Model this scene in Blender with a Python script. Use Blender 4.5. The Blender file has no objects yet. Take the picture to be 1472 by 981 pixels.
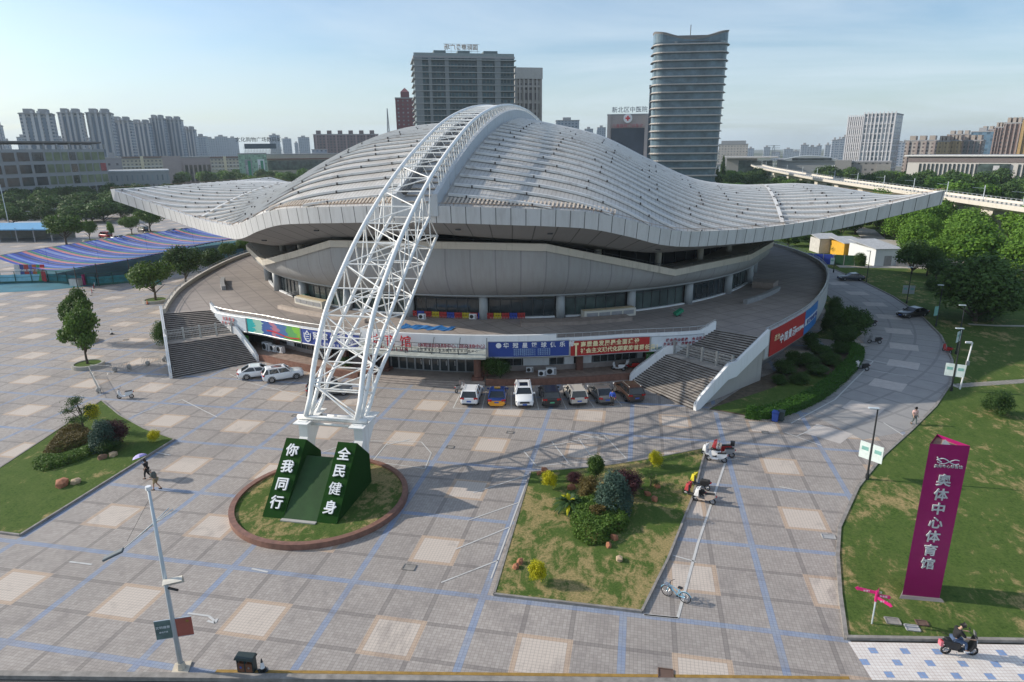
import bpy, bmesh, math, random
from math import sin, cos, tan, radians, degrees, pi, sqrt, hypot, atan2, floor
from mathutils import Vector, Matrix, noise
random.seed(7)
scene = bpy.context.scene
COL = scene.collection
# ------------------------------------------------------------------ camera solved from the paving grid (8 m cells)
FPX, PITCH, ROLL, YAW = 943.8, .2836, -.0101, -.1929
CAM = Vector((23.976, -31.324, 24.787))
_f = Vector((sin(YAW)*cos(PITCH), cos(YAW)*cos(PITCH), -sin(PITCH)))
_r0 = Vector((cos(YAW), -sin(YAW), 0)); _u0 = _r0.cross(_f)
_r = cos(ROLL)*_r0 + sin(ROLL)*_u0; _u = -sin(ROLL)*_r0 + cos(ROLL)*_u0
cd = bpy.data.cameras.new('camera'); cam = bpy.data.objects.new('camera', cd); COL.objects.link(cam)
M = Matrix.Identity(4)
for i in range(3):
    M[i][0] = _r[i]; M[i][1] = _u[i]; M[i][2] = -_f[i]; M[i][3] = CAM[i]
cam.matrix_world = M
cd.sensor_width = 36; cd.sensor_fit = 'HORIZONTAL'; cd.lens = 36*FPX/1472; cd.clip_start = .5; cd.clip_end = 12000
scene.camera = cam
def G(px, py, z=0.0):
    "survey point: where the ray of a measured picture point meets the level z"
    d = _f + (px-736)/FPX*_r - (py-490.5)/FPX*_u
    return CAM + d*((z-CAM.z)/d.z)
def AD(px, py, D):
    "point at horizontal distance D on that ray"
    d = _f + (px-736)/FPX*_r - (py-490.5)/FPX*_u
    return CAM + d*(D/hypot(d.x, d.y))
# ------------------------------------------------------------------ materials
def newmat(name):
    m = bpy.data.materials.new(name); m.use_nodes = True
    nt = m.node_tree; b = nt.nodes['Principled BSDF']
    return m, nt, b
class N:
    "tiny node expression helper"
    def __init__(s, nt): s.nt = nt
    def math(s, op, a, b=None, clamp=False):
        n = s.nt.nodes.new('ShaderNodeMath'); n.operation = op; n.use_clamp = clamp
        for i, v in enumerate((a, b)):
            if v is None: continue
            if isinstance(v, (int, float)): n.inputs[i].default_value = v
            else: s.nt.links.new(v, n.inputs[i])
        return n.outputs[0]
    def pos(s, kind='Object'):
        if kind == 'World':
            return s.nt.nodes.new('ShaderNodeNewGeometry').outputs['Position']
        return s.nt.nodes.new('ShaderNodeTexCoord').outputs[kind]
    def sep(s, v):
        n = s.nt.nodes.new('ShaderNodeSeparateXYZ'); s.nt.links.new(v, n.inputs[0]); return n.outputs
    def noise(s, vec, scale, detail=4, rough=.55, dist=0, stretch=None):
        if stretch:
            mp = s.nt.nodes.new('ShaderNodeMapping'); mp.inputs['Scale'].default_value = stretch
            s.nt.links.new(vec, mp.inputs[0]); vec = mp.outputs[0]
        n = s.nt.nodes.new('ShaderNodeTexNoise'); n.inputs['Scale'].default_value = scale
        n.inputs['Detail'].default_value = detail; n.inputs['Roughness'].default_value = rough; n.inputs['Distortion'].default_value = dist
        s.nt.links.new(vec, n.inputs['Vector']); return n.outputs['Fac']
    def mix(s, f, a, b, mode='MIX'):
        n = s.nt.nodes.new('ShaderNodeMix'); n.data_type = 'RGBA'; n.blend_type = mode; n.clamp_factor = True
        if isinstance(f, (int, float)): n.inputs[0].default_value = f
        else: s.nt.links.new(f, n.inputs[0])
        for k, v in ((6, a), (7, b)):
            if isinstance(v, (tuple, list)): n.inputs[k].default_value = (*v[:3], 1)
            else: s.nt.links.new(v, n.inputs[k])
        return n.outputs[2]
    def ramp(s, f, lo, hi):
        n = s.nt.nodes.new('ShaderNodeMapRange'); n.inputs[1].default_value = lo; n.inputs[2].default_value = hi
        s.nt.links.new(f, n.inputs[0]); return n.outputs[0]
    def bump(s, h, b, strength=.3, dist=.02):
        n = s.nt.nodes.new('ShaderNodeBump'); n.inputs['Strength'].default_value = strength; n.inputs['Distance'].default_value = dist
        s.nt.links.new(h, n.inputs['Height']); s.nt.links.new(n.outputs[0], b.inputs['Normal'])
    def link(s, a, b): s.nt.links.new(a, b)
def dist0(n, f, c=0.0):
    "distance of fract value f to c, wrapping"
    a = n.math('FRACT', n.math('ADD', f, .5-c)); return n.math('ABSOLUTE', n.math('SUBTRACT', a, .5))
_mats = {}
def plain(name, col, rough=.6, metal=0, var=.12, scale=1.5, spec=.5, stretch=None, bump=0):
    "solid material with a worn, uneven tone"
    if name in _mats: return _mats[name]
    m, nt, b = newmat(name); n = N(nt)
    p = n.pos('Object')
    f = n.noise(p, scale, 5, .6, stretch=stretch)
    f = n.ramp(f, .3, .7)
    c1 = tuple(c*(1-var) for c in col); c2 = tuple(min(1, c*(1+var)) for c in col)
    n.link(n.mix(f, c1, c2), b.inputs['Base Color'])
    b.inputs['Roughness'].default_value = rough; b.inputs['Metallic'].default_value = metal
    b.inputs['Specular IOR Level'].default_value = spec
    if bump: n.bump(n.noise(p, scale*6, 3), b, bump)
    _mats[name] = m; return m
def glassy(name, col, rough=.08):
    if name in _mats: return _mats[name]
    m, nt, b = newmat(name); n = N(nt)
    f = n.noise(n.pos('Object'), .35, 2)
    n.link(n.mix(n.ramp(f, .35, .65), tuple(c*.6 for c in col), tuple(c*1.4 for c in col)), b.inputs['Base Color'])
    b.inputs['Roughness'].default_value = rough; b.inputs['Specular IOR Level'].default_value = .9
    _mats[name] = m; return m
def worn_white(name, col, dirt=(.25, .22, .18), amt=.5, vert=True, rough=.5):
    "painted surface with rain streaks"
    if name in _mats: return _mats[name]
    m, nt, b = newmat(name); n = N(nt); p = n.pos('Object')
    s = n.noise(p, 1.0, 5, .65, stretch=(2.2, 2.2, .25) if vert else (1, 1, 1))
    k = n.noise(p, .35, 3)
    f = n.math('MULTIPLY', n.ramp(s, .5, .78), n.ramp(k, .35, .7)); f = n.math('MULTIPLY', f, amt)
    n.link(n.mix(f, col, dirt), b.inputs['Base Color']); b.inputs['Roughness'].default_value = rough
    _mats[name] = m; return m
# ------------------------------------------------------------------ mesh builder
class MB:
    def __init__(s): s.v = []; s.f = []; s.mi = []; s.m = 0
    def add(s, vs, fs, m=None):
        o = len(s.v); s.v += [tuple(v) for v in vs]; s.f += [tuple(i+o for i in f) for f in fs]
        s.mi += [s.m if m is None else m]*len(fs); return s
    def box(s, c, d, rz=0, m=None, taper=1.0, M=None):
        "box centred at c (z centre), full size d"
        hx, hy, hz = d[0]/2, d[1]/2, d[2]/2; vs = []
        for z, t in ((-hz, 1), (hz, taper)):
            for x, y in ((-hx, -hy), (hx, -hy), (hx, hy), (-hx, hy)):
                v = Vector((x*t, y*t, z))
                if M is not None: v = M @ v
                elif rz: v = Vector((v.x*cos(rz)-v.y*sin(rz), v.x*sin(rz)+v.y*cos(rz), v.z))
                vs.append(v+Vector(c))
        return s.add(vs, [(0,3,2,1),(4,5,6,7),(0,1,5,4),(1,2,6,5),(2,3,7,6),(3,0,4,7)], m)
    def bx(s, x0, x1, y0, y1, z0, z1, m=None):
        return s.box(((x0+x1)/2, (y0+y1)/2, (z0+z1)/2), (abs(x1-x0), abs(y1-y0), abs(z1-z0)), m=m)
    def beam(s, a, b, w, h=None, m=None):
        "rectangular bar from a to b"
        a = Vector(a); b = Vector(b); d = b-a; L = d.length
        if L < 1e-6: return s
        h = h or w; z = d/L; up = Vector((0,0,1)) if abs(z.z) < .95 else Vector((1,0,0))
        x = z.cross(up).normalized(); y = x.cross(z)
        vs = [p + x*i*w/2 + y*j*h/2 for p in (a, b) for i, j in ((-1,-1),(1,-1),(1,1),(-1,1))]
        return s.add(vs, [(0,1,2,3),(7,6,5,4),(0,4,5,1),(1,5,6,2),(2,6,7,3),(3,7,4,0)], m)
    def tube(s, pts, r, n=8, m=None, cap=True, closed=False):
        pts = [Vector(p) for p in pts]; R = r if isinstance(r, (list, tuple)) else [r]*len(pts)
        vs = []; k = len(pts); ref = None
        for i, p in enumerate(pts):
            a = pts[(i-1) % k] if (closed or i > 0) else p; b = pts[(i+1) % k] if (closed or i < k-1) else p
            d = (b-a).normalized()
            if ref is None: ref = Vector((0,0,1)) if abs(d.z) < .9 else Vector((1,0,0))
            x = d.cross(ref).normalized(); y = x.cross(d)
            ref = y
            vs += [p + x*R[i]*cos(2*pi*j/n) + y*R[i]*sin(2*pi*j/n) for j in range(n)]
        fs = []
        for i in range(k if closed else k-1):
            o, q = i*n, ((i+1) % k)*n
            fs += [(o+j, o+(j+1) % n, q+(j+1) % n, q+j) for j in range(n)]
        if cap and not closed: fs += [tuple(range(n))[::-1], tuple((k-1)*n+j for j in range(n))]
        return s.add(vs, fs, m)
    def lathe(s, prof, n=16, c=(0,0,0), m=None, sx=1, sy=1):
        "profile [(r,z)...] turned about z"
        vs = []; fs = []; c = Vector(c)
        for r, z in prof: vs += [c+Vector((r*cos(2*pi*j/n)*sx, r*sin(2*pi*j/n)*sy, z)) for j in range(n)]
        for i in range(len(prof)-1):
            fs += [(i*n+j, i*n+(j+1) % n, (i+1)*n+(j+1) % n, (i+1)*n+j) for j in range(n)]
        fs.append(tuple(range(n))[::-1]); fs.append(tuple((len(prof)-1)*n+j for j in range(n)))
        return s.add(vs, fs, m)
    def prism(s, poly, z0, z1, m=None, M=None):
        "vertical prism over polygon [(x,y)]; z0,z1 numbers"
        n = len(poly); vs = [Vector((x, y, z0)) for x, y in poly]+[Vector((x, y, z1)) for x, y in poly]
        if M is not None: vs = [M @ v for v in vs]
        fs = [tuple(range(n))[::-1], tuple(range(n, 2*n))]+[(i, (i+1) % n, n+(i+1) % n, n+i) for i in range(n)]
        return s.add(vs, fs, m)
    def strip(s, A, B, m=None, closed=False):
        "quad strip between two polylines"
        n = len(A); k = n if closed else n-1
        return s.add(list(A)+list(B), [(i, (i+1) % n, n+(i+1) % n, n+i) for i in range(k)], m)
    def quad(s, a, b, c, d, m=None): return s.add([a, b, c, d], [(0,1,2,3)], m)
    def build(s, name, mats, parent=None, smooth=False, bevel=0, tri=False):
        me = bpy.data.meshes.new(name); me.from_pydata(s.v, [], s.f); 
        if not isinstance(mats, (list, tuple)): mats = [mats]
        for q in mats: me.materials.append(q)
        if len(mats) > 1: me.polygons.foreach_set('material_index', s.mi)
        if smooth: me.polygons.foreach_set('use_smooth', [True]*len(me.polygons))
        if tri or bevel:
            bm = bmesh.new(); bm.from_mesh(me)
            if bevel:
                bmesh.ops.remove_doubles(bm, verts=bm.verts, dist=1e-4)
                es = [e for e in bm.edges if e.is_manifold and e.calc_face_angle(0) > .5]
                bmesh.ops.bevel(bm, geom=es, offset=bevel, segments=1, affect='EDGES', clamp_overlap=True)
            if tri: bmesh.ops.triangulate(bm, faces=[f for f in bm.faces if len(f.verts) > 4])
            bm.to_mesh(me); bm.free()
        me.update()
        return link(name, me, parent)
def link(name, me, parent=None):
    o = bpy.data.objects.new(name, me); COL.objects.link(o)
    if parent is not None: o.parent = parent
    return o
def tag(o, label=None, cat=None, group=None, kind=None):
    if label: o['label'] = label
    if cat: o['category'] = cat
    if group: o['group'] = group
    if kind: o['kind'] = kind
    return o
def empty(name, loc, rz=0, label=None, cat=None, group=None):
    o = bpy.data.objects.new(name, None); COL.objects.link(o); o.location = loc; o.rotation_euler = (0, 0, rz)
    o.empty_display_size = .3
    return tag(o, label, cat, group)
def kids(o): return [c for c in o.children]
def copy_tree(o, loc=None, rz=None, label=None, parent=None, scale=None):
    c = o.copy(); COL.objects.link(c)
    if parent is not None: c.parent = parent
    for ch in kids(o): copy_tree(ch, parent=c)
    if loc is not None: c.location = loc
    if rz is not None: c.rotation_euler = (0, 0, rz)
    if scale is not None: c.scale = (scale,)*3 if isinstance(scale, (int, float)) else scale
    if label: c['label'] = label
    return c
def flat(name, poly, z, mat, kind='structure', parent=None):
    "level sheet over a (possibly concave) polygon"
    me = bpy.data.meshes.new(name); bm = bmesh.new()
    vs = [bm.verts.new((x, y, z)) for x, y in poly]
    f = bm.faces.new(vs); f.normal_update()
    if f.normal.z < 0: f.normal_flip()
    bmesh.ops.triangulate(bm, faces=bm.faces[:]); bm.to_mesh(me); bm.free()
    if me.polygons and me.polygons[0].normal.z < 0: me.flip_normals()
    me.materials.append(mat); o = link(name, me, parent)
    if kind: o['kind'] = kind
    return o
def text_mesh(s, size, depth=.03, bold=0.0, align='CENTER'):
    "glyphs as an upright mesh in the XZ plane facing -Y, centred on the origin"
    cu = bpy.data.curves.new('t', 'FONT'); cu.body = s; cu.size = size; cu.extrude = depth/2; cu.offset = bold
    cu.align_x = align; cu.align_y = 'CENTER'; cu.resolution_u = 2
    o = bpy.data.objects.new('t', cu); COL.objects.link(o)
    dg = bpy.context.evaluated_depsgraph_get(); dg.update()
    me = bpy.data.meshes.new_from_object(o.evaluated_get(dg)); bpy.data.objects.remove(o); bpy.data.curves.remove(cu)
    me.transform(Matrix.Rotation(pi/2, 4, 'X')); me.materials.clear()
    return me
def text_on(name, s, size, loc, rz, mat, parent, depth=.03, bold=0.0, tilt=None):
    me = text_mesh(s, size, depth, bold); me.materials.append(mat)
    Mx = Matrix.Translation(Vector(loc)) @ Matrix.Rotation(rz, 4, 'Z')
    if tilt is not None: Mx = Mx @ tilt
    me.transform(Mx); return link(name, me, parent)
def interp(x, xs, ys):
    if x <= xs[0]: return ys[0]
    for i in range(1, len(xs)):
        if x <= xs[i]:
            f = (x-xs[i-1])/(xs[i]-xs[i-1]); return ys[i-1]+f*(ys[i]-ys[i-1])
    return ys[-1]
def lerp(a, b, t): return a+(b-a)*t
# ------------------------------------------------------------------ light
SUN_EL, SUN_AZ = radians(26), radians(180.5)      # direction the light comes from, measured from +X
w = bpy.data.worlds.new('World'); scene.world = w; w.use_nodes = True
nt = w.node_tree; nt.nodes.clear(); n = N(nt)
out = nt.nodes.new('ShaderNodeOutputWorld'); bg = nt.nodes.new('ShaderNodeBackground')
sky = nt.nodes.new('ShaderNodeTexSky'); sky.sky_type = 'NISHITA'; sky.sun_disc = False
sky.sun_elevation = SUN_EL; sky.sun_rotation = radians(90)-SUN_AZ
sky.air_density = 1.0; sky.dust_density = 1.2; sky.ozone_density = 1.3; sky.altitude = 30
tc = nt.nodes.new('ShaderNodeTexCoord'); sx = n.sep(tc.outputs['Generated'])
zz = n.math('MAXIMUM', sx[2], .02)
cx = n.math('DIVIDE', sx[0], n.math('ADD', zz, .12)); cy = n.math('DIVIDE', sx[1], n.math('ADD', zz, .12))
cb = nt.nodes.new('ShaderNodeCombineXYZ'); nt.links.new(cx, cb.inputs[0]); nt.links.new(cy, cb.inputs[1])
c1 = n.noise(cb.outputs[0], .55, 7, .62, .6, stretch=(.7, 1.1, 1)); c2 = n.noise(cb.outputs[0], .22, 4, .5, stretch=(.6, 1, 1))
cl = n.math('MULTIPLY', n.ramp(c1, .38, .64), n.ramp(c2, .30, .60))
cl = n.math('MULTIPLY', cl, .8)
hz = n.math('SUBTRACT', 1, n.ramp(sx[2], 0.0, .13)); hz = n.math('MULTIPLY', hz, .55)
base = n.mix(1.0, sky.outputs[0], (.80, .88, .96), 'MULTIPLY')
c = n.mix(cl, base, (4.5, 5.2, 5.75))
c = n.mix(hz, c, (3.9, 4.75, 5.4))
nt.links.new(c, bg.inputs[0]); bg.inputs[1].default_value = .125
nt.links.new(bg.outputs[0], out.inputs[0])
sl = bpy.data.lights.new('sun', 'SUN'); sl.energy = 3.6; sl.angle = radians(.53); sl.color = (1.0, .92, .80)
so = bpy.data.objects.new('sun', sl); COL.objects.link(so)
sd = Vector((cos(SUN_AZ)*cos(SUN_EL), sin(SUN_AZ)*cos(SUN_EL), sin(SUN_EL)))
so.rotation_euler = sd.to_track_quat('Z', 'Y').to_euler(); so.location = (-60, -20, 60)
scene.view_settings.view_transform = 'Standard'; scene.view_settings.look = 'None'
scene.view_settings.exposure = .48; scene.view_settings.gamma = 1
# ------------------------------------------------------------------ ground materials
def mat_pave():
    m, nt, b = newmat('paving'); n = N(nt); p = n.pos('World'); s = n.sep(p)
    fx = n.math('FRACT', n.math('DIVIDE', s[0], 8.0)); fy = n.math('FRACT', n.math('DIVIDE', s[1], 8.0))
    dx = dist0(n, fx); dy = dist0(n, fy)
    blue = n.math('MAXIMUM', n.math('LESS_THAN', dx, .026), n.math('LESS_THAN', dy, .026))
    def thirds(f): return n.math('LESS_THAN', n.math('ABSOLUTE', n.math('SUBTRACT', n.math('ABSOLUTE', n.math('SUBTRACT', f, .5)), .163)), .018)
    grey = n.math('MAXIMUM', thirds(fx), thirds(fy))
    cxx = n.math('ABSOLUTE', n.math('SUBTRACT', fx, .5)); cyy = n.math('ABSOLUTE', n.math('SUBTRACT', fy, .5))
    cm = n.math('MAXIMUM', cxx, cyy)
    sq = n.math('LESS_THAN', cm, .185); inn = n.math('LESS_THAN', cm, .15)
    tx = n.math('LESS_THAN', dist0(n, n.math('FRACT', n.math('DIVIDE', s[0], .2))), .05)
    ty = n.math('LESS_THAN', dist0(n, n.math('FRACT', n.math('DIVIDE', s[1], .2))), .05)
    joint = n.math('MAXIMUM', tx, ty)
    bigs = n.noise(p, .09, 4, .6); mid = n.noise(p, .9, 5, .65); fine = n.noise(p, 9, 2, .5)
    # per tile tone
    wn = nt.nodes.new('ShaderNodeTexWhiteNoise'); vm = nt.nodes.new('ShaderNodeVectorMath'); vm.operation = 'SCALE'; vm.inputs[3].default_value = 5.0
    nt.links.new(p, vm.inputs[0]); vf = nt.nodes.new('ShaderNodeVectorMath'); vf.operation = 'FLOOR'; nt.links.new(vm.outputs[0], vf.inputs[0]); nt.links.new(vf.outputs[0], wn.inputs[0])
    st0 = n.noise(p, .25, 5, .7)
    base = n.mix(n.ramp(bigs, .3, .7), (.32, .288, .262), (.42, .375, .34))
    base = n.mix(n.math('MULTIPLY', wn.outputs[0], .35), base, (.19, .16, .145))
    base = n.mix(n.math('MULTIPLY', grey, .5), base, (.165, .145, .135))
    blu = n.mix(n.ramp(mid, .35, .7), (.15, .25, .45), (.25, .33, .45))
    base = n.mix(n.math('MULTIPLY', blue, n.math('ADD', .38, n.math('MULTIPLY', n.ramp(st0, .3, .7), .35))), base, blu)
    beige = n.mix(inn, (.50, .37, .27), (.58, .50, .43))
    base = n.mix(n.math('MULTIPLY', sq, .86), base, beige)
    base = n.mix(n.math('MULTIPLY', joint, .42), base, (.06, .05, .045))
    st = n.noise(p, .35, 6, .7, 1.0); st2 = n.noise(p, .12, 7, .75, 1.5, stretch=(1, .5, 1)); stf = n.math('MULTIPLY', n.math('MAXIMUM', n.ramp(st, .54, .72), n.ramp(st2, .56, .70)), .5)
    base = n.mix(stf, base, (.15, .13, .125))
    base = n.mix(n.math('MULTIPLY', n.ramp(fine, .6, .9), .25), base, (.5, .47, .42))
    n.link(base, b.inputs['Base Color']); b.inputs['Roughness'].default_value = .72
    n.bump(joint, b, -.2, .01)
    return m
def mat_grass(name, dry=.5, sc=1.0):
    m, nt, b = newmat(name); n = N(nt); p = n.pos('World')
    a = n.noise(p, .16*sc, 6, .7, .8); c = n.noise(p, .9*sc, 8, .78, .4, stretch=(1, .55, 1)); d = n.noise(p, 6*sc, 5, .75)
    g = n.mix(n.ramp(d, .3, .7), (.026, .062, .012), (.10, .155, .034))
    g = n.mix(n.math('MULTIPLY', n.ramp(c, .35, .65), .5), g, (.13, .165, .05))
    f = n.math('MULTIPLY', n.ramp(n.math('ADD', n.math('MULTIPLY', a, .5), n.math('MULTIPLY', c, .5)), .585-.2*dry, .65-.2*dry), .9)
    f = n.math('MULTIPLY', f, n.ramp(d, .25, .6))
    n.link(n.mix(f, g, (.42, .30, .15)), b.inputs['Base Color']); b.inputs['Roughness'].default_value = .95; b.inputs['Specular IOR Level'].default_value = .1
    n.bump(n.noise(p, 22*sc, 4, .8), b, .6, .05)
    return m
PAVE = mat_pave()
GRASS = mat_grass('lawn grass', .12); GRASS_DRY = mat_grass('dry lawn grass', .54, 1.3); GRASS_MID = mat_grass('patchy lawn grass', .28)
ASPH = plain('asphalt', (.055, .056, .06), .9, var=.25, scale=.6)
CONC = worn_white('concrete', (.42, .40, .37), (.12, .11, .10), .7)
KERB = plain('kerb stone', (.25, .23, .21), .8, var=.3, scale=2)
WHITE = worn_white('white paint', (.78, .79, .80), (.35, .32, .28), .45)
LINE = worn_white('road marking', (.55, .54, .52), (.33, .30, .27), 1.5, vert=False)
YELLOW = plain('yellow marking', (.30, .18, .04), .8, var=.25, scale=3)
GRANITE = plain('red granite', (.21, .105, .075), .55, var=.25, scale=3)
SOIL = plain('soil', (.10, .075, .05), .95, var=.4, scale=2)
# far ground
m, nt, b = newmat('far ground'); n = N(nt); p = n.pos('World')
f = n.noise(p, .004, 6, .7); f2 = n.noise(p, .03, 5, .7)
c = n.mix(n.ramp(f2, .4, .6), (.035, .055, .02), (.07, .085, .04)); c = n.mix(n.ramp(f, .5, .6), c, (.22, .21, .19))
n.link(c, b.inputs['Base Color']); b.inputs['Roughness'].default_value = .95
mb = MB(); mb.quad((-4500, -1500, -.25), (4500, -1500, -.25), (4500, 7500, -.25), (-4500, 7500, -.25))
tag(mb.build('ground', m), kind='structure')
# plaza paving
RC = [(35.5,0),(36.2,3.8),(37.1,7.8),(38.1,11.2),(41,17.3),(44.7,23.4),(48.9,29.3),(53.4,35.9),(57.5,42.9),(61.3,51.8),(64.6,63.5),(66.5,76),(67.0,89),(66.0,103),(64.3,115)]
def kerbY(x): return -8.75+.167*x
pl = [(-260, kerbY(-260)), (36.6, kerbY(36.6)), (35.7, -.1)] + RC[1:] + [(62,124),(55,140),(42,154),(22,164),(-10,168),(-45,190),(-70,240),(-100,330),(-260,330)]
flat('plaza_paving', pl, 0, PAVE)
# street in front, below the kerb line
mb = MB()
mb.quad((-260, kerbY(-260)-40, -.13), (140, kerbY(140)-40, -.13), (140, kerbY(140)-.35, -.13), (-260, kerbY(-260)-.35, -.13))
tag(mb.build('road', ASPH), kind='structure')
mb = MB()
k0, k1 = (-260, kerbY(-260)), (140, kerbY(140))
mb.beam((k0[0], k0[1]-.18, -.02), (k1[0], k1[1]-.18, -.02), .34, .24)
tag(mb.build('kerb', KERB), kind='structure')
mb = MB(); a, b_ = (4.2, kerbY(4.2)+.10), (34.9, kerbY(34.9)+.10)
mb.quad((a[0], a[1], .012), (b_[0], b_[1], .012), (b_[0], b_[1]+.2, .012), (a[0], a[1]+.2, .012))
tag(mb.build('yellow_kerb_line', YELLOW), kind='structure')
# blue and white tiled pavement at bottom right
def mat_tiles():
    m, nt, b = newmat('blue and white tiles'); n = N(nt); s = n.sep(n.pos('Object'))
    jx = n.math('LESS_THAN', dist0(n, n.math('FRACT', n.math('DIVIDE', s[0], .2))), .06)
    jy = n.math('LESS_THAN', dist0(n, n.math('FRACT', n.math('DIVIDE', s[1], .2))), .06)
    row = n.math('FLOOR', n.math('DIVIDE', s[1], .8))
    off = n.math('MULTIPLY', n.math('MODULO', row, 2.0), .8)
    xx = n.math('FRACT', n.math('DIVIDE', n.math('ADD', s[0], n.math('MULTIPLY', row, .8)), 1.6))
    yy = n.math('FRACT', n.math('DIVIDE', s[1], .8))
    bl = n.math('MULTIPLY', n.math('LESS_THAN', xx, .25), n.math('LESS_THAN', yy, .5))
    f = n.noise(n.pos('Object'), 1.5, 5, .7)
    c = n.mix(n.ramp(f, .3, .7), (.62, .57, .53), (.76, .73, .69))
    c = n.mix(bl, c, n.mix(n.ramp(f, .3, .7), (.16, .27, .48), (.26, .36, .55)))
    c = n.mix(n.math('MULTIPLY', n.math('MAXIMUM', jx, jy), .5), c, (.35, .2, .16))
    n.link(c, b.inputs['Base Color']); b.inputs['Roughness'].default_value = .6
    return m
mb = MB(); mb.quad((0, -4.2, 0), (90, -4.2, 0), (90, 0, 0), (0, 0, 0))
o = mb.build('tiled_pavement', mat_tiles()); o.location = (35.55, -.12, .004); o.rotation_euler = (0, 0, radians(8.9)); tag(o, kind='structure')
mb = MB(); d9 = Vector((cos(radians(8.9)), sin(radians(8.9)), 0)); n9 = Vector((-d9.y, d9.x, 0)); p0 = Vector((35.5, .0, .08))
mb.beam(p0+n9*.08, p0+d9*90+n9*.08, .2, .2); tag(mb.build('pavement_kerb', KERB), kind='structure')
# right lawn
lawn = RC + [(64,117),(75,119),(100,121),(230,120),(230, 31), (125.5, 14.1)]
flat('lawn', [(x+.12, y+.05) for x, y in lawn], .06, GRASS_MID)
mb = MB()
for i in range(len(RC)-1):
    mb.beam((*RC[i], .03), (*RC[i+1], .03), .22, .2)
tag(mb.build('lawn_kerb', KERB), kind='structure')
# beyond lawn: grass and drives right-rear
flat('park_grass', [(63,117.5),(240,122),(330,420),(60,420),(30,180),(56,142),(63,126)], -.05, GRASS)
PATH = plain('path concrete', (.42, .39, .35), .85, var=.2, scale=1.2)
flat('service_path', [(66,117.6),(66,121),(90,122.5),(120,121),(120,117.4),(90,119)], .085, PATH)
flat('service_yard', [(78,122.5),(110,123),(112,150),(84,172),(80,146),(76,136)], .0, PATH)
def path_strip(name, pts, wd, z=.075, mat=PATH):
    mb = MB(); L = []; R_ = []
    for i, p in enumerate(pts):
        a = Vector(pts[max(0, i-1)]); b = Vector(pts[min(len(pts)-1, i+1)]); d = (b-a); d.normalize(); nn = Vector((-d.y, d.x))
        L.append((p[0]+nn.x*wd/2, p[1]+nn.y*wd/2, z)); R_.append((p[0]-nn.x*wd/2, p[1]-nn.y*wd/2, z))
    mb.strip(R_, L); return tag(mb.build(name, mat), kind='structure')
def gxy(px, py): v = G(px, py); return (v.x, v.y)
path_strip('stone_path', [gxy(1392,467), gxy(1430,469), gxy(1500,470)], .8)
# stepping slabs of the nearer garden path
mb = MB()
a, b_ = G(1371, 556), G(1472, 549)
for i in range(22):
    p = a.lerp(b_, (i+.5)/16); mb.box((p.x, p.y, .075), (.75, 1.0, .05), rz=.45+random.uniform(-.05,.05))
tag(mb.build('stepping_stone_path', PATH), kind='structure')
path_strip('park_road', [(88,168),(92,190),(86,215),(95,260),(120,330)], 6, .0)
# light squares of the curving side road
SQ = plain('light road paving', (.47, .43, .40), .75, var=.12, scale=1.5)
rs = [(41.4,27.4),(46.4,34.4),(51.0,41.9),(55.2,49.7),(57.9,57.4),(59.9,65.3),(61.4,73.8),(62.1,82.4),(61.9,91),(61.0,99.5),(59.5,108)]
mb = MB()
for i, (x, y) in enumerate(rs):
    a = Vector(rs[max(0,i-1)]); b_ = Vector(rs[min(len(rs)-1,i+1)]); t = (b_-a).normalized(); nn = Vector((t.y, -t.x)); c = Vector((x, y))
    q = [c-nn*1.6-t*1.45, c+nn*1.6-t*1.45, c+nn*1.6+t*1.45, c-nn*1.6+t*1.45]
    mb.quad(*[(v.x, v.y, .012) for v in q])
tag(mb.build('side_road_squares', SQ), kind='structure')
m, nt, b = newmat('side road paving'); n = N(nt); p = n.pos('World'); sxyz = n.sep(p)
dxx = n.math('SUBTRACT', sxyz[0], 1.0); dyy = n.math('SUBTRACT', sxyz[1], 84.0)
rad = n.math('SQRT', n.math('ADD', n.math('MULTIPLY', dxx, dxx), n.math('MULTIPLY', dyy, dyy)))
ang = n.math('MULTIPLY', n.math('ARCTAN2', dyy, dxx), 62/2.8)
j1 = n.math('LESS_THAN', dist0(n, n.math('FRACT', n.math('DIVIDE', rad, 2.9))), .05); j2 = n.math('LESS_THAN', dist0(n, n.math('FRACT', ang)), .05)
f = n.noise(p, .5, 5, .7); c = n.mix(n.ramp(f, .3, .7), (.27, .26, .255), (.34, .325, .31)); c = n.mix(n.math('MULTIPLY', n.math('MAXIMUM', j1, j2), .5), c, (.17, .165, .165))
n.link(c, b.inputs['Base Color']); b.inputs['Roughness'].default_value = .75
ROADP = m
inner = [(43.4,37.1),(47.5,43),(50.6,50),(52.8,56.2),(54.8,63),(56,75),(56.5,88),(56,103),(54,114),(50,124)]
flat('side_road', [(RC[i][0]-.1, RC[i][1]) for i in range(6, 15)]+[(62,124),(55,132)]+inner[::-1]+[(40.5,32.5),(44,26.5)], .006, ROADP)
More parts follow.
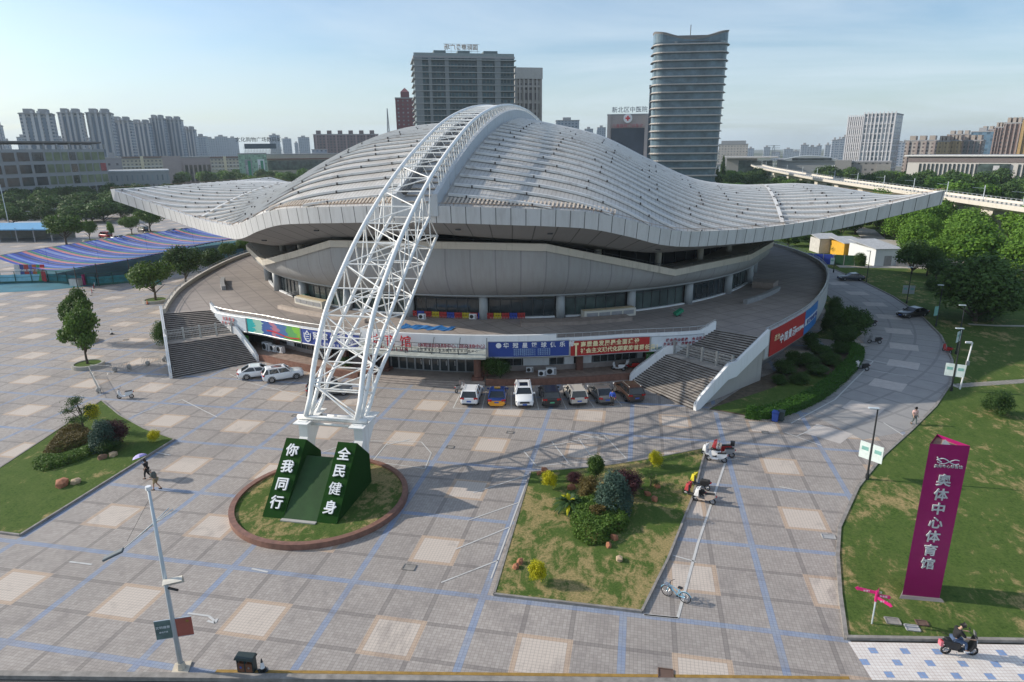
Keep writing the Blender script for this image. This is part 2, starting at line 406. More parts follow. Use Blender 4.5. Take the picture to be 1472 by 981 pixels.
# ---- painted lines
def pline(mb, a, b, wd=.12, z=.018):
    a = Vector((a[0], a[1], z)); b = Vector((b[0], b[1], z)); d = (b-a); 
    if d.length < 1e-4: return
    d.normalize(); nn = Vector((-d.y, d.x, 0))*wd/2
    mb.quad(a-nn, b-nn, b+nn, a+nn)
mb = MB()
bay = [(6.4,27.6),(9.3,27.8),(12.2,28.2),(14.9,28.6),(17.6,29.2),(20.3,30.0),(23.0,31.0)]
for x, y in bay:
    dd = Vector((x-1, y-86)).normalized(); pline(mb, (x, y), (x-dd.x*5.0, y-dd.y*5.0), .1)
for i in range(6): pline(mb, bay[i], bay[i+1], .1)
for q in ([(300,622),(435,556)], ):
    pass
def plx(pts, wd=.1):
    w_ = [G(*p) for p in pts]
    for i in range(len(w_)-1): pline(mb, w_[i], w_[i+1], wd)
plx([(340,546),(397,560),(445,573)]); plx([(397,560),(438,541)]); plx([(425,566),(450,555)]); plx([(445,573),(452,568)])
plx([(753,649),(868,626),(901,660)]); plx([(753,649),(771,670)]); plx([(793,635),(819,668)]); plx([(831,630),(856,665)]); plx([(773,670),(901,660)])
plx([(762,681),(750,712),(706,832)]); plx([(760,683),(680,709)]); plx([(745,723),(672,749)]); plx([(733,758),(655,790)]); plx([(716,806),(634,838)])
plx([(1046,655),(1003,782),(974,889),(926,884)], .16); plx([(925,884),(975,889)])
plx([(1027,664),(1060,660)]); plx([(535,664),(611,674),(620,652),(606,636)]); plx([(535,664),(557,637)]); plx([(520,634),(606,636)])
plx([(463,651),(521,630)]); plx([(1128,622),(1181,641)]); plx([(1137,609),(1200,575),(1255,520),(1241,516),(1312,530)], .14); plx([(1146,627),(1182,612)])
plx([(1248,532),(1303,541)]); plx([(190,598),(262,575),(312,600)]); plx([(345,545),(330,538)])
plx([(245,655),(222,650)]); plx([(968,799),(1000,808)]); plx([(1120,700),(1150,706)])
plx([(1270,608),(1320,640)],.1)
tag(mb.build('painted_markings', LINE), kind='structure')
# flat parking-arrow chalk marks
mb = MB()
for pts in ([(270,882),(300,886),(308,893)], [(298,893),(309,896),(312,890)], [(100,808),(132,812)], [(362,818),(385,823)], [(820,622),(870,632)], [(556,640),(590,632)]):
    w_ = [G(*p) for p in pts]
    for i in range(len(w_)-1): pline(mb, w_[i], w_[i+1], .14, .02)
tag(mb.build('chalk_arrows', LINE), kind='structure')
# ---- planting beds in the plaza
def bed(name, poly, lawnmat, kerbw=.14, h=.16):
    flat(name, poly, h-.03, lawnmat)
    mb = MB(); n_ = len(poly)
    for i in range(n_):
        a, b_ = poly[i], poly[(i+1) % n_]; mb.beam((*a, h/2), (*b_, h/2), kerbw, h)
    tag(mb.build('bed_kerb', KERB), kind='structure')
PB = [(16.6,.25),(25.0,.25),(26.6,5.5),(28.6,13.4),(30.35,22.3),(25.5,19.3),(21.5,17.2),(16.25,15.4)]
bed('planted_bed_lawn', PB, GRASS_DRY)
LB = [(-16.3,.6),(-16.3,16.1),(-20.5,17.6),(-25.5,20.2),(-30.4,23.4),(-27.9,13.4),(-25.4,2.6),(-25.0,.7)]
bed('left_bed_lawn', LB, GRASS)
# hedge bed right of the stairs
bed('side_bed_soil', [(31.2,31.2),(36.6,29.4),(43.4,37.1),(47.5,43),(50.4,50),(52.4,55.6),(51.0,57.0),(45.5,52),(41.4,46.2),(37,41)], SOIL, .2, .1)
flat('side_bed_grass', [(31.6,31.6),(35.6,30.2),(41.5,37.0),(46,43.5),(44,46),(38.6,38.6),(34,34)], .095, GRASS)
flat('rear_side_bed', [(51.8,58.6),(54.6,63),(55.9,75),(56.4,88),(55.9,103),(54,114),(52,112),(54.2,100),(54.9,88),(53.2,76.5),(49.8,64.5),(47.2,60)], .05, GRASS_MID)
path_strip('bed_crossing_path', [(45.5,54.5),(53.4,57.4)], 1.3, .11)
# ------------------------------------------------------------------ the gymnasium
CX, CY, DZ = 1.0, 86.0, 5.0
KU=[0,5,10,14,18,22,25,28,32,38,45,52,60.5]
YF=[34.7,35.1,35.9,36.9,38.4,40.4,42.4,45,48.8,53.8,58.3,61.2,62.3]
ZF=[19.2,19.1,18.9,18.7,18.3,17.3,16.3,15.7,15.4,15.3,15.8,17.0,19.2]
KZ=[0,8,16,24,32,40,50,60.5]
ZR=[29.9,28.6,26.6,22.8,19.4,18.4,18.6,17.1]; ZL=[29.9,29.2,28.4,25.1,20.7,19.1,19.0,19.0]
def smooth_interp(x, xs, ys):
    # Catmull-Rom through knots
    if x <= xs[0]: return ys[0]
    if x >= xs[-1]: return ys[-1]
    for i in range(1, len(xs)):
        if x <= xs[i]: break
    x0, x1 = xs[i-1], xs[i]; h = x1-x0; t = (x-x0)/h
    m0 = 0 if i-1 == 0 else (ys[i]-ys[i-2])/(xs[i]-xs[i-2])
    m1 = (ys[i]-ys[i-1])/h if i+1 >= len(xs) else (ys[i+1]-ys[i-1])/(xs[i+1]-xs[i-1])
    return (2*t**3-3*t*t+1)*ys[i-1]+(t**3-2*t*t+t)*h*m0+(-2*t**3+3*t*t)*ys[i]+(t**3-t*t)*h*m1
def yf(u): return smooth_interp(abs(u), KU, YF)
def zf(u): return smooth_interp(abs(u), KU, ZF)
def zc(u): return smooth_interp(abs(u), KZ, ZR if u >= 0 else ZL)
ZB=[19.2,19.1,18.9,18.7,18.3,17.3,16.3,15.7,15.3,15.0,15.3,15.9,16.7]
def zb_(u): return smooth_interp(abs(u), KU, ZB) if u > 0 else zf(u)
def roofz(u, Y):
    y0 = yf(u); t = (Y-CY)/(CY-y0); t = max(-1, min(1, t))
    e = zf(u) if Y < CY else zb_(u)
    return e+(zc(u)-e)*(1-t*t)
# materials
m, nt, b = newmat('corrugated roof metal'); n = N(nt); p = n.pos('World'); s = n.sep(p)
st1 = n.noise(p, 1.0, 6, .7, .4, stretch=(.9, .16, .16)); st2 = n.noise(p, .12, 5, .65); st3 = n.noise(p, 2.2, 4, .75, stretch=(1, .35, 1))
corr = n.math('LESS_THAN', dist0(n, n.math('FRACT', n.math('DIVIDE', s[0], .45))), .14)
seam = n.math('LESS_THAN', dist0(n, n.math('FRACT', n.math('DIVIDE', s[1], 1.3))), .05)
c = n.mix(n.ramp(st1, .3, .72), (.62, .60, .57), (.50, .475, .44))
c = n.mix(n.math('MULTIPLY', n.ramp(st2, .42, .68), .55), c, (.36, .32, .28))
c = n.mix(n.math('MULTIPLY', n.ramp(st3, .6, .8), .6), c, (.25, .19, .14))
c = n.mix(n.math('MULTIPLY', corr, .3), c, (.22, .20, .185))
c = n.mix(n.math('MULTIPLY', seam, .12), c, (.2, .17, .15))
n.link(c, b.inputs['Base Color']); b.inputs['Roughness'].default_value = .55; b.inputs['Metallic'].default_value = .15
n.bump(corr, b, .5, .03)
ROOF = m
RIB = worn_white('rib metal', (.66, .65, .63), (.26, .20, .16), 1.1, vert=False, rough=.5)
CLIP = plain('dark clip', (.06, .05, .05), .8)
def panel_mat(name, col, seamcol, w_=1.6, rough=.5, amt=.35):
    "cladding whose vertical joints run by distance along the wall (UV x), with rain streaks"
    m, nt, b = newmat(name); n = N(nt); uv = n.pos('UV'); s = n.sep(uv)
    pid = n.math('FLOOR', n.math('DIVIDE', s[0], w_))
    wn = nt.nodes.new('ShaderNodeTexWhiteNoise'); wn.noise_dimensions = '1D'; nt.links.new(pid, wn.inputs['W'])
    j = n.math('LESS_THAN', dist0(n, n.math('FRACT', n.math('DIVIDE', s[0], w_))), .028)
    st = n.noise(uv, 1.0, 5, .7, stretch=(1.8, .3, 1)); f = n.math('MULTIPLY', n.ramp(st, .45, .8), amt)
    c = n.mix(n.math('MULTIPLY', wn.outputs[0], .25), col, tuple(x*.72 for x in col))
    c = n.mix(f, c, (.20, .17, .14)); c = n.mix(j, c, seamcol)
    n.link(c, b.inputs['Base Color']); b.inputs['Roughness'].default_value = rough
    return m
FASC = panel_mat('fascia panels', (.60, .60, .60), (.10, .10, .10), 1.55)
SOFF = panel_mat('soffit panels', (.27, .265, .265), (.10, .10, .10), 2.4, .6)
BOWL = panel_mat('bowl cladding', (.36, .36, .36), (.25, .25, .25), 2.9, .55, .4)
CREAM = worn_white('weathered cream concrete', (.58, .53, .45), (.16, .13, .10), .9)
DECKM, nt, b = newmat('deck paving'); n = N(nt); p = n.pos('World'); s = n.sep(p)
ca, sa = cos(.75), sin(.75)
rx = n.math('ADD', n.math('MULTIPLY', s[0], ca), n.math('MULTIPLY', s[1], sa)); ry = n.math('SUBTRACT', n.math('MULTIPLY', s[1], ca), n.math('MULTIPLY', s[0], sa))
j = n.math('MAXIMUM', n.math('LESS_THAN', dist0(n, n.math('FRACT', n.math('DIVIDE', rx, 2.4))), .035), n.math('LESS_THAN', dist0(n, n.math('FRACT', n.math('DIVIDE', ry, 2.4))), .035))
f = n.noise(p, .25, 6, .7, .5); f2 = n.noise(p, .07, 3, .6)
c = n.mix(n.ramp(f, .3, .7), (.38, .325, .29), (.26, .225, .205)); c = n.mix(n.math('MULTIPLY', n.ramp(f2, .45, .7), .6), c, (.17, .15, .14))
c = n.mix(n.math('MULTIPLY', j, .5), c, (.13, .115, .11)); n.link(c, b.inputs['Base Color']); b.inputs['Roughness'].default_value = .75
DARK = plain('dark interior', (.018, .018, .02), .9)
GLASS = glassy('dark window glass', (.035, .045, .05), .06)
GLASSG = glassy('greenish window glass', (.06, .085, .08), .08)
FRAME = plain('window frame grey', (.30, .31, .32), .4)
FRAMED = plain('dark frame', (.05, .055, .06), .4)
COLM = worn_white('column paint', (.36, .38, .39), (.16, .15, .14), .5)
STEEL = plain('galvanised rail', (.42, .43, .43), .4, .6)
REDW = plain('red brown render', (.16, .075, .055), .7, var=.3)
def uv_strip(mb_, name, mat, parent, uvs, smooth=True):
    o = mb_.build(name, mat, parent, smooth); me = o.data; lay = me.uv_layers.new(name='UVMap')
    for l in me.loops: lay.data[l.index].uv = uvs[l.vertex_index]
    return o
gym = empty('gymnasium', (0, 0, 0), 0, 'huge grey white gymnasium with winged ribbed roof on a round podium', 'sports hall')
# roof outline (closed, going front left->right then back right->left)
us = [-60.5+121*i/120 for i in range(121)]
front = [(CX+u, yf(u), zf(u)) for u in us]
# roof skin
nt_ = 44; vs = []; fs = []
for u in us:
    y0 = yf(u)
    for k in range(nt_+1):
        t = -1+2*k/nt_; Y = CY+t*(CY-y0); vs.append((CX+u, Y, roofz(u, Y)))
for i in range(120):
    for k in range(nt_):
        a = i*(nt_+1)+k; c_ = a+nt_+1; fs.append((a, c_, c_+1, a+1))
mb = MB(); mb.add(vs, fs); mb.build('roof', ROOF, gym, smooth=True)
# ribs
Yk = 37.4; ribn = 0
while Yk < 135:
    for sgn in (-1, 1):
        pts = []; u = 2.9
        while u <= 60.0:
            uu = sgn*u
            if yf(uu)+.25 < Yk < 2*CY-yf(uu)-.25: pts.append((CX+uu, Yk, roofz(uu, Yk)))
            else: break
            u += 1.0
        if len(pts) < 4: continue
        mb = MB(); A = []; wd, h = .34, .24
        L = len(pts)
        prof = [(-wd, -.02), (-wd, h), (wd*.2, h+.04), (wd, .05)]
        vv = []
        for q in pts: vv += [(q[0], q[1]+dy, q[2]+dz) for dy, dz in prof]
        ff = []
        for i in range(L-1):
            for j in range(3):
                a = i*4+j; q4 = (a, a+4, a+5, a+1); ff.append(q4 if sgn > 0 else q4[::-1])
        mb.add(vv, ff, 0)
        rr = random.Random(int(Yk*10)+sgn)
        for i in range(2, L-1, 6):
            k = i+rr.choice((0, 1, 2))
            if k < L: q = pts[k]; mb.box((q[0], q[1]-wd-.02, q[2]+h*.3), (.14, .14, h*1.1), m=1)
        mb.build('roof_rib', [RIB, CLIP], gym)
    Yk += 2.45
# fascia all round
back = [(CX+u, 2*CY-yf(u), zb_(u)) for u in us[::-1]]
sideR = [(CX+60.5, lerp(62.3, 109.7, i/8), roofz(60.5, lerp(62.3, 109.7, i/8))) for i in range(1, 8)]; sideL = [(CX-60.5, lerp(109.7, 62.3, i/8), roofz(-60.5, lerp(109.7, 62.3, i/8))) for i in range(1, 8)]
per = front + sideR + back + sideL
def ring_uv(P):
    L = [0]
    for i in range(1, len(P)): L.append(L[-1]+(Vector(P[i])-Vector(P[i-1])).length)
    return L
def closed(P): return list(P)+[P[0]]
perc = closed(per); Lp = ring_uv(perc); nP = len(perc)
cen = Vector((CX, CY, 0))
def outn(i):
    a = Vector(perc[(i-1) % (nP-1)]); c_ = Vector(perc[(i+1) % (nP-1)]); d = c_-a; d.z = 0
    if d.length < 1e-5: d = Vector((1, 0, 0))
    d.normalize(); nn = Vector((d.y, -d.x, 0))
    return nn
offs = [outn(i) for i in range(nP)]
top = [Vector(q)+o_*.12+Vector((0,0,.14)) for q, o_ in zip(perc, offs)]
bot = [Vector(q)+o_*(-.1)-Vector((0,0,1.62)) for q, o_ in zip(perc, offs)]
mb = MB(); mb.strip(bot, top); uv_strip(mb, 'fascia', FASC, gym, [(l, 0) for l in Lp]+[(l, 1.75) for l in Lp], False)
mb = MB(); ins = [Vector(q)-o_*.55+Vector((0,0,.10)) for q, o_ in zip(perc, offs)]
mb.strip([v-Vector((0,0,.01)) for v in top], ins); mb.strip(ins, [v-Vector((0,0,.3)) for v in ins]); mb.build('roof_gutter', RIB, gym)
# thin safety rail on the fascia edge
mb = MB(); hi = [Vector(q)+Vector((0,0,.42)) for q in perc]
mb.tube(hi[::2]+[hi[0]], .022, 4, cap=False)
for i in range(0, nP-1, 2): mb.beam(Vector(perc[i])+Vector((0,0,.1)), hi[i], .035)
mb.build('edge_rail', plain('rusty rail', (.36, .24, .17), .7, var=.3), gym)
# soffit: from fascia foot in to a ring under the roof
inn = []
for i in range(nP):
    a = Vector(perc[i]); d = a-cen; th = atan2(d.y, d.x)
    k = abs(cos(th)); Rr = 41-4*k*k; 
    zi = 15.1-2.6*min(1, abs(a.x-CX)/27.0)
    inn.append(Vector((CX+Rr*cos(th), CY+Rr*sin(th), zi)))
mid = [b_.lerp(i_, .45)-Vector((0,0,.35+.02*(b_-i_).length)) for b_, i_ in zip(bot, inn)]
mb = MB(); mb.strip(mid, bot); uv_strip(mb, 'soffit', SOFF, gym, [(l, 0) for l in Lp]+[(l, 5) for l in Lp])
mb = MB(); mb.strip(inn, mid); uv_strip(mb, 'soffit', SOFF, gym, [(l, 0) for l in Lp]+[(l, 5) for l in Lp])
for i in (8, 22, 36, 46, 54, 64, 74, 86, 98, 110):
    mb = MB(); q = bot[i].lerp(mid[i], .45)-Vector((0,0,.06)); mb.box(q, (.55, .3, .12)); mb.build('soffit_light', FRAMED, gym)
# inner drum between soffit and bowl
def ring(R, z, n_=96, e=1.0): return [Vector((CX+R*cos(2*pi*i/n_), CY+R*sin(2*pi*i/n_)*e, z)) for i in range(n_)]
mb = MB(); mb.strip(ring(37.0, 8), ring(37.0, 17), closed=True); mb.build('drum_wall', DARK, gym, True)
mb = MB()
for i in range(96):
    a = 2*pi*i/96
    if sin(a) > .3: continue
    x, y = CX+37.1*cos(a), CY+37.1*sin(a); mb.box((x, y, 12.8), (.14, .14, 6.5), rz=a)
mb.strip(ring(37.15, 13.0), ring(37.15, 13.25), closed=True)
mb.build('drum_mullions', FRAMED, gym)
for a in (-128, -112, -95, -78, -63, -50, -38, -142, -155, -25, -10, -170):
    x, y = CX+39.6*cos(radians(a)), CY+39.6*sin(radians(a)); mb = MB(); mb.tube([(x, y, 9.5), (x, y, 14.5)], .45, 10); mb.build('drum_column', CREAM, gym, True)
# bowl
bk = [(-44.0,0,10.6),(-42.8,-11,10.2),(-37.7,-23.3,10.0),(-27.2,-36.2,9.95),(-20,-40.2,11.9),(-12.8,-45.0,14.0),(0,-45.6,14.15),(12.8,-45.0,14.0),(20,-40.2,11.9),(27.2,-36.2,9.95),(37.7,-23.3,10.0),(42.8,-11,10.2),(44.0,0,10.6)]
bk = bk+[(x, -y, z) for x, y, z in bk[1:-1][::-1]]
rim = []
for i in range(len(bk)):
    a, c_ = Vector(bk[i]), Vector(bk[(i+1) % len(bk)])
    for k in range(8): rim.append(a.lerp(c_, k/8))
rim = closed([r_+Vector((CX, CY, 0)) for r_ in rim]); Lr = ring_uv(rim)
low = []; 
for r_ in rim:
    th = atan2(r_.y-CY, r_.x-CX); low.append(Vector((CX+42.6*cos(th), CY+42.6*sin(th), 8.0)))
levels = [low]
for t in (.18, .36, .55, .75, 1.0):
    row = []
    for r_, l_ in zip(rim, low):
        q = l_.lerp(r_, t); d = Vector((q.x-CX, q.y-CY, 0)).normalized(); h = r_.z-8.0
        q = q+d*(sin(pi*t)*h*.22); q.z = 8.0+h*(t**1.25); row.append(q)
    levels.append(row)
vs = [v for row in levels for v in row]; k = len(rim); fs = []
for L in range(5): fs += [(L*k+i, L*k+i+1, (L+1)*k+i+1, (L+1)*k+i) for i in range(k-1)]
mb = MB(); mb.add(vs, fs); uv_strip(mb, 'bowl', BOWL, gym, [(l, j*1.2) for j in range(6) for l in Lr])
rt = [r_+Vector((0,0,.75))+(Vector((r_.x-CX, r_.y-CY, 0)).normalized()*.35) for r_ in rim]
ro = [r_+(Vector((r_.x-CX, r_.y-CY, 0)).normalized()*.3)-Vector((0,0,.05)) for r_ in rim]
ri = [Vector((CX+37.2*cos(atan2(r_.y-CY, r_.x-CX)), CY+37.2*sin(atan2(r_.y-CY, r_.x-CX)), r_.z-.35)) for r_ in rim]
rt2 = [v-(Vector((v.x-CX, v.y-CY, 0)).normalized()*.5) for v in rt]
mb = MB(); mb.strip(rim, ro); mb.strip(ro, rt); mb.strip(rt, rt2); mb.strip(rt2, ri); mb.build('bowl_rim', CREAM, gym)
mb = MB(); mb.tube([v+Vector((0,0,.28)) for v in rt2[::2]], .03, 4, cap=False)
for v in rt2[::2]: mb.beam(v, v+Vector((0,0,.28)), .03)
mb.build('rim_rail', FRAMED, gym)
mb = MB(); mb.strip(ring(42.4, 7.75), ring(42.85, 7.95), closed=True); mb.strip(ring(42.85, 7.95), ring(42.85, 8.1), closed=True); mb.build('bowl_foot_trim', COLM, gym, True)
for (px, py) in ((523, 388), (855, 398)):
    pass
# bowl vents
for sg in (-1, 1):
    th = radians(-90+sg*31.0); q = Vector((CX+44.2*cos(th), CY+44.2*sin(th), 10.4)); mb = MB(); mb.box(q, (1.5, .2, .9), rz=th+pi/2); mb.build('bowl_vent', FRAMED, gym)
# glass storey: columns and windows
ncol = 28; 
for i in range(ncol):
    a = 2*pi*(i+.5)/ncol - pi/2
    deg_ = degrees(a)
    if sin(a) > .45: continue
    x, y = CX+41.9*cos(a), CY+41.9*sin(a)
    mb = MB(); mb.tube([(x, y, DZ), (x, y, 8.0)], .55, 14); mb.build('column', COLM, gym, True)
    a2 = a+2*pi/ncol
    if sin(a2) > .5: continue
    # window wall between columns
    e0, e1 = a+.016, a2-.016
    f = MB(); nn = 6; pt = lambda t, R, z: Vector((CX+R*cos(lerp(e0, e1, t)), CY+R*sin(lerp(e0, e1, t)), z))
    R0 = 41.5
    for k in range(nn+1): f.beam(pt(k/nn, R0, DZ+.1), pt(k/nn, R0, 7.9), .09)
    for z in (DZ+.15, 7.3, 7.85):
        for k in range(nn): f.beam(pt(k/nn, R0, z), pt((k+1)/nn, R0, z), .1)
    wf = f.build('window', FRAMED, gym)
    g = MB(); 
    for k in range(nn): g.quad(pt(k/nn, R0-.05, DZ+.15), pt((k+1)/nn, R0-.05, DZ+.15), pt((k+1)/nn, R0-.05, 7.9), pt(k/nn, R0-.05, 7.9))
    g.build('pane', GLASSG if i % 3 else GLASS, wf)
    sgl = MB(); 
    for k in range(nn): sgl.beam(pt(k/nn, 41.75, DZ+.1), pt((k+1)/nn, 41.75, DZ+.1), .35, .16)
    sgl.build('sill', WHITE, wf)
# arch housing strip on the roof
def hw(Y): return 1.95
SX = 1.0
Ys = [34.6+i*1.5 for i in range(70) if 34.6+i*1.5 <= 137.4]
prof = []
for Y in Ys:
    z = roofz(0, Y)+.25; h = hw(Y)
    prof.append([Vector((SX-h-.5, Y, z-1.2)), Vector((SX-h-.5, Y, z+1.0)), Vector((SX-h, Y, z+1.1)), Vector((SX-h+.5, Y, z+.15)), Vector((SX+h-.5, Y, z+.15)), Vector((SX+h, Y, z+1.1)), Vector((SX+h+.5, Y, z+1.0)), Vector((SX+h+.5, Y, z-1.2))])
mb = MB()
vs = [v for r_ in prof for v in r_]; fs = []
for i in range(len(prof)-1):
    for j in range(7): a = i*8+j; fs.append((a, a+1, a+9, a+8))
fs.append(tuple(range(8)))
mb.add(vs, fs); mb.build('arch_housing', worn_white('housing panels', (.50, .52, .54), (.22, .2, .18), .9), gym)
mb = MB()
for i in range(0, len(prof)-1):
    v = prof[i]; mb.beam(v[3]+Vector((0,0,.12)), v[4]+Vector((0,0,.12)), .3, .12)
mb.build('housing_slats', plain('rusty slats', (.46, .40, .34), .7, var=.25), gym)
mb = MB(); mb.tube([r_[2]+Vector((.9, 0, .15)) for r_ in prof], .35, 6); mb.build('roof_duct', FRAMED, gym)
# short eave slats near the front edge
for sg in (-1, 1):
    mb = MB()
    for k in range(42):
        u = sg*(3.0+k*.42); y = yf(u)+.7; mb.beam((CX+u, y, roofz(u, y)+.12), (CX+u-.25*0, y+1.15, roofz(u, y+1.15)+.12), .2, .12)
    mb.build('eave_slats', plain('eave slat', (.52, .44, .36), .7, var=.2), gym)
for sg in (-1, 1):
    mb = MB(); P = []
    for Y in [46+i*2 for i in range(40)]:
        u = sg*(39.5+ (Y-47)*.09 if Y < 86 else 43+(Y-86)*.05)
        if yf(u) < Y < 2*CY-yf(u): P.append(Vector((CX+u, Y, roofz(u, Y)+.3)))
    mb.strip([v+Vector((-.22,0,0)) for v in P], [v+Vector((.22,0,.03)) for v in P]); 
    for i in range(1, len(P), 3): mb.box(P[i]+Vector((0,0,.15)), (.25, .3, .12), m=1)
    mb.build('roof_seam', [RIB, CLIP], gym)
# ------------------------------------------------------------------ podium
def cp(a, R, z):
    if 50.8 <= R < 53.6:                       # the front edge swings out towards the stairs
        t = max(0, min(1, (abs(a+90)-24)/12.9)); R += 1.8*t*t*(3-2*t)
    a = radians(a); return Vector((CX+R*cos(a), CY+R*sin(a), z))
pod = empty('podium', (0, 0, 0), 0, 'round raised podium with paved deck and white parapet under the gymnasium', 'podium')
RF = 51.3
outR = [(36.9,40.9),(40.0,46),(44.3,54),(48.6,65),(52.2,77),(54.2,88),(54.0,100),(51,113),(44,126),(33,136),(18,142),(0,144)]
outL = [(-x, y) for x, y in outR]
fa0, fa1 = -126.5, -53.5          # front arc between the stairs
arc = [cp(lerp(fa0, fa1, i/60), RF, 0) for i in range(61)]
inS = (31.9, 43.45)
deckp = [(CX-inS[0], inS[1])]+[(v.x, v.y) for v in arc if abs(v.x-CX) < 31.2]+[(CX+inS[0], inS[1])]+[(CX+x, y) for x, y in outR]+[(CX+x, y) for x, y in outL[::-1][1:]]
o = flat('deck', deckp, DZ, DECKM, None, pod)
# deck body edge
mb = MB(); n_ = len(deckp)
ed = [Vector((x, y, 0)) for x, y in deckp]
Vw = worn_white('podium wall', (.50, .50, .49), (.2, .18, .16), .8)
def wall_poly(mb, pts, z0, z1, th):
    "thick wall along an open polyline (outward = right of travel)"
    n = len(pts); nn = []
    for i in range(n):
        d = (pts[min(n-1, i+1)]-pts[max(0, i-1)]); d.z = 0; d.normalize(); nn.append(Vector((d.y, -d.x, 0)))
    a0 = [p+Vector((0,0,z0)) for p in pts]; a1 = [p+Vector((0,0,z1)) for p in pts]
    b0 = [p-q*th+Vector((0,0,z0)) for p, q in zip(pts, nn)]; b1 = [p-q*th+Vector((0,0,z1)) for p, q in zip(pts, nn)]
    mb.strip(a0, a1); mb.strip(a1, b1); mb.strip(b1, b0); mb.strip(b0, a0)
    mb.quad(a0[0], b0[0], b1[0], a1[0]); mb.quad(a0[-1], a1[-1], b1[-1], b0[-1])
oR = [Vector((CX+x, y, 0)) for x, y in outR]; oL = [Vector((CX+x, y, 0)) for x, y in outL[::-1]]
def dens(P, k=6):
    # Catmull subdivision
    out = []
    for i in range(len(P)-1):
        p0 = P[max(0,i-1)]; p1 = P[i]; p2 = P[i+1]; p3 = P[min(len(P)-1,i+2)]
        for j in range(k):
            t = j/k; out.append(.5*((2*p1)+(-p0+p2)*t+(2*p0-5*p1+4*p2-p3)*t*t+(-p0+3*p1-3*p2+p3)*t**3))
    return out+[P[-1]]
oR = dens(oR); oL = dens(oL)
mb = MB(); wall_poly(mb, [v for v in oR], 2.6, DZ+.55, .35); mb.build('parapet', Vw, pod)
mb = MB(); wall_poly(mb, [v for v in oL], 0, DZ+.55, .35); mb.build('parapet', CREAM, pod)
mb = MB(); inn_ = [v+(Vector((CX, CY, 0))-v).normalized()*2.2 for v in oR]; wall_poly(mb, inn_, 0, DZ-.02, .3); mb.build('podium_wall', plain('dark grey wall render', (.22, .21, .20), .8), pod)  # set-back wall in a darker grey render than the parapet
mb = MB(); wall_poly(mb, [v+(Vector((CX, CY, 0))-v).normalized()*.05 for v in oR], 2.4, 2.65, 2.2); mb.build('ledge', CONC, pod)
for P in (oR, oL):
    mb = MB(); H = [v+Vector((0,0,DZ+1.0))+(Vector((CX,CY,0))-v).normalized()*.17 for v in P]
    mb.tube(H, .035, 5)
    mb.tube([v-Vector((0,0,.2)) for v in H], .025, 4)
    for v in H[::2]: mb.beam(v, v-Vector((0,0,.45)), .05)
    mb.build('railing', STEEL, pod)
# front fascia strip
mb = MB(); F = [cp(lerp(fa0, fa1, i/70), RF, 0) for i in range(71)]
F = [Vector((CX-inS[0], inS[1], 0))]+[v for v in F if abs(v.x-CX) < 31.2]+[Vector((CX+inS[0], inS[1], 0))]
wall_poly(mb, F, 3.0, DZ+.08, .25); mb.build('front_fascia', WHITE, pod)
mb = MB(); Fc = [cp(lerp(-98.2, -73.5, i/24), RF+.12, 0) for i in range(25)]; wall_poly(mb, Fc, 3.35, DZ+.55, .3); mb.build('entrance_fascia', WHITE, pod)
mb = MB(); Hh = [v+Vector((0,0,DZ+.55))+(Vector((CX,CY,0))-v).normalized()*.2 for v in F]; mb.tube(Hh, .035, 5)
for v in Hh: mb.beam(v, v-Vector((0,0,.45)), .04)
mb.build('front_railing', STEEL, pod)
mb = MB(); wall_poly(mb, F, 2.9, 3.02, 3.5); mb.build('soffit_slab', plain('soffit slab', (.3, .29, .28), .8), pod)
# facade wall below
WR = 48.4
mb = MB(); W = [cp(lerp(-126, -54, i/60), WR, 0) for i in range(61)]
wall_poly(mb, [v for v in W if not -98 < degrees(atan2(v.y-CY, v.x-CX)) < -82.6 or True], 0, 1.15, .3)
mb.build('plinth_wall', plain('pinkish wall tile', (.34, .29, .27), .6, var=.15, scale=3), pod)
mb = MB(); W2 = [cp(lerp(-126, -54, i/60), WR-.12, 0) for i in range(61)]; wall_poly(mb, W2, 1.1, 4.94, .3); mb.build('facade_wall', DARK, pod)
wins = [(-118.5,-116.3,0),(-115.3,-113.6,1),(-113.0,-106.5,2),(-105.6,-103.2,0),(-102.8,-99.4,2),(-82.2,-77.6,2),(-77.4,-73.9,1),(-73.8,-71.9,2),(-71.8,-70.5,1),(-69.2,-68.0,1),(-67.8,-61.4,2),(-61.2,-60.4,1),(-59.1,-57.9,1)]
for a0, a1, kd in wins:
    if kd == 2:
        k = max(2, int((a1-a0)/.95)); f = MB()
        for i in range(k+1): f.beam(cp(lerp(a0, a1, i/k), WR+.02, 1.1), cp(lerp(a0, a1, i/k), WR+.02, 3.0), .07)
        for z in (1.13, 2.0, 2.95):
            for i in range(k): f.beam(cp(lerp(a0, a1, i/k), WR+.02, z), cp(lerp(a0, a1, (i+1)/k), WR+.02, z), .06)
        wf = f.build('window', FRAME, pod); g = MB()
        for i in range(k): g.quad(cp(lerp(a0, a1, i/k), WR-.04, 1.1), cp(lerp(a0, a1, (i+1)/k), WR-.04, 1.1), cp(lerp(a0, a1, (i+1)/k), WR-.04, 3), cp(lerp(a0, a1, i/k), WR-.04, 3))
        g.build('pane', GLASS, wf)
    elif kd == 1:
        f = MB(); k = 3
        wall_poly(f, [cp(lerp(a0, a1, i/k), WR+.06, 0) for i in range(k+1)], 1.12, 3.0, .1); f.build('wall_panel', WHITE, pod)
for a in (-117.2, -106.0, -103.0, -99.0, -98.4, -82.4, -69.85, -59.75):
    c_ = cp(a, WR+.45, 0); mb = MB(); mb.box((c_.x, c_.y, 1.6), (.75, .5, 3.0), rz=radians(a+90)); mb.build('pilaster', REDW, pod)
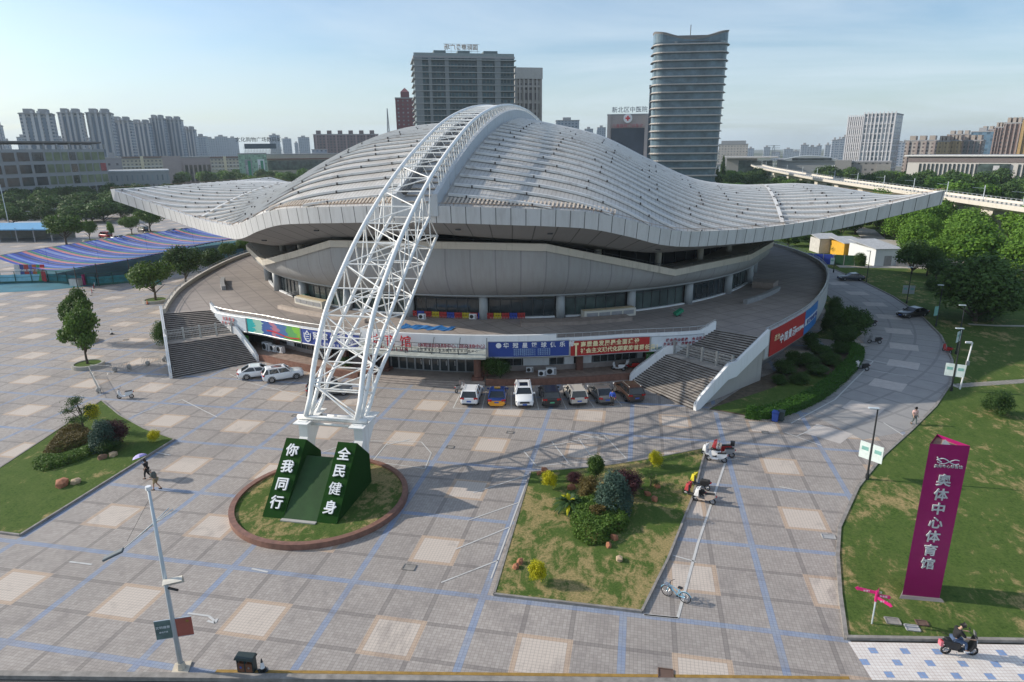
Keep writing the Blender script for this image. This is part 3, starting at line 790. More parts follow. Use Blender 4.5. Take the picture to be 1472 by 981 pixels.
for a in (-97.3, -83.2, -96.2, -82.3):
    c_ = cp(a, 50.9 if a in (-97.3, -83.2) else 49.4, 0); mb = MB(); mb.tube([(c_.x, c_.y, .1), (c_.x, c_.y, 3.6)], .42, 14); mb.box((c_.x, c_.y, .35), (1.3, 1.1, .7), rz=radians(a+90)); mb.build('entrance_column', REDW, pod)
# entrance: recessed doors
mb = MB(); k = 12
Dd = [cp(lerp(-97, -82.8, i/k), WR+.1, 0) for i in range(k+1)]
for i in range(k): mb.quad(Dd[i]+Vector((0,0,.35)), Dd[i+1]+Vector((0,0,.35)), Dd[i+1]+Vector((0,0,3.0)), Dd[i]+Vector((0,0,3.0)))
mb.build('entrance_glass', GLASS, pod)
for i in range(k):
    f = MB(); a, c_ = Dd[i], Dd[i+1]; o_ = (a-Vector((CX, CY, 0))).normalized()*.06
    for v in (a.lerp(c_, .04), a.lerp(c_, .96)): f.beam(v+o_+Vector((0,0,.35)), v+o_+Vector((0,0,3.0)), .09)
    f.beam(a.lerp(c_, .1)+o_+Vector((0,0,.4)), a.lerp(c_, .9)+o_+Vector((0,0,.4)), .08); f.beam(a.lerp(c_, .1)+o_+Vector((0,0,2.6)), a.lerp(c_, .9)+o_+Vector((0,0,2.6)), .08)
    d_ = f.build('door', FRAME, pod)
    if 3 < i < 9: h = MB(); v = a.lerp(c_, .78)+o_*2.2; h.beam(v+Vector((0,0,1.1)), v+Vector((0,0,1.7)), .05); h.build('handle', WHITE, d_)
# raised walk and granite planter wall in front of the facade
mb = MB(); wall_poly(mb, [cp(lerp(-124.5, -98.6, i/20), 52.2, 0) for i in range(21)], 0, .62, 4.0); mb.build('raised_walk', plain('walk paving', (.30, .22, .18), .8, var=.3), pod)
mb = MB(); wall_poly(mb, [cp(lerp(-82.0, -57.0, i/20), 51.9, 0) for i in range(21)], 0, .5, 3.7); mb.build('raised_walk', plain('walk paving', (.30, .22, .18), .8), pod)
mb = MB(); wall_poly(mb, [cp(lerp(-124.5, -98.4, i/20), 52.35, 0) for i in range(21)], 0, .80, .3); mb.build('granite_wall', GRANITE, pod)
mb = MB(); wall_poly(mb, [cp(lerp(-82.1, -57.0, i/20), 52.0, 0) for i in range(21)], 0, .72, .3); mb.build('granite_wall', GRANITE, pod)
mb = MB()
for k_, (R_, z) in enumerate(((52.6, .12), (52.2, .24), (51.8, .36))):
    wall_poly(mb, [cp(lerp(-98.2, -82.2, i/12), R_, 0) for i in range(13)], 0, z, R_-48.6)
mb.build('entrance_steps', plain('step stone', (.34, .29, .26), .8, var=.2), pod)
# entrance canopy
can = MB(); k = 10
A0 = [cp(lerp(-98.0, -81.9, i/k), RF+.2, 4.15) for i in range(k+1)]; A1 = [cp(lerp(-98.0, -81.9, i/k), RF+2.0, 3.62) for i in range(k+1)]
can.strip(A1, A0); can.strip([v-Vector((0,0,.12)) for v in A0], [v-Vector((0,0,.12)) for v in A1]); can.strip([v-Vector((0,0,.2)) for v in A1], A1)
canopy = can.build('canopy', plain('weathered canopy sheet', (.36, .38, .35), .4, var=.25), pod)
for i in range(0, k+1, 2): st = MB(); st.beam(A0[i]+Vector((0,0,1.15)), A1[i].lerp(A0[i], .25), .06); st.build('canopy_stay', FRAMED, canopy)
# big red letters above the entrance
RED = plain('sign red', (.62, .03, .04), .5, var=.05); DKRED = plain('dark red letters', (.30, .03, .05), .5)
def arc_text(name, s, size, a0, R, z, mat, parent, step=None, depth=.05, bold=.0):
    step = step or size*1.1; ang = a0; out_ = []
    for ch in s:
        if ch != ' ':
            q = cp(ang, R, z); o = text_on(name, ch, size, q, radians(ang+90), mat, parent, depth, bold); out_.append(o)
        ang += degrees(step/R)
    return out_
def join_meshes(objs, name, parent):
    "merge freshly made glyph meshes into one object"
    bm = bmesh.new()
    for o in objs: bm.from_mesh(o.data)
    me = bpy.data.meshes.new(name); bm.to_mesh(me); bm.free()
    for m_ in objs[0].data.materials: me.materials.append(m_)
    for o in objs: bpy.data.objects.remove(o)
    return link(name, me, parent)
es = empty('entrance_sign', (0, 0, 0), 0, 'big red characters on a steel frame over the main entrance canopy', 'sign')
arc_text('letter', '体育馆', 1.35, -95.4, RF+1.2, 4.85, RED, es, 1.75, .08, .012)
g_ = arc_text('letter', '（体育馆全民健身中心、游泳健身中心）', .5, -90.1, RF+1.25, 4.62, DKRED, es, .44, .05, .006); join_meshes(g_, 'letter_row', es)
g_ = arc_text('letter', 'GYMNASIUM', .5, -96.3, RF+1.3, 4.05, DKRED, es, .55, .05, .01); join_meshes(g_, 'letter_row', es)
g_ = arc_text('letter', '全民健身中心游泳健身俱乐部训练中心', .3, -90.0, RF+1.3, 4.12, FRAMED, es, .40, .04, 0); join_meshes(g_, 'letter_row', es)
mb = MB()
for z in (3.85, 4.3, 4.9):
    mb.tube([cp(lerp(-97.5, -84.1, i/12), RF+1.32, z) for i in range(13)], .03, 4)
for i in range(13): q = lerp(-97.5, -84.1, i/12); mb.beam(cp(q, RF+1.32, 3.7), cp(q, RF+1.32, 4.9), .04)
mb.build('sign_frame', FRAMED, es)
# ------------------------------------------------------------------ banners hung along the front
def grad_mat(name, cols, dirx=True):
    m, nt, b = newmat(name); n = N(nt); uv = n.pos('UV'); s = n.sep(uv)
    f = n.noise(uv, 2.2, 3, .5, 1.2); f = n.math('ADD', n.math('MULTIPLY', s[0], .75), n.math('MULTIPLY', f, .35))
    r_ = nt.nodes.new('ShaderNodeValToRGB'); r_.color_ramp.interpolation = 'CONSTANT'; e = r_.color_ramp.elements
    while len(e) < len(cols): e.new(.5)
    for i, (p_, c_) in enumerate(cols): e[i].position = p_; e[i].color = (*c_, 1)
    nt.links.new(f, r_.inputs[0]); nt.links.new(r_.outputs[0], b.inputs['Base Color']); b.inputs['Roughness'].default_value = .45
    return m
BLUEB = plain('banner blue', (.018, .055, .27), .5, var=.06); REDB = plain('banner red', (.42, .018, .018), .5, var=.08)
PALE = plain('pale banner', (.60, .64, .68), .5, var=.08); LIGHTB = plain('banner text cream', (.85, .72, .42), .5); WTXT = plain('white lettering', (.80, .81, .82), .4, var=.03)
NAVY = plain('banner navy', (.04, .06, .20), .5)
def banner(a0, a1, z0, z1, mat, label, R=RF+.14):
    mb = MB(); k = max(3, int((a1-a0)*1.2)); P = [cp(lerp(a0, a1, i/k), R, 0) for i in range(k+1)]
    wall_poly(mb, P, z0, z1, .05); 
    o = mb.build('banner', mat); me = o.data; lay = me.uv_layers.new(name='UVMap')
    for l in me.loops:
        v = me.vertices[l.vertex_index].co; an = degrees(atan2(v.y-CY, v.x-CX)); lay.data[l.index].uv = ((an-a0)/(a1-a0), (v.z-z0)/(z1-z0))
    e = empty('banner', (0,0,0), 0, label, 'banner', 'banners along the podium edge'); o.name = 'sheet'; o.parent = e
    fr = MB(); fr.tube([v+Vector((0,0,z1)) for v in P], .045, 4); fr.tube([v+Vector((0,0,z0)) for v in P], .045, 4)
    fr.beam(P[0]+Vector((0,0,z0)), P[0]+Vector((0,0,z1)), .09); fr.beam(P[-1]+Vector((0,0,z0)), P[-1]+Vector((0,0,z1)), .09); fr.build('edge_frame', STEEL, e)
    return e
e = banner(-125.4, -118.6, 3.1, 4.95, PALE, 'pale banner with small red writing beside the left staircase')
g_ = arc_text('letter', '全民健身', .5, -123.0, RF+.24, 4.45, plain('soft red', (.5, .12, .12), .5), e, .62, .02, .01); join_meshes(g_, 'lettering', e)
g_ = arc_text('letter', '健康中国', .42, -123.3, RF+.24, 3.85, plain('soft red', (.5, .12, .12), .5), e, .62, .02, .01); join_meshes(g_, 'lettering', e)
colb = grad_mat('sports picture banner', [(0, (.03, .30, .36)), (.16, (.03, .42, .42)), (.26, (.35, .55, .45)), (.36, (.06, .12, .33)), (.50, (.42, .18, .24)), (.60, (.08, .16, .35)), (.72, (.12, .36, .12)), (.84, (.22, .5, .06))])
e = banner(-118.5, -107.8, 3.15, 4.98, colb, 'turquoise green and navy picture banner left of the arch truss')
mb = MB(); pts = [cp(lerp(-114.5, -108, i/10), RF+.22, 3.75-.3*(i/10)+.12*sin(i*.7)) for i in range(11)]; mb.strip(pts, [p+Vector((0,0,.14)) for p in pts]); mb.build('red_swoosh', RED, e)
e = banner(-107.7, -98.3, 3.1, 4.95, plain('banner royal blue', (.05, .08, .30), .5, var=.06), 'blue banner with white shield badge and white characters behind the arch truss')
mb = MB(); q = cp(-106.5, RF+.22, 4.08); 
for s_, k_ in ((1.0, 0), (.72, 1)):
    sh = [(-.55, .45), (-.55, -.1), (-.38, -.5), (0, -.72), (.38, -.5), (.55, -.1), (.55, .45), (.35, .3), (0, .75), (-.35, .3)]
    Mx = Matrix.Translation(q+(q-Vector((CX, CY, q.z))).normalized()*.02*k_) @ Matrix.Rotation(radians(-106.5+90), 4, 'Z') @ Matrix.Rotation(pi/2, 4, 'X')
    mb.prism([(x*s_, y*s_) for x, y in sh], 0, .02, m=k_, M=Mx)
for zz_ in (-.25, 0, .25): mb.box(q+Vector((0,0,zz_))+(q-Vector((CX, CY, q.z))).normalized()*.05, (.6, .02, .07), rz=radians(-106.5+90), m=0)
mb.build('shield_badge', [WTXT, BLUEB], e)
g_ = arc_text('letter', '冠军体育健身', .95, -105.0, RF+.24, 4.2, WTXT, e, 1.25, .03, .02); join_meshes(g_, 'lettering', e)
g_ = arc_text('letter', '健身游泳篮球羽毛球', .34, -104.4, RF+.24, 3.42, WTXT, e, .5, .02, 0); join_meshes(g_, 'lettering', e)
e = banner(-81.8, -71.9, 3.1, 4.85, BLUEB, 'deep blue banner with eight white characters right of the entrance')
g_ = arc_text('letter', '华冠星篮球俱乐部', .62, -79.6, RF+.24, 4.42, WTXT, e, 1.02, .03, .015); join_meshes(g_, 'lettering', e)
LTB = plain('pale blue lettering', (.35, .5, .7), .5)
for r_ in range(4):
    g_ = arc_text('letter', '地址体育馆篮球培训中心', .2, -78.6, RF+.24, 3.98-r_*.2, LTB, e, .22, .02, 0); join_meshes(g_, 'small_lettering', e)
    g_ = arc_text('letter', '训练时间电话', .2, -75.7, RF+.24, 3.98-r_*.2, LTB, e, .24, .02, 0); join_meshes(g_, 'small_lettering', e)
mb = MB(); q = cp(-80.5, RF+.22, 4.45); mb.prism([(.3*cos(2*pi*i/14), .3*sin(2*pi*i/14)) for i in range(14)], 0, .03, M=Matrix.Translation(q) @ Matrix.Rotation(radians(9.5), 4, 'Z') @ Matrix.Rotation(pi/2, 4, 'X')); mb.build('round_badge', WTXT, e)
e = banner(-71.8, -61.7, 3.0, 4.75, REDB, 'red propaganda banner with two rows of cream characters')
g_ = arc_text('letter', '高质量发展是全面建设', .62, -70.2, RF+.24, 4.3, LIGHTB, e, .68, .03, .02); join_meshes(g_, 'lettering', e)
g_ = arc_text('letter', '社会主义现代化国家的首要任务！', .60, -70.2, RF+.24, 3.55, LIGHTB, e, .61, .03, .02); join_meshes(g_, 'lettering', e)
mb = MB(); q = cp(-71.1, RF+.24, 3.05); mb.box(q+Vector((0,0,.7)), (.2, .03, 1.4), rz=radians(19)); mb.box(q+Vector((0,0,1.35)), (.55, .04, .25), rz=radians(19)); mb.build('pillar_motif', LIGHTB, e)
e = banner(-61.6, -54.9, 3.0, 4.72, PALE, 'pale landscape banner with dark red characters beside the right staircase')
DR = plain('maroon lettering', (.28, .04, .06), .5)
g_ = arc_text('letter', '绿水青山就是 金山银山', .38, -59.6, RF+.24, 4.25, DR, e, .42, .02, .015); join_meshes(g_, 'lettering', e)
g_ = arc_text('letter', '生态文明 美丽中国 绿色家园', .36, -59.9, RF+.24, 3.8, DR, e, .40, .02, .015); join_meshes(g_, 'lettering', e)
mb = MB()
for i in range(16): q = cp(-61.2+i*.38, RF+.23, 3.3+.08*sin(i)); mb.box(q, (.4, .03, .1+.12*((i*7)%3)), rz=radians(30))
mb.build('landscape_motif', plain('motif green', (.18, .26, .26), .6), e)
# right side banners on the outer parapet
def side_banner(p0, p1, z0, z1, mat, label):
    e = empty('banner', (0,0,0), 0, label, 'banner', 'banners along the podium edge')
    P = [p0.lerp(p1, i/6) for i in range(7)]; 
    P = []
    for i in range(7):
        a = lerp(p0, p1, i/6); P.append(a)
    mb = MB(); wall_poly(mb, P, z0, z1, .05); mb.build('sheet', mat, e); return e, P
def oRpt(t): # along right outer parapet, metres from the stair end
    L = 0
    for i in range(len(oR)-1):
        d = (oR[i+1]-oR[i]).length
        if L+d >= t: v = oR[i].lerp(oR[i+1], (t-L)/d); return v, (oR[i+1]-oR[i]).normalized()
        L += d
def side_banner(t0, t1, z0, z1, mat, label):
    e = empty('banner', (0,0,0), 0, label, 'banner', 'banners along the podium edge'); P = []
    for i in range(9):
        v, d = oRpt(lerp(t0, t1, i/8)); nn = Vector((d.y, -d.x, 0)); P.append(v+nn*.12)
    mb = MB(); wall_poly(mb, P, z0, z1, .06); mb.build('sheet', mat, e); return e
def side_text(e, s, size, t, z, mat, step):
    o_ = []
    for ch in s:
        v, d = oRpt(t); nn = Vector((d.y, -d.x, 0)); v = v+nn*.22; v.z = z
        o_.append(text_on('letter', ch, size, v, atan2(d.y, d.x), mat, e, .03, .02)); t += step
    join_meshes(o_, 'lettering', e)
e = side_banner(1.0, 12.2, 2.6, 5.6, REDB, 'red banner with white characters on the right side of the podium')
side_text(e, '中国黄酒', 1.15, 4.0, 4.0, WTXT, 1.35); side_text(e, '体育健身中心', .55, 8.7, 3.95, WTXT, .55); side_text(e, '活力', .7, 2.2, 4.5, LIGHTB, .8)
e = side_banner(12.3, 19.5, 2.6, 5.6, plain('bright banner blue', (.03, .16, .42), .5), 'blue and white banner furthest along the right side of the podium')
mb = MB(); P = []
for i in range(9): v, d = oRpt(lerp(12.5, 19.3, i/8)); P.append(v+Vector((d.y, -d.x, 0))*.15)
wall_poly(mb, P, 3.7, 4.5, .05); mb.build('white_stripe', PALE, e); side_text(e, '体育用品专卖', .6, 13.4, 4.1, BLUEB, 1.0)
# ------------------------------------------------------------------ stairs
STEP = plain('stair stone', (.40, .35, .31), .85, var=.3, scale=1.2)
STEPD = plain('dirty stair stone', (.36, .325, .29), .9, var=.4, scale=.9)
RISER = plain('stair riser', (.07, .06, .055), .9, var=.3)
def stairs(sg, label, mat):
    e = empty('staircase', (0,0,0), 0, label, 'staircase', 'staircases up to the podium')
    X = lambda u: CX+sg*u
    bi, bo, ti, to = Vector((X(22.7), 38.3, 0)), Vector((X(28.9), 31.1, 0)), Vector((X(31.9), 43.5, 0)), Vector((X(36.9), 40.9, 0))
    n1, n2 = 17, 14; s1, s2 = .42, .54
    mb = MB()
    def seg(s_): return bi.lerp(ti, s_), bo.lerp(to, s_)
    def slab(sa, sb, z, z0):
        a, b_ = seg(sa); c_, d_ = seg(sb); V = lambda v, z: Vector((v.x, v.y, z))
        top_ = [V(a, z), V(b_, z), V(d_, z), V(c_, z)]; lo_ = [V(a, z0), V(b_, z0)]
        q = top_ if sg > 0 else top_[::-1]
        mb.quad(*q, m=0)
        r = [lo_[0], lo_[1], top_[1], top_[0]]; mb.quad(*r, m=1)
    for k in range(n1): slab(s1*k/n1, s1*(k+1)/n1, 2.72*(k+1)/n1, 2.72*k/n1)
    slab(s1, s2, 2.73, 2.72)
    for k in range(n2): slab(s2+(1-s2)*k/n2, s2+(1-s2)*(k+1)/n2, 2.72+(DZ-2.72)*(k+1)/n2, 2.72+(DZ-2.72)*k/n2)
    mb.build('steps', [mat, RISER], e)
    def zline(s_): return 2.72*min(1, s_/s1)+(DZ-2.72)*max(0, (s_-s2)/(1-s2))
    for side in (0, 1):
        S = [0, .06, s1, s2, 1.0]; line = [seg(s_)[side] for s_ in S]
        d = (seg(1)[side]-seg(0)[side]).normalized(); nn = Vector((d.y, -d.x, 0))*.32
        if (seg(.5)[1-side]-seg(.5)[side]).dot(nn) > 0: nn = -nn
        mb = MB(); A = []; B = []
        for s_, v in zip(S, line):
            z = zline(s_); zb = max(0, z-.75) if side == 1 else max(0, z-.6)
            A.append((v+Vector((0,0,zb)), v+Vector((0,0,z+(.95 if s_ > 0 else .7)))))
        for i in range(len(A)-1):
            (a0_, a1_), (b0_, b1_) = A[i], A[i+1]
            mb.quad(a0_, b0_, b1_, a1_); mb.quad(a0_+nn, a1_+nn, b1_+nn, b0_+nn); mb.quad(a1_, b1_, b1_+nn, a1_+nn); mb.quad(a0_, a0_+nn, b0_+nn, b0_)
        mb.quad(A[0][0], A[0][1], A[0][1]+nn, A[0][0]+nn); mb.quad(A[-1][0], A[-1][0]+nn, A[-1][1]+nn, A[-1][1])
        mb.build('side_wall', WHITE, e)
        mb = MB(); P = [v[1]+nn*.5+Vector((0,0,.22)) for v in A]; mb.tube(P, .035, 5)
        for i in range(len(P)): mb.beam(P[i], P[i]-Vector((0,0,.25)), .04)
        mb.build('handrail', STEEL, e)
        # support wall beneath, set back
        if side == 1:
            mb = MB(); q = -nn*.6
            for i in range(1, len(A)-1):
                a0_, b0_ = A[i][0]+q, A[i+1][0]+q; mb.quad(Vector((a0_.x, a0_.y, 0)), Vector((b0_.x, b0_.y, 0)), b0_, a0_)
            mb.build('support_wall', CONC, e)
        else:
            mb = MB(); q = -nn*.4
            for i in range(1, len(A)-1):
                a0_, b0_ = A[i][0]+q, A[i+1][0]+q; mb.quad(Vector((a0_.x, a0_.y, 0)), Vector((b0_.x, b0_.y, 0)), b0_, a0_)
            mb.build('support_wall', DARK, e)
    return e, seg
eL, segL = stairs(-1, 'broad dirty stone staircase left of the arch truss', STEP)
eR, segR = stairs(1, 'broad dirty stone staircase right of the row of parked cars', STEPD)
def gate(seg, label):
    a, b_ = seg(.50); a = a.copy(); b_ = b_.copy(); a.z = b_.z = 2.73
    e = empty('stair_gate', a, 0, label, 'gate', 'gates across the stair landings'); L = (b_-a).length; d = (b_-a)/L
    for k in range(5):
        mb = MB(); p = d*(L*k/4)+Vector((0,0,.7)); mb.box(p+Vector((0,0,.1)), (.22, .22, 1.6), rz=atan2(d.y, d.x)); mb.build('post', STEEL, e)
    for k in range(4):
        mb = MB(); p0_ = d*(L*k/4+.12); p1_ = d*(L*(k+1)/4-.12)
        for z in (.15, .6, 1.0, 1.4): mb.beam(p0_+Vector((0,0,z)), p1_+Vector((0,0,z)), .05)
        for i in range(11): q = p0_.lerp(p1_, i/10); mb.beam(q+Vector((0,0,.15)), q+Vector((0,0,1.4)), .035)
        mb.build('panel', STEEL, e)
gate(segL, 'grey steel gate across the landing of the left staircase'); gate(segR, 'grey steel gate across the landing of the right staircase')
# ------------------------------------------------------------------ the white tubular arch
TY=[12.4,14.5,17,20,24,29,35,43,53,65,76,86]; TZ=[4.9,8.6,12.0,14.4,17.1,19.85,22.6,25.5,28.4,30.5,31.5,31.8]
def topz(Y):
    if Y > CY: Y = 2*CY-Y
    return smooth_interp(Y, TY, TZ)
AW = worn_white('arch white steel', (.86, .85, .82), (.48, .42, .34), .7, rough=.35)
arch = empty('arch_truss', (1, 13, 0), 0, 'tall white tubular steel arch truss leaping over the gymnasium roof', 'arch')
def half(Y): Y = min(Y, 2*CY-Y); return 2.12-(Y-12)/74*.45
AX = 1.05
def apart(mb_, name, smooth=True):
    o = mb_.build(name, AW, arch, smooth); o.matrix_parent_inverse = Matrix.Translation((-1, -13, 0)); return o
def samp(Ys_, zfun, n_=60): return [(y, zfun(y)) for y in Ys_]
topY = [12.4+ (2*CY-24.8)*i/160 for i in range(161)]
# arc-length stations
MYs=[13.1,15.0,17.8,21.5,26.0,29.3,32.9]; MZs=[4.6,7.0,9.4,11.8,14.7,16.6,18.3]
BYs=[13.9,16.5,20.3,25.4,30.8,35.4]; BZs=[4.3,6.4,8.4,10.9,13.9,16.2]
for sd_ in (-1, 1):
    T = [Vector((AX+sd_*half(y), y, topz(y))) for y in topY]; mb = MB(); mb.tube(T, .205, 10); apart(mb, 'top_chord')
    P = [Vector((AX+sd_*half(y), y, smooth_interp(y, MYs, MZs))) for y in [13.1+19.8*i/16 for i in range(17)]]
    mb = MB(); mb.tube(P, .165, 10); apart(mb, 'middle_chord')
    P = [Vector((AX+sd_*half(y), y, smooth_interp(y, BYs, BZs))) for y in [13.9+21.5*i/16 for i in range(17)]]
    mb = MB(); mb.tube(P, .165, 10); apart(mb, 'bottom_chord')
    # mirrored at the far end
    P = [Vector((AX+sd_*half(y), 2*CY-y, smooth_interp(y, MYs, MZs))) for y in [13.1+19.1*i/10 for i in range(11)]]
    mb = MB(); mb.tube(P, .25, 8); apart(mb, 'middle_chord')
def arclen_stations(fy, y0, y1, k):
    ys = [y0+(y1-y0)*i/400 for i in range(401)]; L = [0]
    for i in range(1, 401): L.append(L[-1]+hypot(ys[i]-ys[i-1], fy(ys[i])-fy(ys[i-1])))
    out_ = []
    for q in range(k+1):
        t = L[-1]*q/k
        i = next((i for i in range(1, 401) if L[i] >= t-1e-9), 400); f = (t-L[i-1])/max(1e-9, L[i]-L[i-1]); out_.append(ys[i-1]+f*(ys[i]-ys[i-1]))
    return out_
mzf = lambda y: smooth_interp(y, MYs, MZs); bzf = lambda y: smooth_interp(y, BYs, BZs)
K = 11
tS = arclen_stations(topz, 12.4, 36.5, K); mS = arclen_stations(mzf, 13.1, 32.9, K-1); bS = arclen_stations(bzf, 13.9, 35.4, K-1)
def P3(kind, sd_, i):
    if kind == 't': y = tS[i]; return Vector((AX+sd_*half(y), y, topz(y)))
    if kind == 'm': y = mS[min(i, K-1)]; return Vector((AX+sd_*half(y), y, mzf(y)))
    y = bS[min(i, K-1)]; return Vector((AX+sd_*half(y), y, bzf(y)))
R1 = .066
for i in range(K):
    mb = MB()
    for kd in 'tmb': mb.tube([P3(kd, -1, i), P3(kd, 1, i)], R1, 6, cap=False)
    apart(mb, 'cross_strut')
    if i < K-1 or True:
        mb = MB(); j = min(i+1, K)
        if i % 2: mb.tube([P3('t', -1, i), P3('t', 1, j)], R1, 6, cap=False)
        else: mb.tube([P3('t', 1, i), P3('t', -1, j)], R1, 6, cap=False)
        if i < K-1:
            mb.tube([P3('b', -1 if i % 2 else 1, i), P3('b', 1 if i % 2 else -1, i+1)], R1, 6, cap=False)
            mb.tube([P3('m', -1 if i % 2 else 1, i), P3('m', 1 if i % 2 else -1, i+1)], R1*.8, 6, cap=False)
        apart(mb, 'cross_brace')
    for sd_ in (-1, 1):
        mb = MB()
        mb.tube([P3('t', sd_, i), P3('m', sd_, i)], R1, 6, cap=False); mb.tube([P3('m', sd_, i), P3('b', sd_, i)], R1, 6, cap=False)
        if i < K-1:
            mb.tube([P3('t', sd_, i), P3('m', sd_, i+1)], R1*.8, 6, cap=False) if i % 2 else mb.tube([P3('m', sd_, i), P3('t', sd_, i+1)], R1*.8, 6, cap=False)
            mb.tube([P3('m', sd_, i), P3('b', sd_, i+1)], R1*.8, 6, cap=False) if not i % 2 else mb.tube([P3('b', sd_, i), P3('m', sd_, i+1)], R1*.8, 6, cap=False)
        apart(mb, 'side_web')
# over the roof
allS = arclen_stations(topz, 36.5, CY, 26); allS = allS+[2*CY-y for y in allS[::-1][1:]]
def rz_(Y): return roofz(0, Y)+1.15
for i, y in enumerate(allS):
    a, b_ = Vector((AX-half(y), y, topz(y))), Vector((AX+half(y), y, topz(y)))
    mb = MB(); mb.tube([a, b_], .085, 6, cap=False)
    if i % 2 == 0 and i < len(allS)-1:
        y2 = allS[i+1]; mb.tube([a, Vector((AX+half(y2), y2, topz(y2)))], .065, 6, cap=False)
    apart(mb, 'cross_strut')
for sd_ in (-1, 1):
    for part_ in range(0, len(allS)-1, 3):
        mb = MB()
        for i in range(part_, min(part_+3, len(allS)-1)):
            y = allS[i]; y2 = allS[i+1]; ym = (y+y2)/2
            for yy in (y, ym): mb.tube([Vector((AX+sd_*half(yy), yy, topz(yy))), Vector((AX+sd_*(hw(yy)+.15), yy, rz_(yy)))], .07, 5, cap=False)
            mb.tube([Vector((AX+sd_*half(y), y, topz(y))), Vector((AX+sd_*(hw(y2)+.15), y2, rz_(y2)))], .05, 5, cap=False)
            mb.tube([Vector((AX+sd_*half(y)*.2, y, topz(y)-.0)), Vector((AX+sd_*(hw(y)-.4), y, rz_(y)))], .045, 5, cap=False)
        apart(mb, 'roof_post')
# foot: cross beam, gusset plates and raking legs
for end in (0, 1):
    Yy = lambda y: y if not end else 2*CY-y
    mb = MB(); mb.tube([(AX-2.9, Yy(12.6), 4.75), (AX+2.9, Yy(12.6), 4.75)], .2, 12); mb.tube([(AX-2.6, Yy(12.9), 4.1), (AX+2.6, Yy(12.9), 4.1)], .12, 8); mb.tube([(AX-2.4, Yy(14.3), 4.2), (AX+2.4, Yy(14.3), 4.2)], .16, 8); apart(mb, 'foot_beam')
    for sd_ in (-1, 1):
        x = AX+sd_*2.3; mb = MB()
        poly = [(12.1, 4.6), (15.0, 4.3), (13.2, 2.6), (12.6, .1), (10.6, .1), (11.1, 2.2), (12.1, 3.3)]
        for t0_, t1_ in ((-.35, .35),):
            A = [Vector((x+t0_, Yy(py), pz)) for py, pz in poly]; B = [Vector((x+t1_, Yy(py), pz)) for py, pz in poly]; k = len(poly)
            mb.add(A+B, [tuple(range(k)), tuple(range(2*k-1, k-1, -1))]+[(i, (i+1) % k, k+(i+1) % k, k+i) for i in range(k)])
        mb.box((x, Yy(13.4), 4.5), (1.2, 3.4, .08)); apart(mb, 'foot_leg', False)
# ------------------------------------------------------------------ round lawn with the green blocks
rl = empty('round_planter', (1.7, 8.6, 0), 0, 'round planter with a red granite kerb under the arch foot', 'planter')
def rlp(mb_, name, mat, smooth=False):
    o = mb_.build(name, mat, rl, smooth); o.matrix_parent_inverse = Matrix.Translation((-1.7, -8.6, 0)); return o
mb = MB(); k = 72; c0 = Vector((1.7, 8.55, 0))
def rr(R, z): return [c0+Vector((R*cos(2*pi*i/k), R*sin(2*pi*i/k), z)) for i in range(k)]
mb.strip(rr(6.35, 0), rr(6.35, .42), closed=True); mb.strip(rr(6.35, .42), rr(5.95, .42), closed=True); mb.strip(rr(5.95, .42), rr(5.95, .2), closed=True)
rlp(mb, 'granite_kerb', GRANITE)
mb = MB(); mb.add(rr(5.95, .26), [tuple(range(k))]); rlp(mb, 'planter_lawn', mat_grass('round lawn grass', .5, 1.6))
# green turf clad blocks
m, nt, b = newmat('artificial turf'); n = N(nt); p = n.pos('Object')
f = n.noise(p, 40, 3, .8); f2 = n.noise(p, .8, 4, .6)
c = n.mix(n.ramp(f, .3, .7), (.006, .030, .006), (.022, .075, .014)); c = n.mix(n.math('MULTIPLY', n.ramp(f2, .5, .75), .4), c, (.03, .07, .01))
n.link(c, b.inputs['Base Color']); b.inputs['Roughness'].default_value = 1; b.inputs['Specular IOR Level'].default_value = .08; n.bump(f, b, .8, .03)
TURF = m
bs = empty('slogan_blocks', (1.7, 5, 0), 0, 'two green turf clad slanting blocks with white slogan characters joined by a ramp', 'sign')
def bp_(mb_, name, mat):
    o = mb_.build(name, mat, bs); o.matrix_parent_inverse = Matrix.Translation((-1.7, -5, 0)); return o
def block(x0, x1):
    poly = [(5.3, .24), (9.5, 4.4), (11.45, 2.6), (11.45, .24)]
    mb = MB(); A = [Vector((x0, y, z)) for y, z in poly]; B = [Vector((x1, y, z)) for y, z in poly]; k = 4
    mb.add(A+B, [(0,1,2,3), (7,6,5,4)]+[(i, k+i, k+(i+1) % k, (i+1) % k) for i in range(k)]); return mb
bp_(block(-1.15, .45), 'turf_block', TURF); bp_(block(2.95, 4.45), 'turf_block', TURF)
mb = MB(); P = [(5.25, .24), (9.3, 3.15), (9.5, 3.1), (11.2, .24)]
A = [Vector((.45, y, z)) for y, z in P]; B = [Vector((2.95, y, z)) for y, z in P]
mb.add(A+B, [(0,1,2,3), (7,6,5,4)]+[(i, 4+i, 4+(i+1) % 4, (i+1) % 4) for i in range(4)]); bp_(mb, 'ramp', plain('ramp turf', (.028, .07, .022), .95, var=.25, scale=.7))
mb = MB(); mb.bx(.4, 3.0, 5.0, 5.28, .2, .34); bp_(mb, 'ramp_sill', CONC)
tl = Matrix.Rotation(-radians(44.6), 4, 'X')
for x, s_ in ((-.33, '你我同行'), (3.72, '全民健身')):
    for i, ch in enumerate(s_):
        f = (.83, .62, .40, .175)[i]; y = lerp(5.3, 9.5, f); z = lerp(.24, 4.4, f)
        o = text_on('character', ch, .98, (x, y-.07, z+.07), 0, WTXT, bs, .12, 0 if ch == '健' else .014, tl); o.matrix_parent_inverse = Matrix.Translation((-1.7, -5, 0))
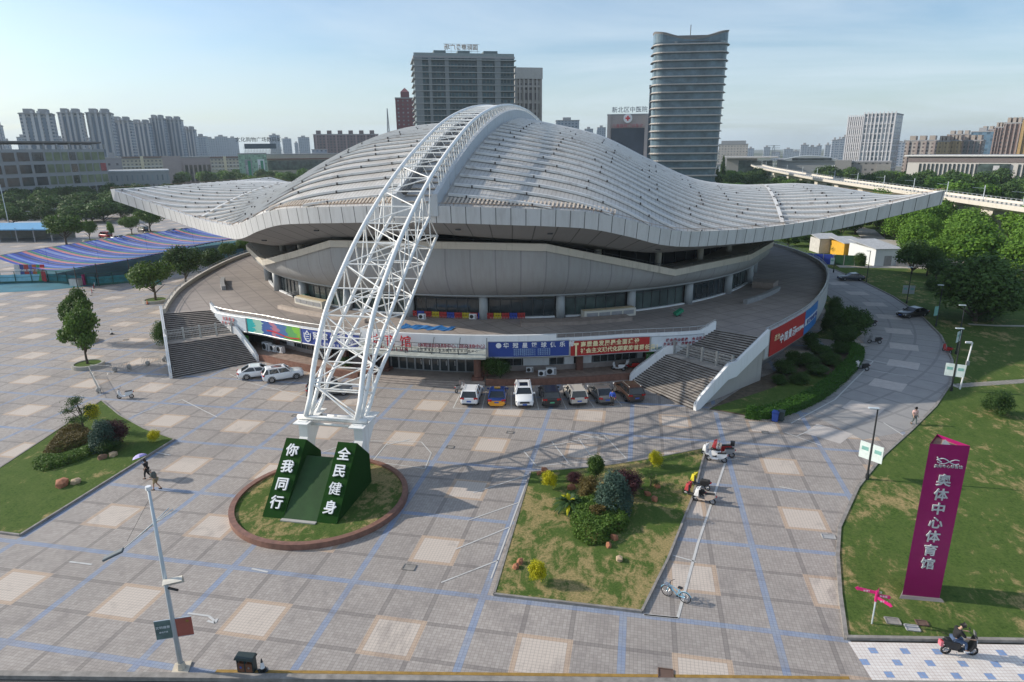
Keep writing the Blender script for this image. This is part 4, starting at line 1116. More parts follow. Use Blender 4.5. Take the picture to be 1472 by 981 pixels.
# ------------------------------------------------------------------ vehicles
RUB = plain('tyre rubber', (.02, .02, .021), .85, var=.2); RIM = plain('wheel rim', (.45, .46, .48), .3, .8, var=.05)
CGL = glassy('car glass', (.012, .015, .018), .04); TRIMB = plain('black trim', (.018, .018, .02), .5)
TAIL = plain('tail lamp red', (.35, .01, .01), .25, var=.02); HEADL = plain('head lamp', (.6, .62, .65), .15, var=.02)
PLB = plain('blue plate', (.03, .10, .42), .4, var=.02); PLG = plain('green plate', (.08, .42, .22), .4, var=.02)
def paint(name, col, rough=.28):
    m = plain(name, col, rough, 0, .04, .8); b = m.node_tree.nodes['Principled BSDF']; b.inputs['Coat Weight'].default_value = .6; b.inputs['Coat Roughness'].default_value = .06; return m
WH = paint('white car paint', (.78, .79, .80)); BK = paint('black car paint', (.012, .012, .014)); SV = paint('champagne silver paint', (.50, .47, .42))
GY = paint('dark grey paint', (.12, .12, .12)); BR = paint('brown car paint', (.035, .02, .015)); BL = paint('taxi blue paint', (.012, .035, .16)); YL = paint('taxi yellow paint', (.75, .33, .01))
RDC = paint('red van paint', (.42, .02, .03)); LBL = paint('light blue car paint', (.05, .32, .62)); SLV = paint('silver car paint', (.55, .57, .60))
def car(kind, body, label, lower=None, plate=None, L=4.6, W=1.82, roofglass=False, name='parked_car', cat='car'):
    "front of the car is +Y; origin on the ground under its centre"
    e = empty(name, (0,0,0), 0, label, cat)
    if kind == 'suv':   H, hood, belt, pr = 1.66, 1.02, 1.02, [(.50,.82),(.44,.94),(.20,1.04),(.13,1.08),(-.47,1.05),(-.50,.90)]; cab = [(.20,1.02),(.07,1.58),(-.40,1.60),(-.485,1.02)]
    elif kind == 'van': H, hood, belt, pr = 1.9, 1.1, 1.1, [(.50,.9),(.46,1.0),(.36,1.12),(.3,1.15),(-.49,1.12),(-.50,.9)]; cab = [(.36,1.1),(.24,1.85),(-.47,1.88),(-.495,1.1)]
    else:               H, hood, belt, pr = 1.46, .95, .93, [(.50,.68),(.45,.80),(.19,.92),(.12,.95),(-.36,.96),(-.47,.93),(-.50,.78)]; cab = [(.18,.92),(.03,1.38),(-.22,1.42),(-.40,.95)]
    # lower body: lofted sections
    def topz_(t):
        P = sorted(pr); return interp(t, [p[0] for p in P], [p[1] for p in P])
    ts = [-.5,-.485,-.45,-.36,-.26,-.1,.05,.14,.24,.34,.42,.465,.49,.5]; vs = []; nr = 12
    for t in ts:
        e_ = 1-max(0, abs(t)-.40)/.10*.14; e_ = e_ if abs(t) < .495 else e_-.05
        w_ = W/2*e_; z1 = topz_(t); z0 = .24 + (.10 if abs(t) > .47 else 0)
        pr_ = [(-w_*.86, z0), (-w_*.985, z0+.12), (-w_, .52), (-w_*.985, z1-.16), (-w_*.93, z1-.05), (-w_*.80, z1), (w_*.80, z1), (w_*.93, z1-.05), (w_*.985, z1-.16), (w_, .52), (w_*.985, z0+.12), (w_*.86, z0)]
        vs += [(x, t*L, z) for x, z in pr_]
    fs = [(i*nr+j, i*nr+(j+1) % nr, (i+1)*nr+(j+1) % nr, (i+1)*nr+j) for i in range(len(ts)-1) for j in range(nr)]
    fs += [tuple(range(nr))[::-1], tuple((len(ts)-1)*nr+j for j in range(nr))]
    mb = MB(); mb.add(vs, fs); bo = mb.build('body', body, e, True)
    for p in bo.data.polygons:
        if len(p.vertices) > 4: p.use_smooth = False
    if lower:   # two tone: yellow skirt
        bo.data.materials.append(lower)
        for p in bo.data.polygons:
            if p.center.z < .62: p.material_index = 1
    # cabin: glass house with painted roof and pillars
    wb, wt = W*.455, W*.37
    C = [(t*L, z) for t, z in cab]
    def cabv(s): return [(s*wb, C[0][0], C[0][1]), (s*wt, C[1][0], C[1][1]-.04), (s*wt, C[2][0], C[2][1]-.04), (s*wb, C[3][0], C[3][1])]
    Lx, Rx = cabv(-1), cabv(1)
    mb = MB(); mb.add(Lx+Rx, [(0,1,2,3), (7,6,5,4), (4,5,1,0), (5,6,2,1), (6,7,3,2)]); mb.build('windows', CGL, e)
    mb = MB(); zt = C[1][1]; zt2 = C[2][1]
    r_ = [(-wt*.98, C[1][0]+.03, zt-.05), (wt*.98, C[1][0]+.03, zt-.05), (wt*.98, C[2][0]-.04, zt2-.05), (-wt*.98, C[2][0]-.04, zt2-.05)]
    r2 = [(-wt*.84, C[1][0]-.08, zt+.005), (wt*.84, C[1][0]-.08, zt+.005), (wt*.84, C[2][0]+.08, zt2+.005), (-wt*.84, C[2][0]+.08, zt2+.005)]
    mb.add(r_+r2, [(4,5,6,7),(0,1,5,4),(1,2,6,5),(2,3,7,6),(3,0,4,7)])
    for s in (Lx, Rx):
        for a, b_ in ((0,1),(3,2)): mb.beam(Vector(s[a])*1.0, Vector(s[b_])+Vector((0,0,.02)), .085)
        mb.beam(s[1], s[2], .09)
        tB = .42 if kind != 'sedan' else .46; p0_ = Vector(s[0]).lerp(Vector(s[3]), tB); p1_ = Vector(s[1]).lerp(Vector(s[2]), .42 if kind != 'sedan' else .6)
        mb.beam(p0_, p1_, .07)
        if kind == 'suv' or kind == 'van': mb.beam(Vector(s[0]).lerp(Vector(s[3]), .8), Vector(s[1]).lerp(Vector(s[2]), .86), .09)
    mb.build('roof', body, e, False)
    if roofglass:
        mb = MB(); mb.bx(-wt*.62, wt*.62, C[1][0]-.35, C[1][0]-1.45, zt+.01, zt+.025); mb.build('sunroof', CGL, e)
    if kind == 'suv':
        for s in (-1, 1): mb = MB(); mb.tube([(s*wt*.9, C[1][0]-.2, zt+.03), (s*wt*.9, C[1][0]-.3, zt+.07), (s*wt*.9, C[2][0]+.3, zt2+.07), (s*wt*.9, C[2][0]+.2, zt2+.03)], .022, 5); mb.build('roof_rail', RIM if body != BK else TRIMB, e)
    # wheels
    for sy in (.305, -.295):
        for s in (-1, 1):
            R_ = .345 if kind != 'sedan' else .32; x = s*(W/2-.11)
            mb = MB(); Mx = Matrix.Translation((x, sy*L, R_)) @ Matrix.Rotation(pi/2, 4, 'Y')
            pf = [(R_*.62, -.11), (R_*.95, -.11), (R_, -.07), (R_, .07), (R_*.95, .11), (R_*.62, .11)]
            m2 = MB(); m2.lathe(pf, 20); m2.v = [tuple(Mx @ Vector(v)) for v in m2.v]; wh = m2.build('wheel', RUB, e, True)
            m3 = MB(); m3.lathe([(.02, .10), (R_*.60, .115), (R_*.62, .10), (R_*.62, -.10), (.02, -.10)], 14)
            for k in range(5): m3.box((R_*.3*cos(k*2*pi/5), R_*.3*sin(k*2*pi/5), .12*s), (R_*.55, .06, .03), rz=k*2*pi/5)
            m3.v = [tuple(Mx @ Vector(v)) for v in m3.v]; m3.build('rim', RIM, wh)
            mb = MB(); pts = [(s*(W/2-.03), sy*L+(R_+.05)*cos(a), R_+(R_+.05)*sin(a)) for a in [pi*i/10 for i in range(11)]]; mb.tube(pts, .05, 5); mb.build('wheel_arch', TRIMB, e)
    # lamps, plates, grille, bumper
    zf_, zr_ = topz_(.47)-.13, topz_(-.47)-.14
    for s in (-1, 1):
        mb = MB(); mb.box((s*W*.36, L*.478, zf_), (.42, .16, .14), rz=-s*.35); mb.build('headlight', HEADL, e)
        mb = MB(); mb.box((s*W*.37, -L*.483, zr_), (.40, .13, .17), rz=s*.3); mb.build('tail_light', TAIL, e)
        mb = MB(); mb.box((s*(W/2+.08), C[0][0]-.12, C[0][1]+.10), (.2, .12, .15)); mb.build('mirror', body, e)
    mb = MB(); mb.box((0, L*.497, zf_-.06), (.95, .05, .2)); mb.build('grille', TRIMB, e)
    for s in (-1, 1): mb = MB(); mb.box((0, s*L*.497, .34), (W*.72, .06, .16)); mb.build('bumper_trim', TRIMB if not lower else lower, e)
    mb = MB(); mb.box((0, L*.505, .48), (.44, .03, .14)); mb.build('number_plate', plate or PLB, e)
    mb = MB(); mb.box((0, -L*.503, .62), (.44, .03, .14)); mb.build('number_plate', plate or PLB, e)
    return e
def put(e, px, py, rz, scale=None):
    v = G(px, py); e.location = (v.x, v.y, 0.0); e.rotation_euler = (0, 0, rz); 
    if scale: e.scale = (scale,)*3
    return e
def at(e, x, y, rz, scale=None, z=0):
    e.location = (x, y, z); e.rotation_euler = (0, 0, rz)
    if scale: e.scale = (scale,)*3
    return e
gp_ = 'cars parked along the podium'
def bayc(i, d=2.55, sh=0):
    a, b_ = Vector((*bay[i], 0)), Vector((*bay[i+1], 0)) if i < 6 else Vector((*bay[6], 0))+Vector((2.7, 1.1, 0)); c_ = (a+b_)/2; r_ = (c_-Vector((1, 86, 0))).normalized(); return c_-r_*d, atan2(-r_.y, -r_.x)-pi/2
rowc = []
for i, (kind, body, lab, lower, plate, L, flip, rg, sh) in enumerate([
    ('suv', WH, 'white hatchback parked at the left end of the row, rear towards the camera', None, None, 4.3, 0, False, .1),
    ('sedan', BL, 'blue and yellow taxi parked with its rear towards the camera', YL, None, 4.45, 0, False, 0),
    ('suv', WH, 'white suv parked nose out with a black sunroof', None, None, 4.8, 1, True, 0),
    ('suv', BK, 'black car with a green number plate in the parking row', None, PLG, 4.5, 0, False, 0),
    ('suv', SV, 'champagne silver estate car in the parking row', None, None, 4.2, 0, False, .0),
    ('sedan', GY, 'dark grey green saloon parked next to the champagne car', None, None, 4.5, 0, False, 0),
    ('suv', BR, 'dark brown estate car parked nearest to the right staircase', None, None, 4.6, 0, False, .2)]):
    c_ = car(kind, body, lab, lower, plate, L, 1.85, rg); c_['group'] = gp_
    p_, a_ = bayc(i); 
    at(c_, p_.x+sh, p_.y, a_+(pi if flip else 0)); rowc.append(c_)
mb = MB(); mb.box((0, -.4, 1.52), (.62, .24, .14)); mb.build('roof_sign', YELLOW, rowc[1])
c_ = car('sedan', WH, 'white saloon parked nearest to the left staircase', None, None, 4.8); at(c_, *[(a) for a in G(374, 541).xy], radians(-58))
c_ = car('suv', WH, 'white suv with black roof rails parked behind the arch truss', None, None, 4.4, roofglass=True); at(c_, *G(407, 545).xy, radians(-52))
c_ = car('suv', GY, 'dark blue grey suv half hidden behind the arch truss legs', None, None, 4.7); at(c_, *G(474, 567).xy, radians(-64))
c_ = car('sedan', paint('dark blue paint', (.015, .022, .04)), 'dark blue estate car parked on the side road near its far end', None, None, 4.7); at(c_, *G(1223, 403).xy, radians(95))
c_ = car('sedan', BK, 'black saloon parked at the kerb of the side road', None, None, 4.9); at(c_, *G(1311, 455).xy, radians(120))
c_ = car('sedan', LBL, 'light blue car parked in the yard behind the shed'); at(c_, *G(1282, 362).xy, radians(80))
cs = car('sedan', SLV, 'silver car passing in the far left car park'); at(cs, *G(170, 345).xy, radians(80))
cs2 = copy_tree(cs, (*G(253, 334).xy, 0), radians(70), 'silver car parked under the left roof tip'); cs3 = copy_tree(cs, (*G(247, 335).xy, 0), radians(74), 'second silver car beneath the left roof tip')
cs2.location.x += 3
cv = car('van', RDC, 'small red van in the far left car park'); at(cv, *G(152, 342).xy, radians(75))
c_ = car('van', BK, 'black van standing beside a round tree planter in the far car park', L=4.4); at(c_, *G(206, 334).xy, radians(65))
# ------------------------------------------------------------------ bodies
SKIN = plain('skin', (.45, .27, .19), .6, var=.04); HAIR = plain('black hair', (.015, .012, .011), .6)
def skinmesh(name, V, E, mat, parent, sub=1, root=0):
    "V: {key:(x,y,z,r)}"
    keys = list(V); me = bpy.data.meshes.new(name); me.from_pydata([V[k][:3] for k in keys], [(keys.index(a), keys.index(b_)) for a, b_ in E], [])
    o = bpy.data.objects.new(name, me); COL.objects.link(o)
    md = o.modifiers.new('s', 'SKIN'); 
    sv = me.skin_vertices[0].data if me.skin_vertices else None
    if sv is None:
        bm = bmesh.new(); bm.from_mesh(me); bm.verts.layers.skin.verify(); bm.to_mesh(me); bm.free(); sv = me.skin_vertices[0].data
    for i, k in enumerate(keys):
        r_ = V[k][3]; sv[i].radius = r_ if isinstance(r_, tuple) else (r_, r_); sv[i].use_root = (i == root)
    md2 = o.modifiers.new('u', 'SUBSURF'); md2.levels = sub; md2.render_levels = sub
    dg = bpy.context.evaluated_depsgraph_get(); m2 = bpy.data.meshes.new_from_object(o.evaluated_get(dg)); bpy.data.objects.remove(o)
    m2.materials.clear(); m2.materials.append(mat); m2.polygons.foreach_set('use_smooth', [True]*len(m2.polygons)); m2.name = name
    return link(name, m2, parent)
def person(label, pose, shirt, trousers, hair=HAIR, shoes=None, h=1.68, longhair=False, sleeve=.45, shorts=False):
    """pose: joints relative to pelvis. keys: hipz, lean, kneeL/R, footL/R, elbL/R, hanL/R, head tilt. faces +Y"""
    e = empty('person', (0,0,0), 0, label, 'person'); p = dict(pose); s = h/1.70
    pel = Vector(p.get('pel', (0, 0, .92))); ch = pel+Vector(p.get('chest', (0, .0, .42))); nk = ch+Vector(p.get('neck', (0, .01, .13))); hd = nk+Vector(p.get('head', (0, .02, .10)))
    V = {}; E = []
    def add(k, v, r_): V[k] = (*(Vector(v)*s), r_ if not isinstance(r_, (int, float)) else r_*s)
    add('pel', pel, (.135*s, .105*s)); add('waist', pel.lerp(ch, .45), (.125*s, .10*s)); add('ch', ch, (.15*s, .105*s)); add('nk', nk, .055); add('hd0', hd, .07); add('hd', hd+(hd-nk).normalized()*.09, .095); add('hd2', hd+(hd-nk).normalized()*.16, .075)
    add('face', hd+Vector(p.get('fwd', (0, .075, .06))), .045)
    E += [('pel','waist'),('waist','ch'),('ch','nk'),('nk','hd0'),('hd0','hd'),('hd','hd2'),('hd','face')]
    for sd_, k in ((-1, 'L'), (1, 'R')):
        hip = pel+Vector((sd_*.10, 0, -.05)); kn = Vector(p['knee'+k]); an = Vector(p['ank'+k]); toe = an+Vector(p.get('toe'+k, (0, .17, -.045)))
        add('hip'+k, hip, .085); add('kn'+k, kn, .058); add('cf'+k, kn.lerp(an, .35), .055); add('an'+k, an, .038); add('toe'+k, toe, .036)
        E += [('pel','hip'+k),('hip'+k,'kn'+k),('kn'+k,'cf'+k),('cf'+k,'an'+k),('an'+k,'toe'+k)]
        sh = ch+Vector((sd_*.18, 0, .05)); el = Vector(p['elb'+k]); ha = Vector(p['han'+k]); add('sh'+k, sh, .058); add('el'+k, el, .04); add('wr'+k, ha, .028)
        d = (ha-el).normalized(); pm = ha+d*.07; add('pm'+k, pm, .034); E += [('ch','sh'+k),('sh'+k,'el'+k),('el'+k,'wr'+k),('wr'+k,'pm'+k)]
        sidev = d.cross(Vector((0,1,0))).normalized() if abs(d.y) < .9 else Vector((1,0,0))
        for q in range(4):
            b0 = pm+sidev*(.028*(q-1.5))+d*.02; mid_ = b0+d*(.045, .05, .047, .035)[q]; tip = mid_+(d*.5+Vector((0, .5, -.3))).normalized()*(.03, .035, .03, .025)[q]
            add(f'f{k}{q}a', mid_, .0095); add(f'f{k}{q}b', tip, .008); E += [('pm'+k, f'f{k}{q}a'), (f'f{k}{q}a', f'f{k}{q}b')]
        th = ha+d*.03-sidev*sd_*.045; add(f't{k}', th+d*.03, .010); E += [('wr'+k, f't{k}')]
    bd = skinmesh('body', V, E, SKIN, e)
    # clothes follow the body
    def cl(keys, grow, cut=None):
        W_ = {}
        for k in keys:
            v = V[k]; r_ = v[3]; W_[k] = (*v[:3], tuple(x+grow*s for x in r_) if isinstance(r_, tuple) else r_+grow*s)
        return W_
    W_ = cl(['pel','waist','ch','shL','shR'], .05); W_['nkb'] = (*(Vector(V['ch'][:3]).lerp(Vector(V['nk'][:3]), .7)), .085*s); Es = [('pel','waist'),('waist','ch'),('ch','shL'),('ch','shR'),('ch','nkb')]
    for k in 'LR':
        a, b_ = Vector(V['sh'+k][:3]), Vector(V['el'+k][:3]); W_['sl'+k] = (*a.lerp(b_, min(1, sleeve*2)), .072*s); Es.append(('sh'+k, 'sl'+k))
        if sleeve > .6: q = Vector(V['wr'+k][:3]); W_['cu'+k] = (*b_.lerp(q, .92), .042*s); Es.append(('sl'+k, 'cu'+k))
    skinmesh('shirt', W_, Es, shirt, e)
    W_ = cl(['pel','hipL','hipR'], .035); W_['pel'] = (*V['pel'][:3], (.165*s, .14*s)); Es = [('pel','hipL'),('pel','hipR')]
    for k in 'LR':
        kn, an = Vector(V['kn'+k][:3]), Vector(V['an'+k][:3]); W_['kn'+k] = (*kn, .082*s); Es.append(('hip'+k, 'kn'+k))
        if not shorts: W_['an'+k] = (*kn.lerp(an, .93), .055*s); Es.append(('kn'+k, 'an'+k))
    skinmesh('trousers', W_, Es, trousers, e)
    W_ = {}; Es = []
    hv = Vector(V['hd'][:3]); up = (Vector(V['hd2'][:3])-hv).normalized(); fw_ = Vector(p.get('fwd', (0, .075, .06))); fw_ = (fw_-up*fw_.dot(up)).normalized()
    W_['a'] = (*(hv-fw_*.03*s+up*.035*s), .098*s); W_['b'] = (*(hv-fw_*.045*s-up*.03*s), .085*s); W_['c'] = (*(hv+fw_*.01*s+up*.075*s), .078*s); Es = [('a','b'),('a','c')]
    if longhair: W_['d'] = (*(hv-fw_*.07*s-up*.16*s), .07*s); Es.append(('b','d'))
    skinmesh('hair', W_, Es, hair, e)
    mb = MB(); 
    for sx_ in (-1, 1):
        q = Vector(V['face'][:3])+up*.03*s+fw_*.032*s+fw_.cross(up)*.032*s*sx_; mb.box(q, (.022, .02, .014))
    mb.build('eyes', HAIR, e)
    for k in 'LR':
        mb = MB(); a = Vector(V['an'+k][:3]); t_ = Vector(V['toe'+k][:3]); d = (t_-a); dd = Vector((d.x, d.y, 0)).normalized()*.27*s; q0 = a+Vector((0,0,-.06*s))-dd*.28
        mb.beam(q0, q0+dd+Vector((0,0,d.z*.2)), .095*s, .075*s); mb.build('shoe', shoes or HAIR, e, bevel=.015)
    return e
WALK = dict(kneeL=(-.10, .16, .50), ankL=(-.10, .20, .09), kneeR=(.10, .04, .50), ankR=(.10, -.26, .13), elbL=(-.26, -.10, 1.14), hanL=(-.27, .04, .93), elbR=(.26, .08, 1.14), hanR=(.25, .26, .98))
STAND = dict(kneeL=(-.10, .03, .50), ankL=(-.10, 0, .09), kneeR=(.11, .05, .50), ankR=(.13, .06, .09), elbL=(-.27, -.02, 1.12), hanL=(-.26, .10, .9), elbR=(.27, -.02, 1.12), hanR=(.27, .10, .9))
BLK = plain('black cloth', (.015, .015, .017), .9); PINK = plain('pale pink cloth', (.62, .40, .37), .85); GRYC = plain('grey green cloth', (.10, .11, .10), .9); KHK = plain('khaki cloth', (.28, .22, .13), .9); JEAN = plain('blue denim', (.07, .11, .20), .9); BLC = plain('blue cloth', (.03, .09, .45), .8); DKT = plain('dark taupe cloth', (.07, .06, .055), .9)
wm = person('woman in black walking under a lilac umbrella beside the left planting bed', dict(WALK, elbR=(.26, .12, 1.16), hanR=(.20, .32, 1.22)), BLK, BLK, longhair=True, h=1.62, sleeve=.45)
at(wm, *G(213, 688).xy, radians(100))
um = empty('umbrella', (0,0,0), 0, 'lilac umbrella held tilted by the woman in black', 'umbrella')
mb = MB(); vs = []; k = 8; prof_ = [(.02, .28), (.22, .25), (.42, .15), (.55, .0)]
mb.lathe(prof_[::-1], 8); mm = MB(); 
vs = [(r_*cos(2*pi*j/8), r_*sin(2*pi*j/8), z) for r_, z in prof_ for j in range(8)]; fs = [(i*8+j, i*8+(j+1) % 8, (i+1)*8+(j+1) % 8, (i+1)*8+j) for i in range(3) for j in range(8)]
mm.add(vs, fs); mm.build('canopy', plain('lilac cloth', (.42, .36, .68), .6), um)
mm = MB(); mm.tube([(0, 0, .3), (0, 0, -.55)], .012, 6); mm.build('shaft', TRIMB, um)
mm = MB(); mm.tube([(0, 0, -.55), (0, 0, -.62), (.03, 0, -.66)], .018, 6); mm.build('handle', TRIMB, um)
um.rotation_euler = (radians(-8), radians(-22), 0); v = G(213, 688); um.location = (v.x-.55, v.y+.15, 1.72)
mn = person('man in dark shirt and khaki shorts leaning forward while walking beside the left bed', dict(WALK, chest=(0, .14, .40), neck=(0, .08, .11), head=(0, .08, .07), elbL=(-.26, .14, 1.10), hanL=(-.26, .42, 1.0), elbR=(.26, .02, 1.1), hanR=(.26, .06, .86)), GRYC, KHK, shorts=True, h=1.7)
at(mn, *G(226, 704).xy, radians(100))
pw = person('man in a pale pink shirt and grey trousers walking along the lawn kerb', dict(WALK), PINK, plain('grey trousers', (.13, .15, .15), .9), h=1.68)
at(pw, *G(1313, 611).xy, radians(185))
bp2 = person('person in a blue jacket standing between the grey saloon and the brown car', STAND, BLC, DKT, h=1.65, sleeve=.9); q_ = G(880, 583); at(bp2, q_.x, q_.y, radians(170))
# ------------------------------------------------------------------ two wheelers
CHR = plain('chrome', (.55, .56, .58), .25, .9, var=.03); SEATM = plain('black seat', (.02, .02, .02), .6)
def wheel(mb, c, R_, wd=.09, spokes=0):
    vs = []; pts = [(c[0], c[1]+R_*cos(a), c[2]+R_*sin(a)) for a in [2*pi*i/20 for i in range(20)]]; mb.tube(pts, wd/2, 6, closed=True, m=0)
    mb.tube([(c[0]-.06, c[1], c[2]), (c[0]+.06, c[1], c[2])], R_*.25 if not spokes else .035, 10, m=1)
    for i in range(spokes or 5):
        a = 2*pi*i/(spokes or 5); mb.beam(c, (c[0], c[1]+R_*cos(a), c[2]+R_*sin(a)), .05 if not spokes else .012, m=1)
def scooter(label, col, box=False, cover=None, screen=False, name='scooter', s=1.0):
    "front +Y"
    e = empty(name, (0,0,0), 0, label, 'scooter')
    for y in (.62, -.58): mb = MB(); wheel(mb, (0, y, .24), .2, .1); mb.build('wheel', [RUB, RIM], e, True)
    mb = MB(); mb.v = []
    # body shell: leg shield, floor, tail
    def shell(P, w0, m=0):
        k = len(P); A = [(-w0[i], P[i][0], P[i][1]) for i in range(k)]; B = [(w0[i], P[i][0], P[i][1]) for i in range(k)]
        mb.add(A+B, [tuple(range(k)), tuple(range(2*k-1, k-1, -1))]+[(i, k+i, k+(i+1) % k, (i+1) % k) for i in range(k)], m)
    shell([(.34, .28), (.46, .24), (.66, .62), (.60, .98), (.52, 1.0), (.44, .6)], [.14, .14, .19, .15, .15, .17])
    shell([(.42, .22), (.42, .32), (-.1, .33), (-.1, .22)], [.15, .16, .17, .15])
    shell([(-.05, .24), (.02, .60), (-.1, .74), (-.78, .82), (-.84, .66), (-.62, .48), (-.35, .30)], [.10, .15, .15, .10, .07, .14, .13])
    mb.build('body', col, e, False, bevel=.03)
    mb = MB(); mb.add(*(lambda P: (P, [(0,1,2,3),(7,6,5,4),(0,4,5,1),(1,5,6,2),(2,6,7,3),(3,7,4,0)]))([(-.13,-.02,.72),(.13,-.02,.72),(.11,-.72,.83),(-.11,-.72,.83),(-.14,-.04,.80),(.14,-.04,.80),(.12,-.70,.90),(-.12,-.70,.90)])); mb.build('seat', SEATM, e, bevel=.02)
    mb = MB(); mb.tube([(0, .56, .95), (0, .50, 1.08)], .03, 6); mb.tube([(-.32, .40, 1.08), (-.12, .50, 1.08), (.12, .50, 1.08), (.32, .40, 1.08)], .018, 6); mb.build('handlebar', TRIMB, e)
    mb = MB(); mb.tube([(0, .62, .24), (0, .56, .6)], .03, 6); mb.build('fork', CHR, e)
    mb = MB(); mb.box((0, .67, .78), (.16, .06, .12)); mb.build('headlight', HEADL, e)
    mb = MB(); mb.box((0, -.84, .72), (.16, .06, .08)); mb.build('tail_light', TAIL, e)
    for sd_ in (-1, 1): mb = MB(); mb.tube([(sd_*.22, .47, 1.08), (sd_*.27, .47, 1.2)], .008, 4); mb.box((sd_*.29, .47, 1.23), (.11, .02, .07)); mb.build('mirror', TRIMB, e)
    mb = MB(); mb.tube([(.1, -.15, .2), (.22, -.1, .02)], .015, 5); mb.build('kickstand', CHR, e)
    if box: mb = MB(); mb.box((0, -.88, 1.03), (.36, .34, .3)); mb.box((0, -.88, 1.2), (.38, .36, .05)); mb.build('top_box', box, e, bevel=.03)
    if cover:   # rain cape / leg cover hung on the bars
        mb = MB(); A = [(-.34, .36, 1.12), (-.2, .62, 1.05), (.2, .62, 1.05), (.34, .36, 1.12)]; B = [(-.27, .40, .55), (-.17, .74, .5), (.17, .74, .5), (.27, .40, .55)]
        mb.strip(A, B); mb.add([A[0], A[1], A[2], A[3]], [(0,1,2,3)]); mb.add([(x*1.0, y-.14, z+.05) for x, y, z in A]+A, [(0,1,5,4),(1,2,6,5),(2,3,7,6)]); mb.build('rain_cover', cover, e)
    if screen: mb = MB(); mb.quad((-.15, .60, 1.0), (.15, .60, 1.0), (.12, .52, 1.35), (-.12, .52, 1.35)); mb.build('windscreen', glassy('clear screen', (.3,.3,.3)), e)
    return e
WPL = plain('white plastic', (.75, .75, .76), .3, var=.05); BPL = plain('black plastic', (.02, .02, .022), .35); RPL = plain('red plastic', (.40, .02, .02), .35); YPL = plain('yellow cape', (.70, .60, .04), .6); GPL = plain('grey plastic', (.28, .28, .29), .4); RCL = plain('red quilted cover', (.45, .05, .06), .7); BGE = plain('beige plastic', (.50, .42, .36), .4)
sc = [
 (G(181, 573), 110, WPL, None, None, 'white scooter standing alone by the left crowd barriers'),
 (G(661, 563), -20, GPL, None, plain('pale cover', (.55, .45, .42), .8), 'dusty scooter with a pale cover beside the entrance column'),
 (G(1030, 664), 78, WPL, None, None, 'white scooter nearest the camera of the upper group by the planted bed'),
 (G(1022, 658), 60, WPL, None, WPL, 'white scooter with a white apron tight against the bed kerb'),
 (G(1036, 652), 80, RPL, BPL, RCL, 'red scooter with a red quilted cover and black top box'),
 (G(1041, 657), 84, GPL, None, None, 'dark scooter between the red scooter and the white one'),
 (G(1012, 723), 72, BGE, None, WPL, 'beige scooter with a white apron at the lower group by the bed'),
 (G(998, 716), 62, BPL, None, RCL, 'black scooter leaning close to the bed kerb in the lower group'),
 (G(1006, 702), 60, BPL, None, YPL, 'black scooter draped in a bright yellow rain cape'),
 (G(1251, 469), 95, BPL, None, None, 'black scooter on the side road by the big round bush'),
 (G(1257, 494), 85, BPL, None, GPL, 'black scooter at the tip of the rear hedge bed'),
 (G(1238, 533), 88, BPL, None, WPL, 'dark scooter with a white apron against the clipped hedge'),
 (G(1361, 507), 15, RPL, None, None, 'dark red scooter at the lawn kerb of the side road')]
for p_, a_, col, bx_, cv_, lab in sc:
    e = scooter(lab, col, bx_, cv_); at(e, p_.x, p_.y, radians(a_))
for an_, col, lab, aa in ((-64.9, WPL, 'white scooter parked on the raised walk under the red banner', 75), (-63.0, RPL, 'red scooter parked on the raised walk by the green door sign', 80)):
    e = scooter(lab, col, cover=WPL if col == RPL else None); q = cp(an_, 50.1, .5); at(e, q.x, q.y, radians(aa), z=.5)
rs_ = scooter('black scooter ridden along the blue and white pavement', BPL, None, None, True); v = G(1377, 941); at(rs_, v.x, v.y, radians(-84), 1.08)
mb = MB(); mb.box((0, -.86, .62), (.24, .12, .26)); mb.build('tail_fairing', plain('pink red tail', (.6, .16, .2), .4), rs_)
rd = person('man in a black t-shirt and blue jeans riding the black scooter', dict(pel=(0, -.30, .96), chest=(0, .10, .42), neck=(0, .05, .12), head=(0, .06, .08), kneeL=(-.17, .16, .80), ankL=(-.17, .20, .38), kneeR=(.17, .16, .80), ankR=(.17, .20, .38), elbL=(-.30, .04, 1.16), hanL=(-.30, .33, 1.14), elbR=(.30, .04, 1.16), hanR=(.30, .33, 1.14)), BLK, JEAN, shoes=WPL, h=1.72)
at(rd, v.x, v.y, radians(-84), 1.03)
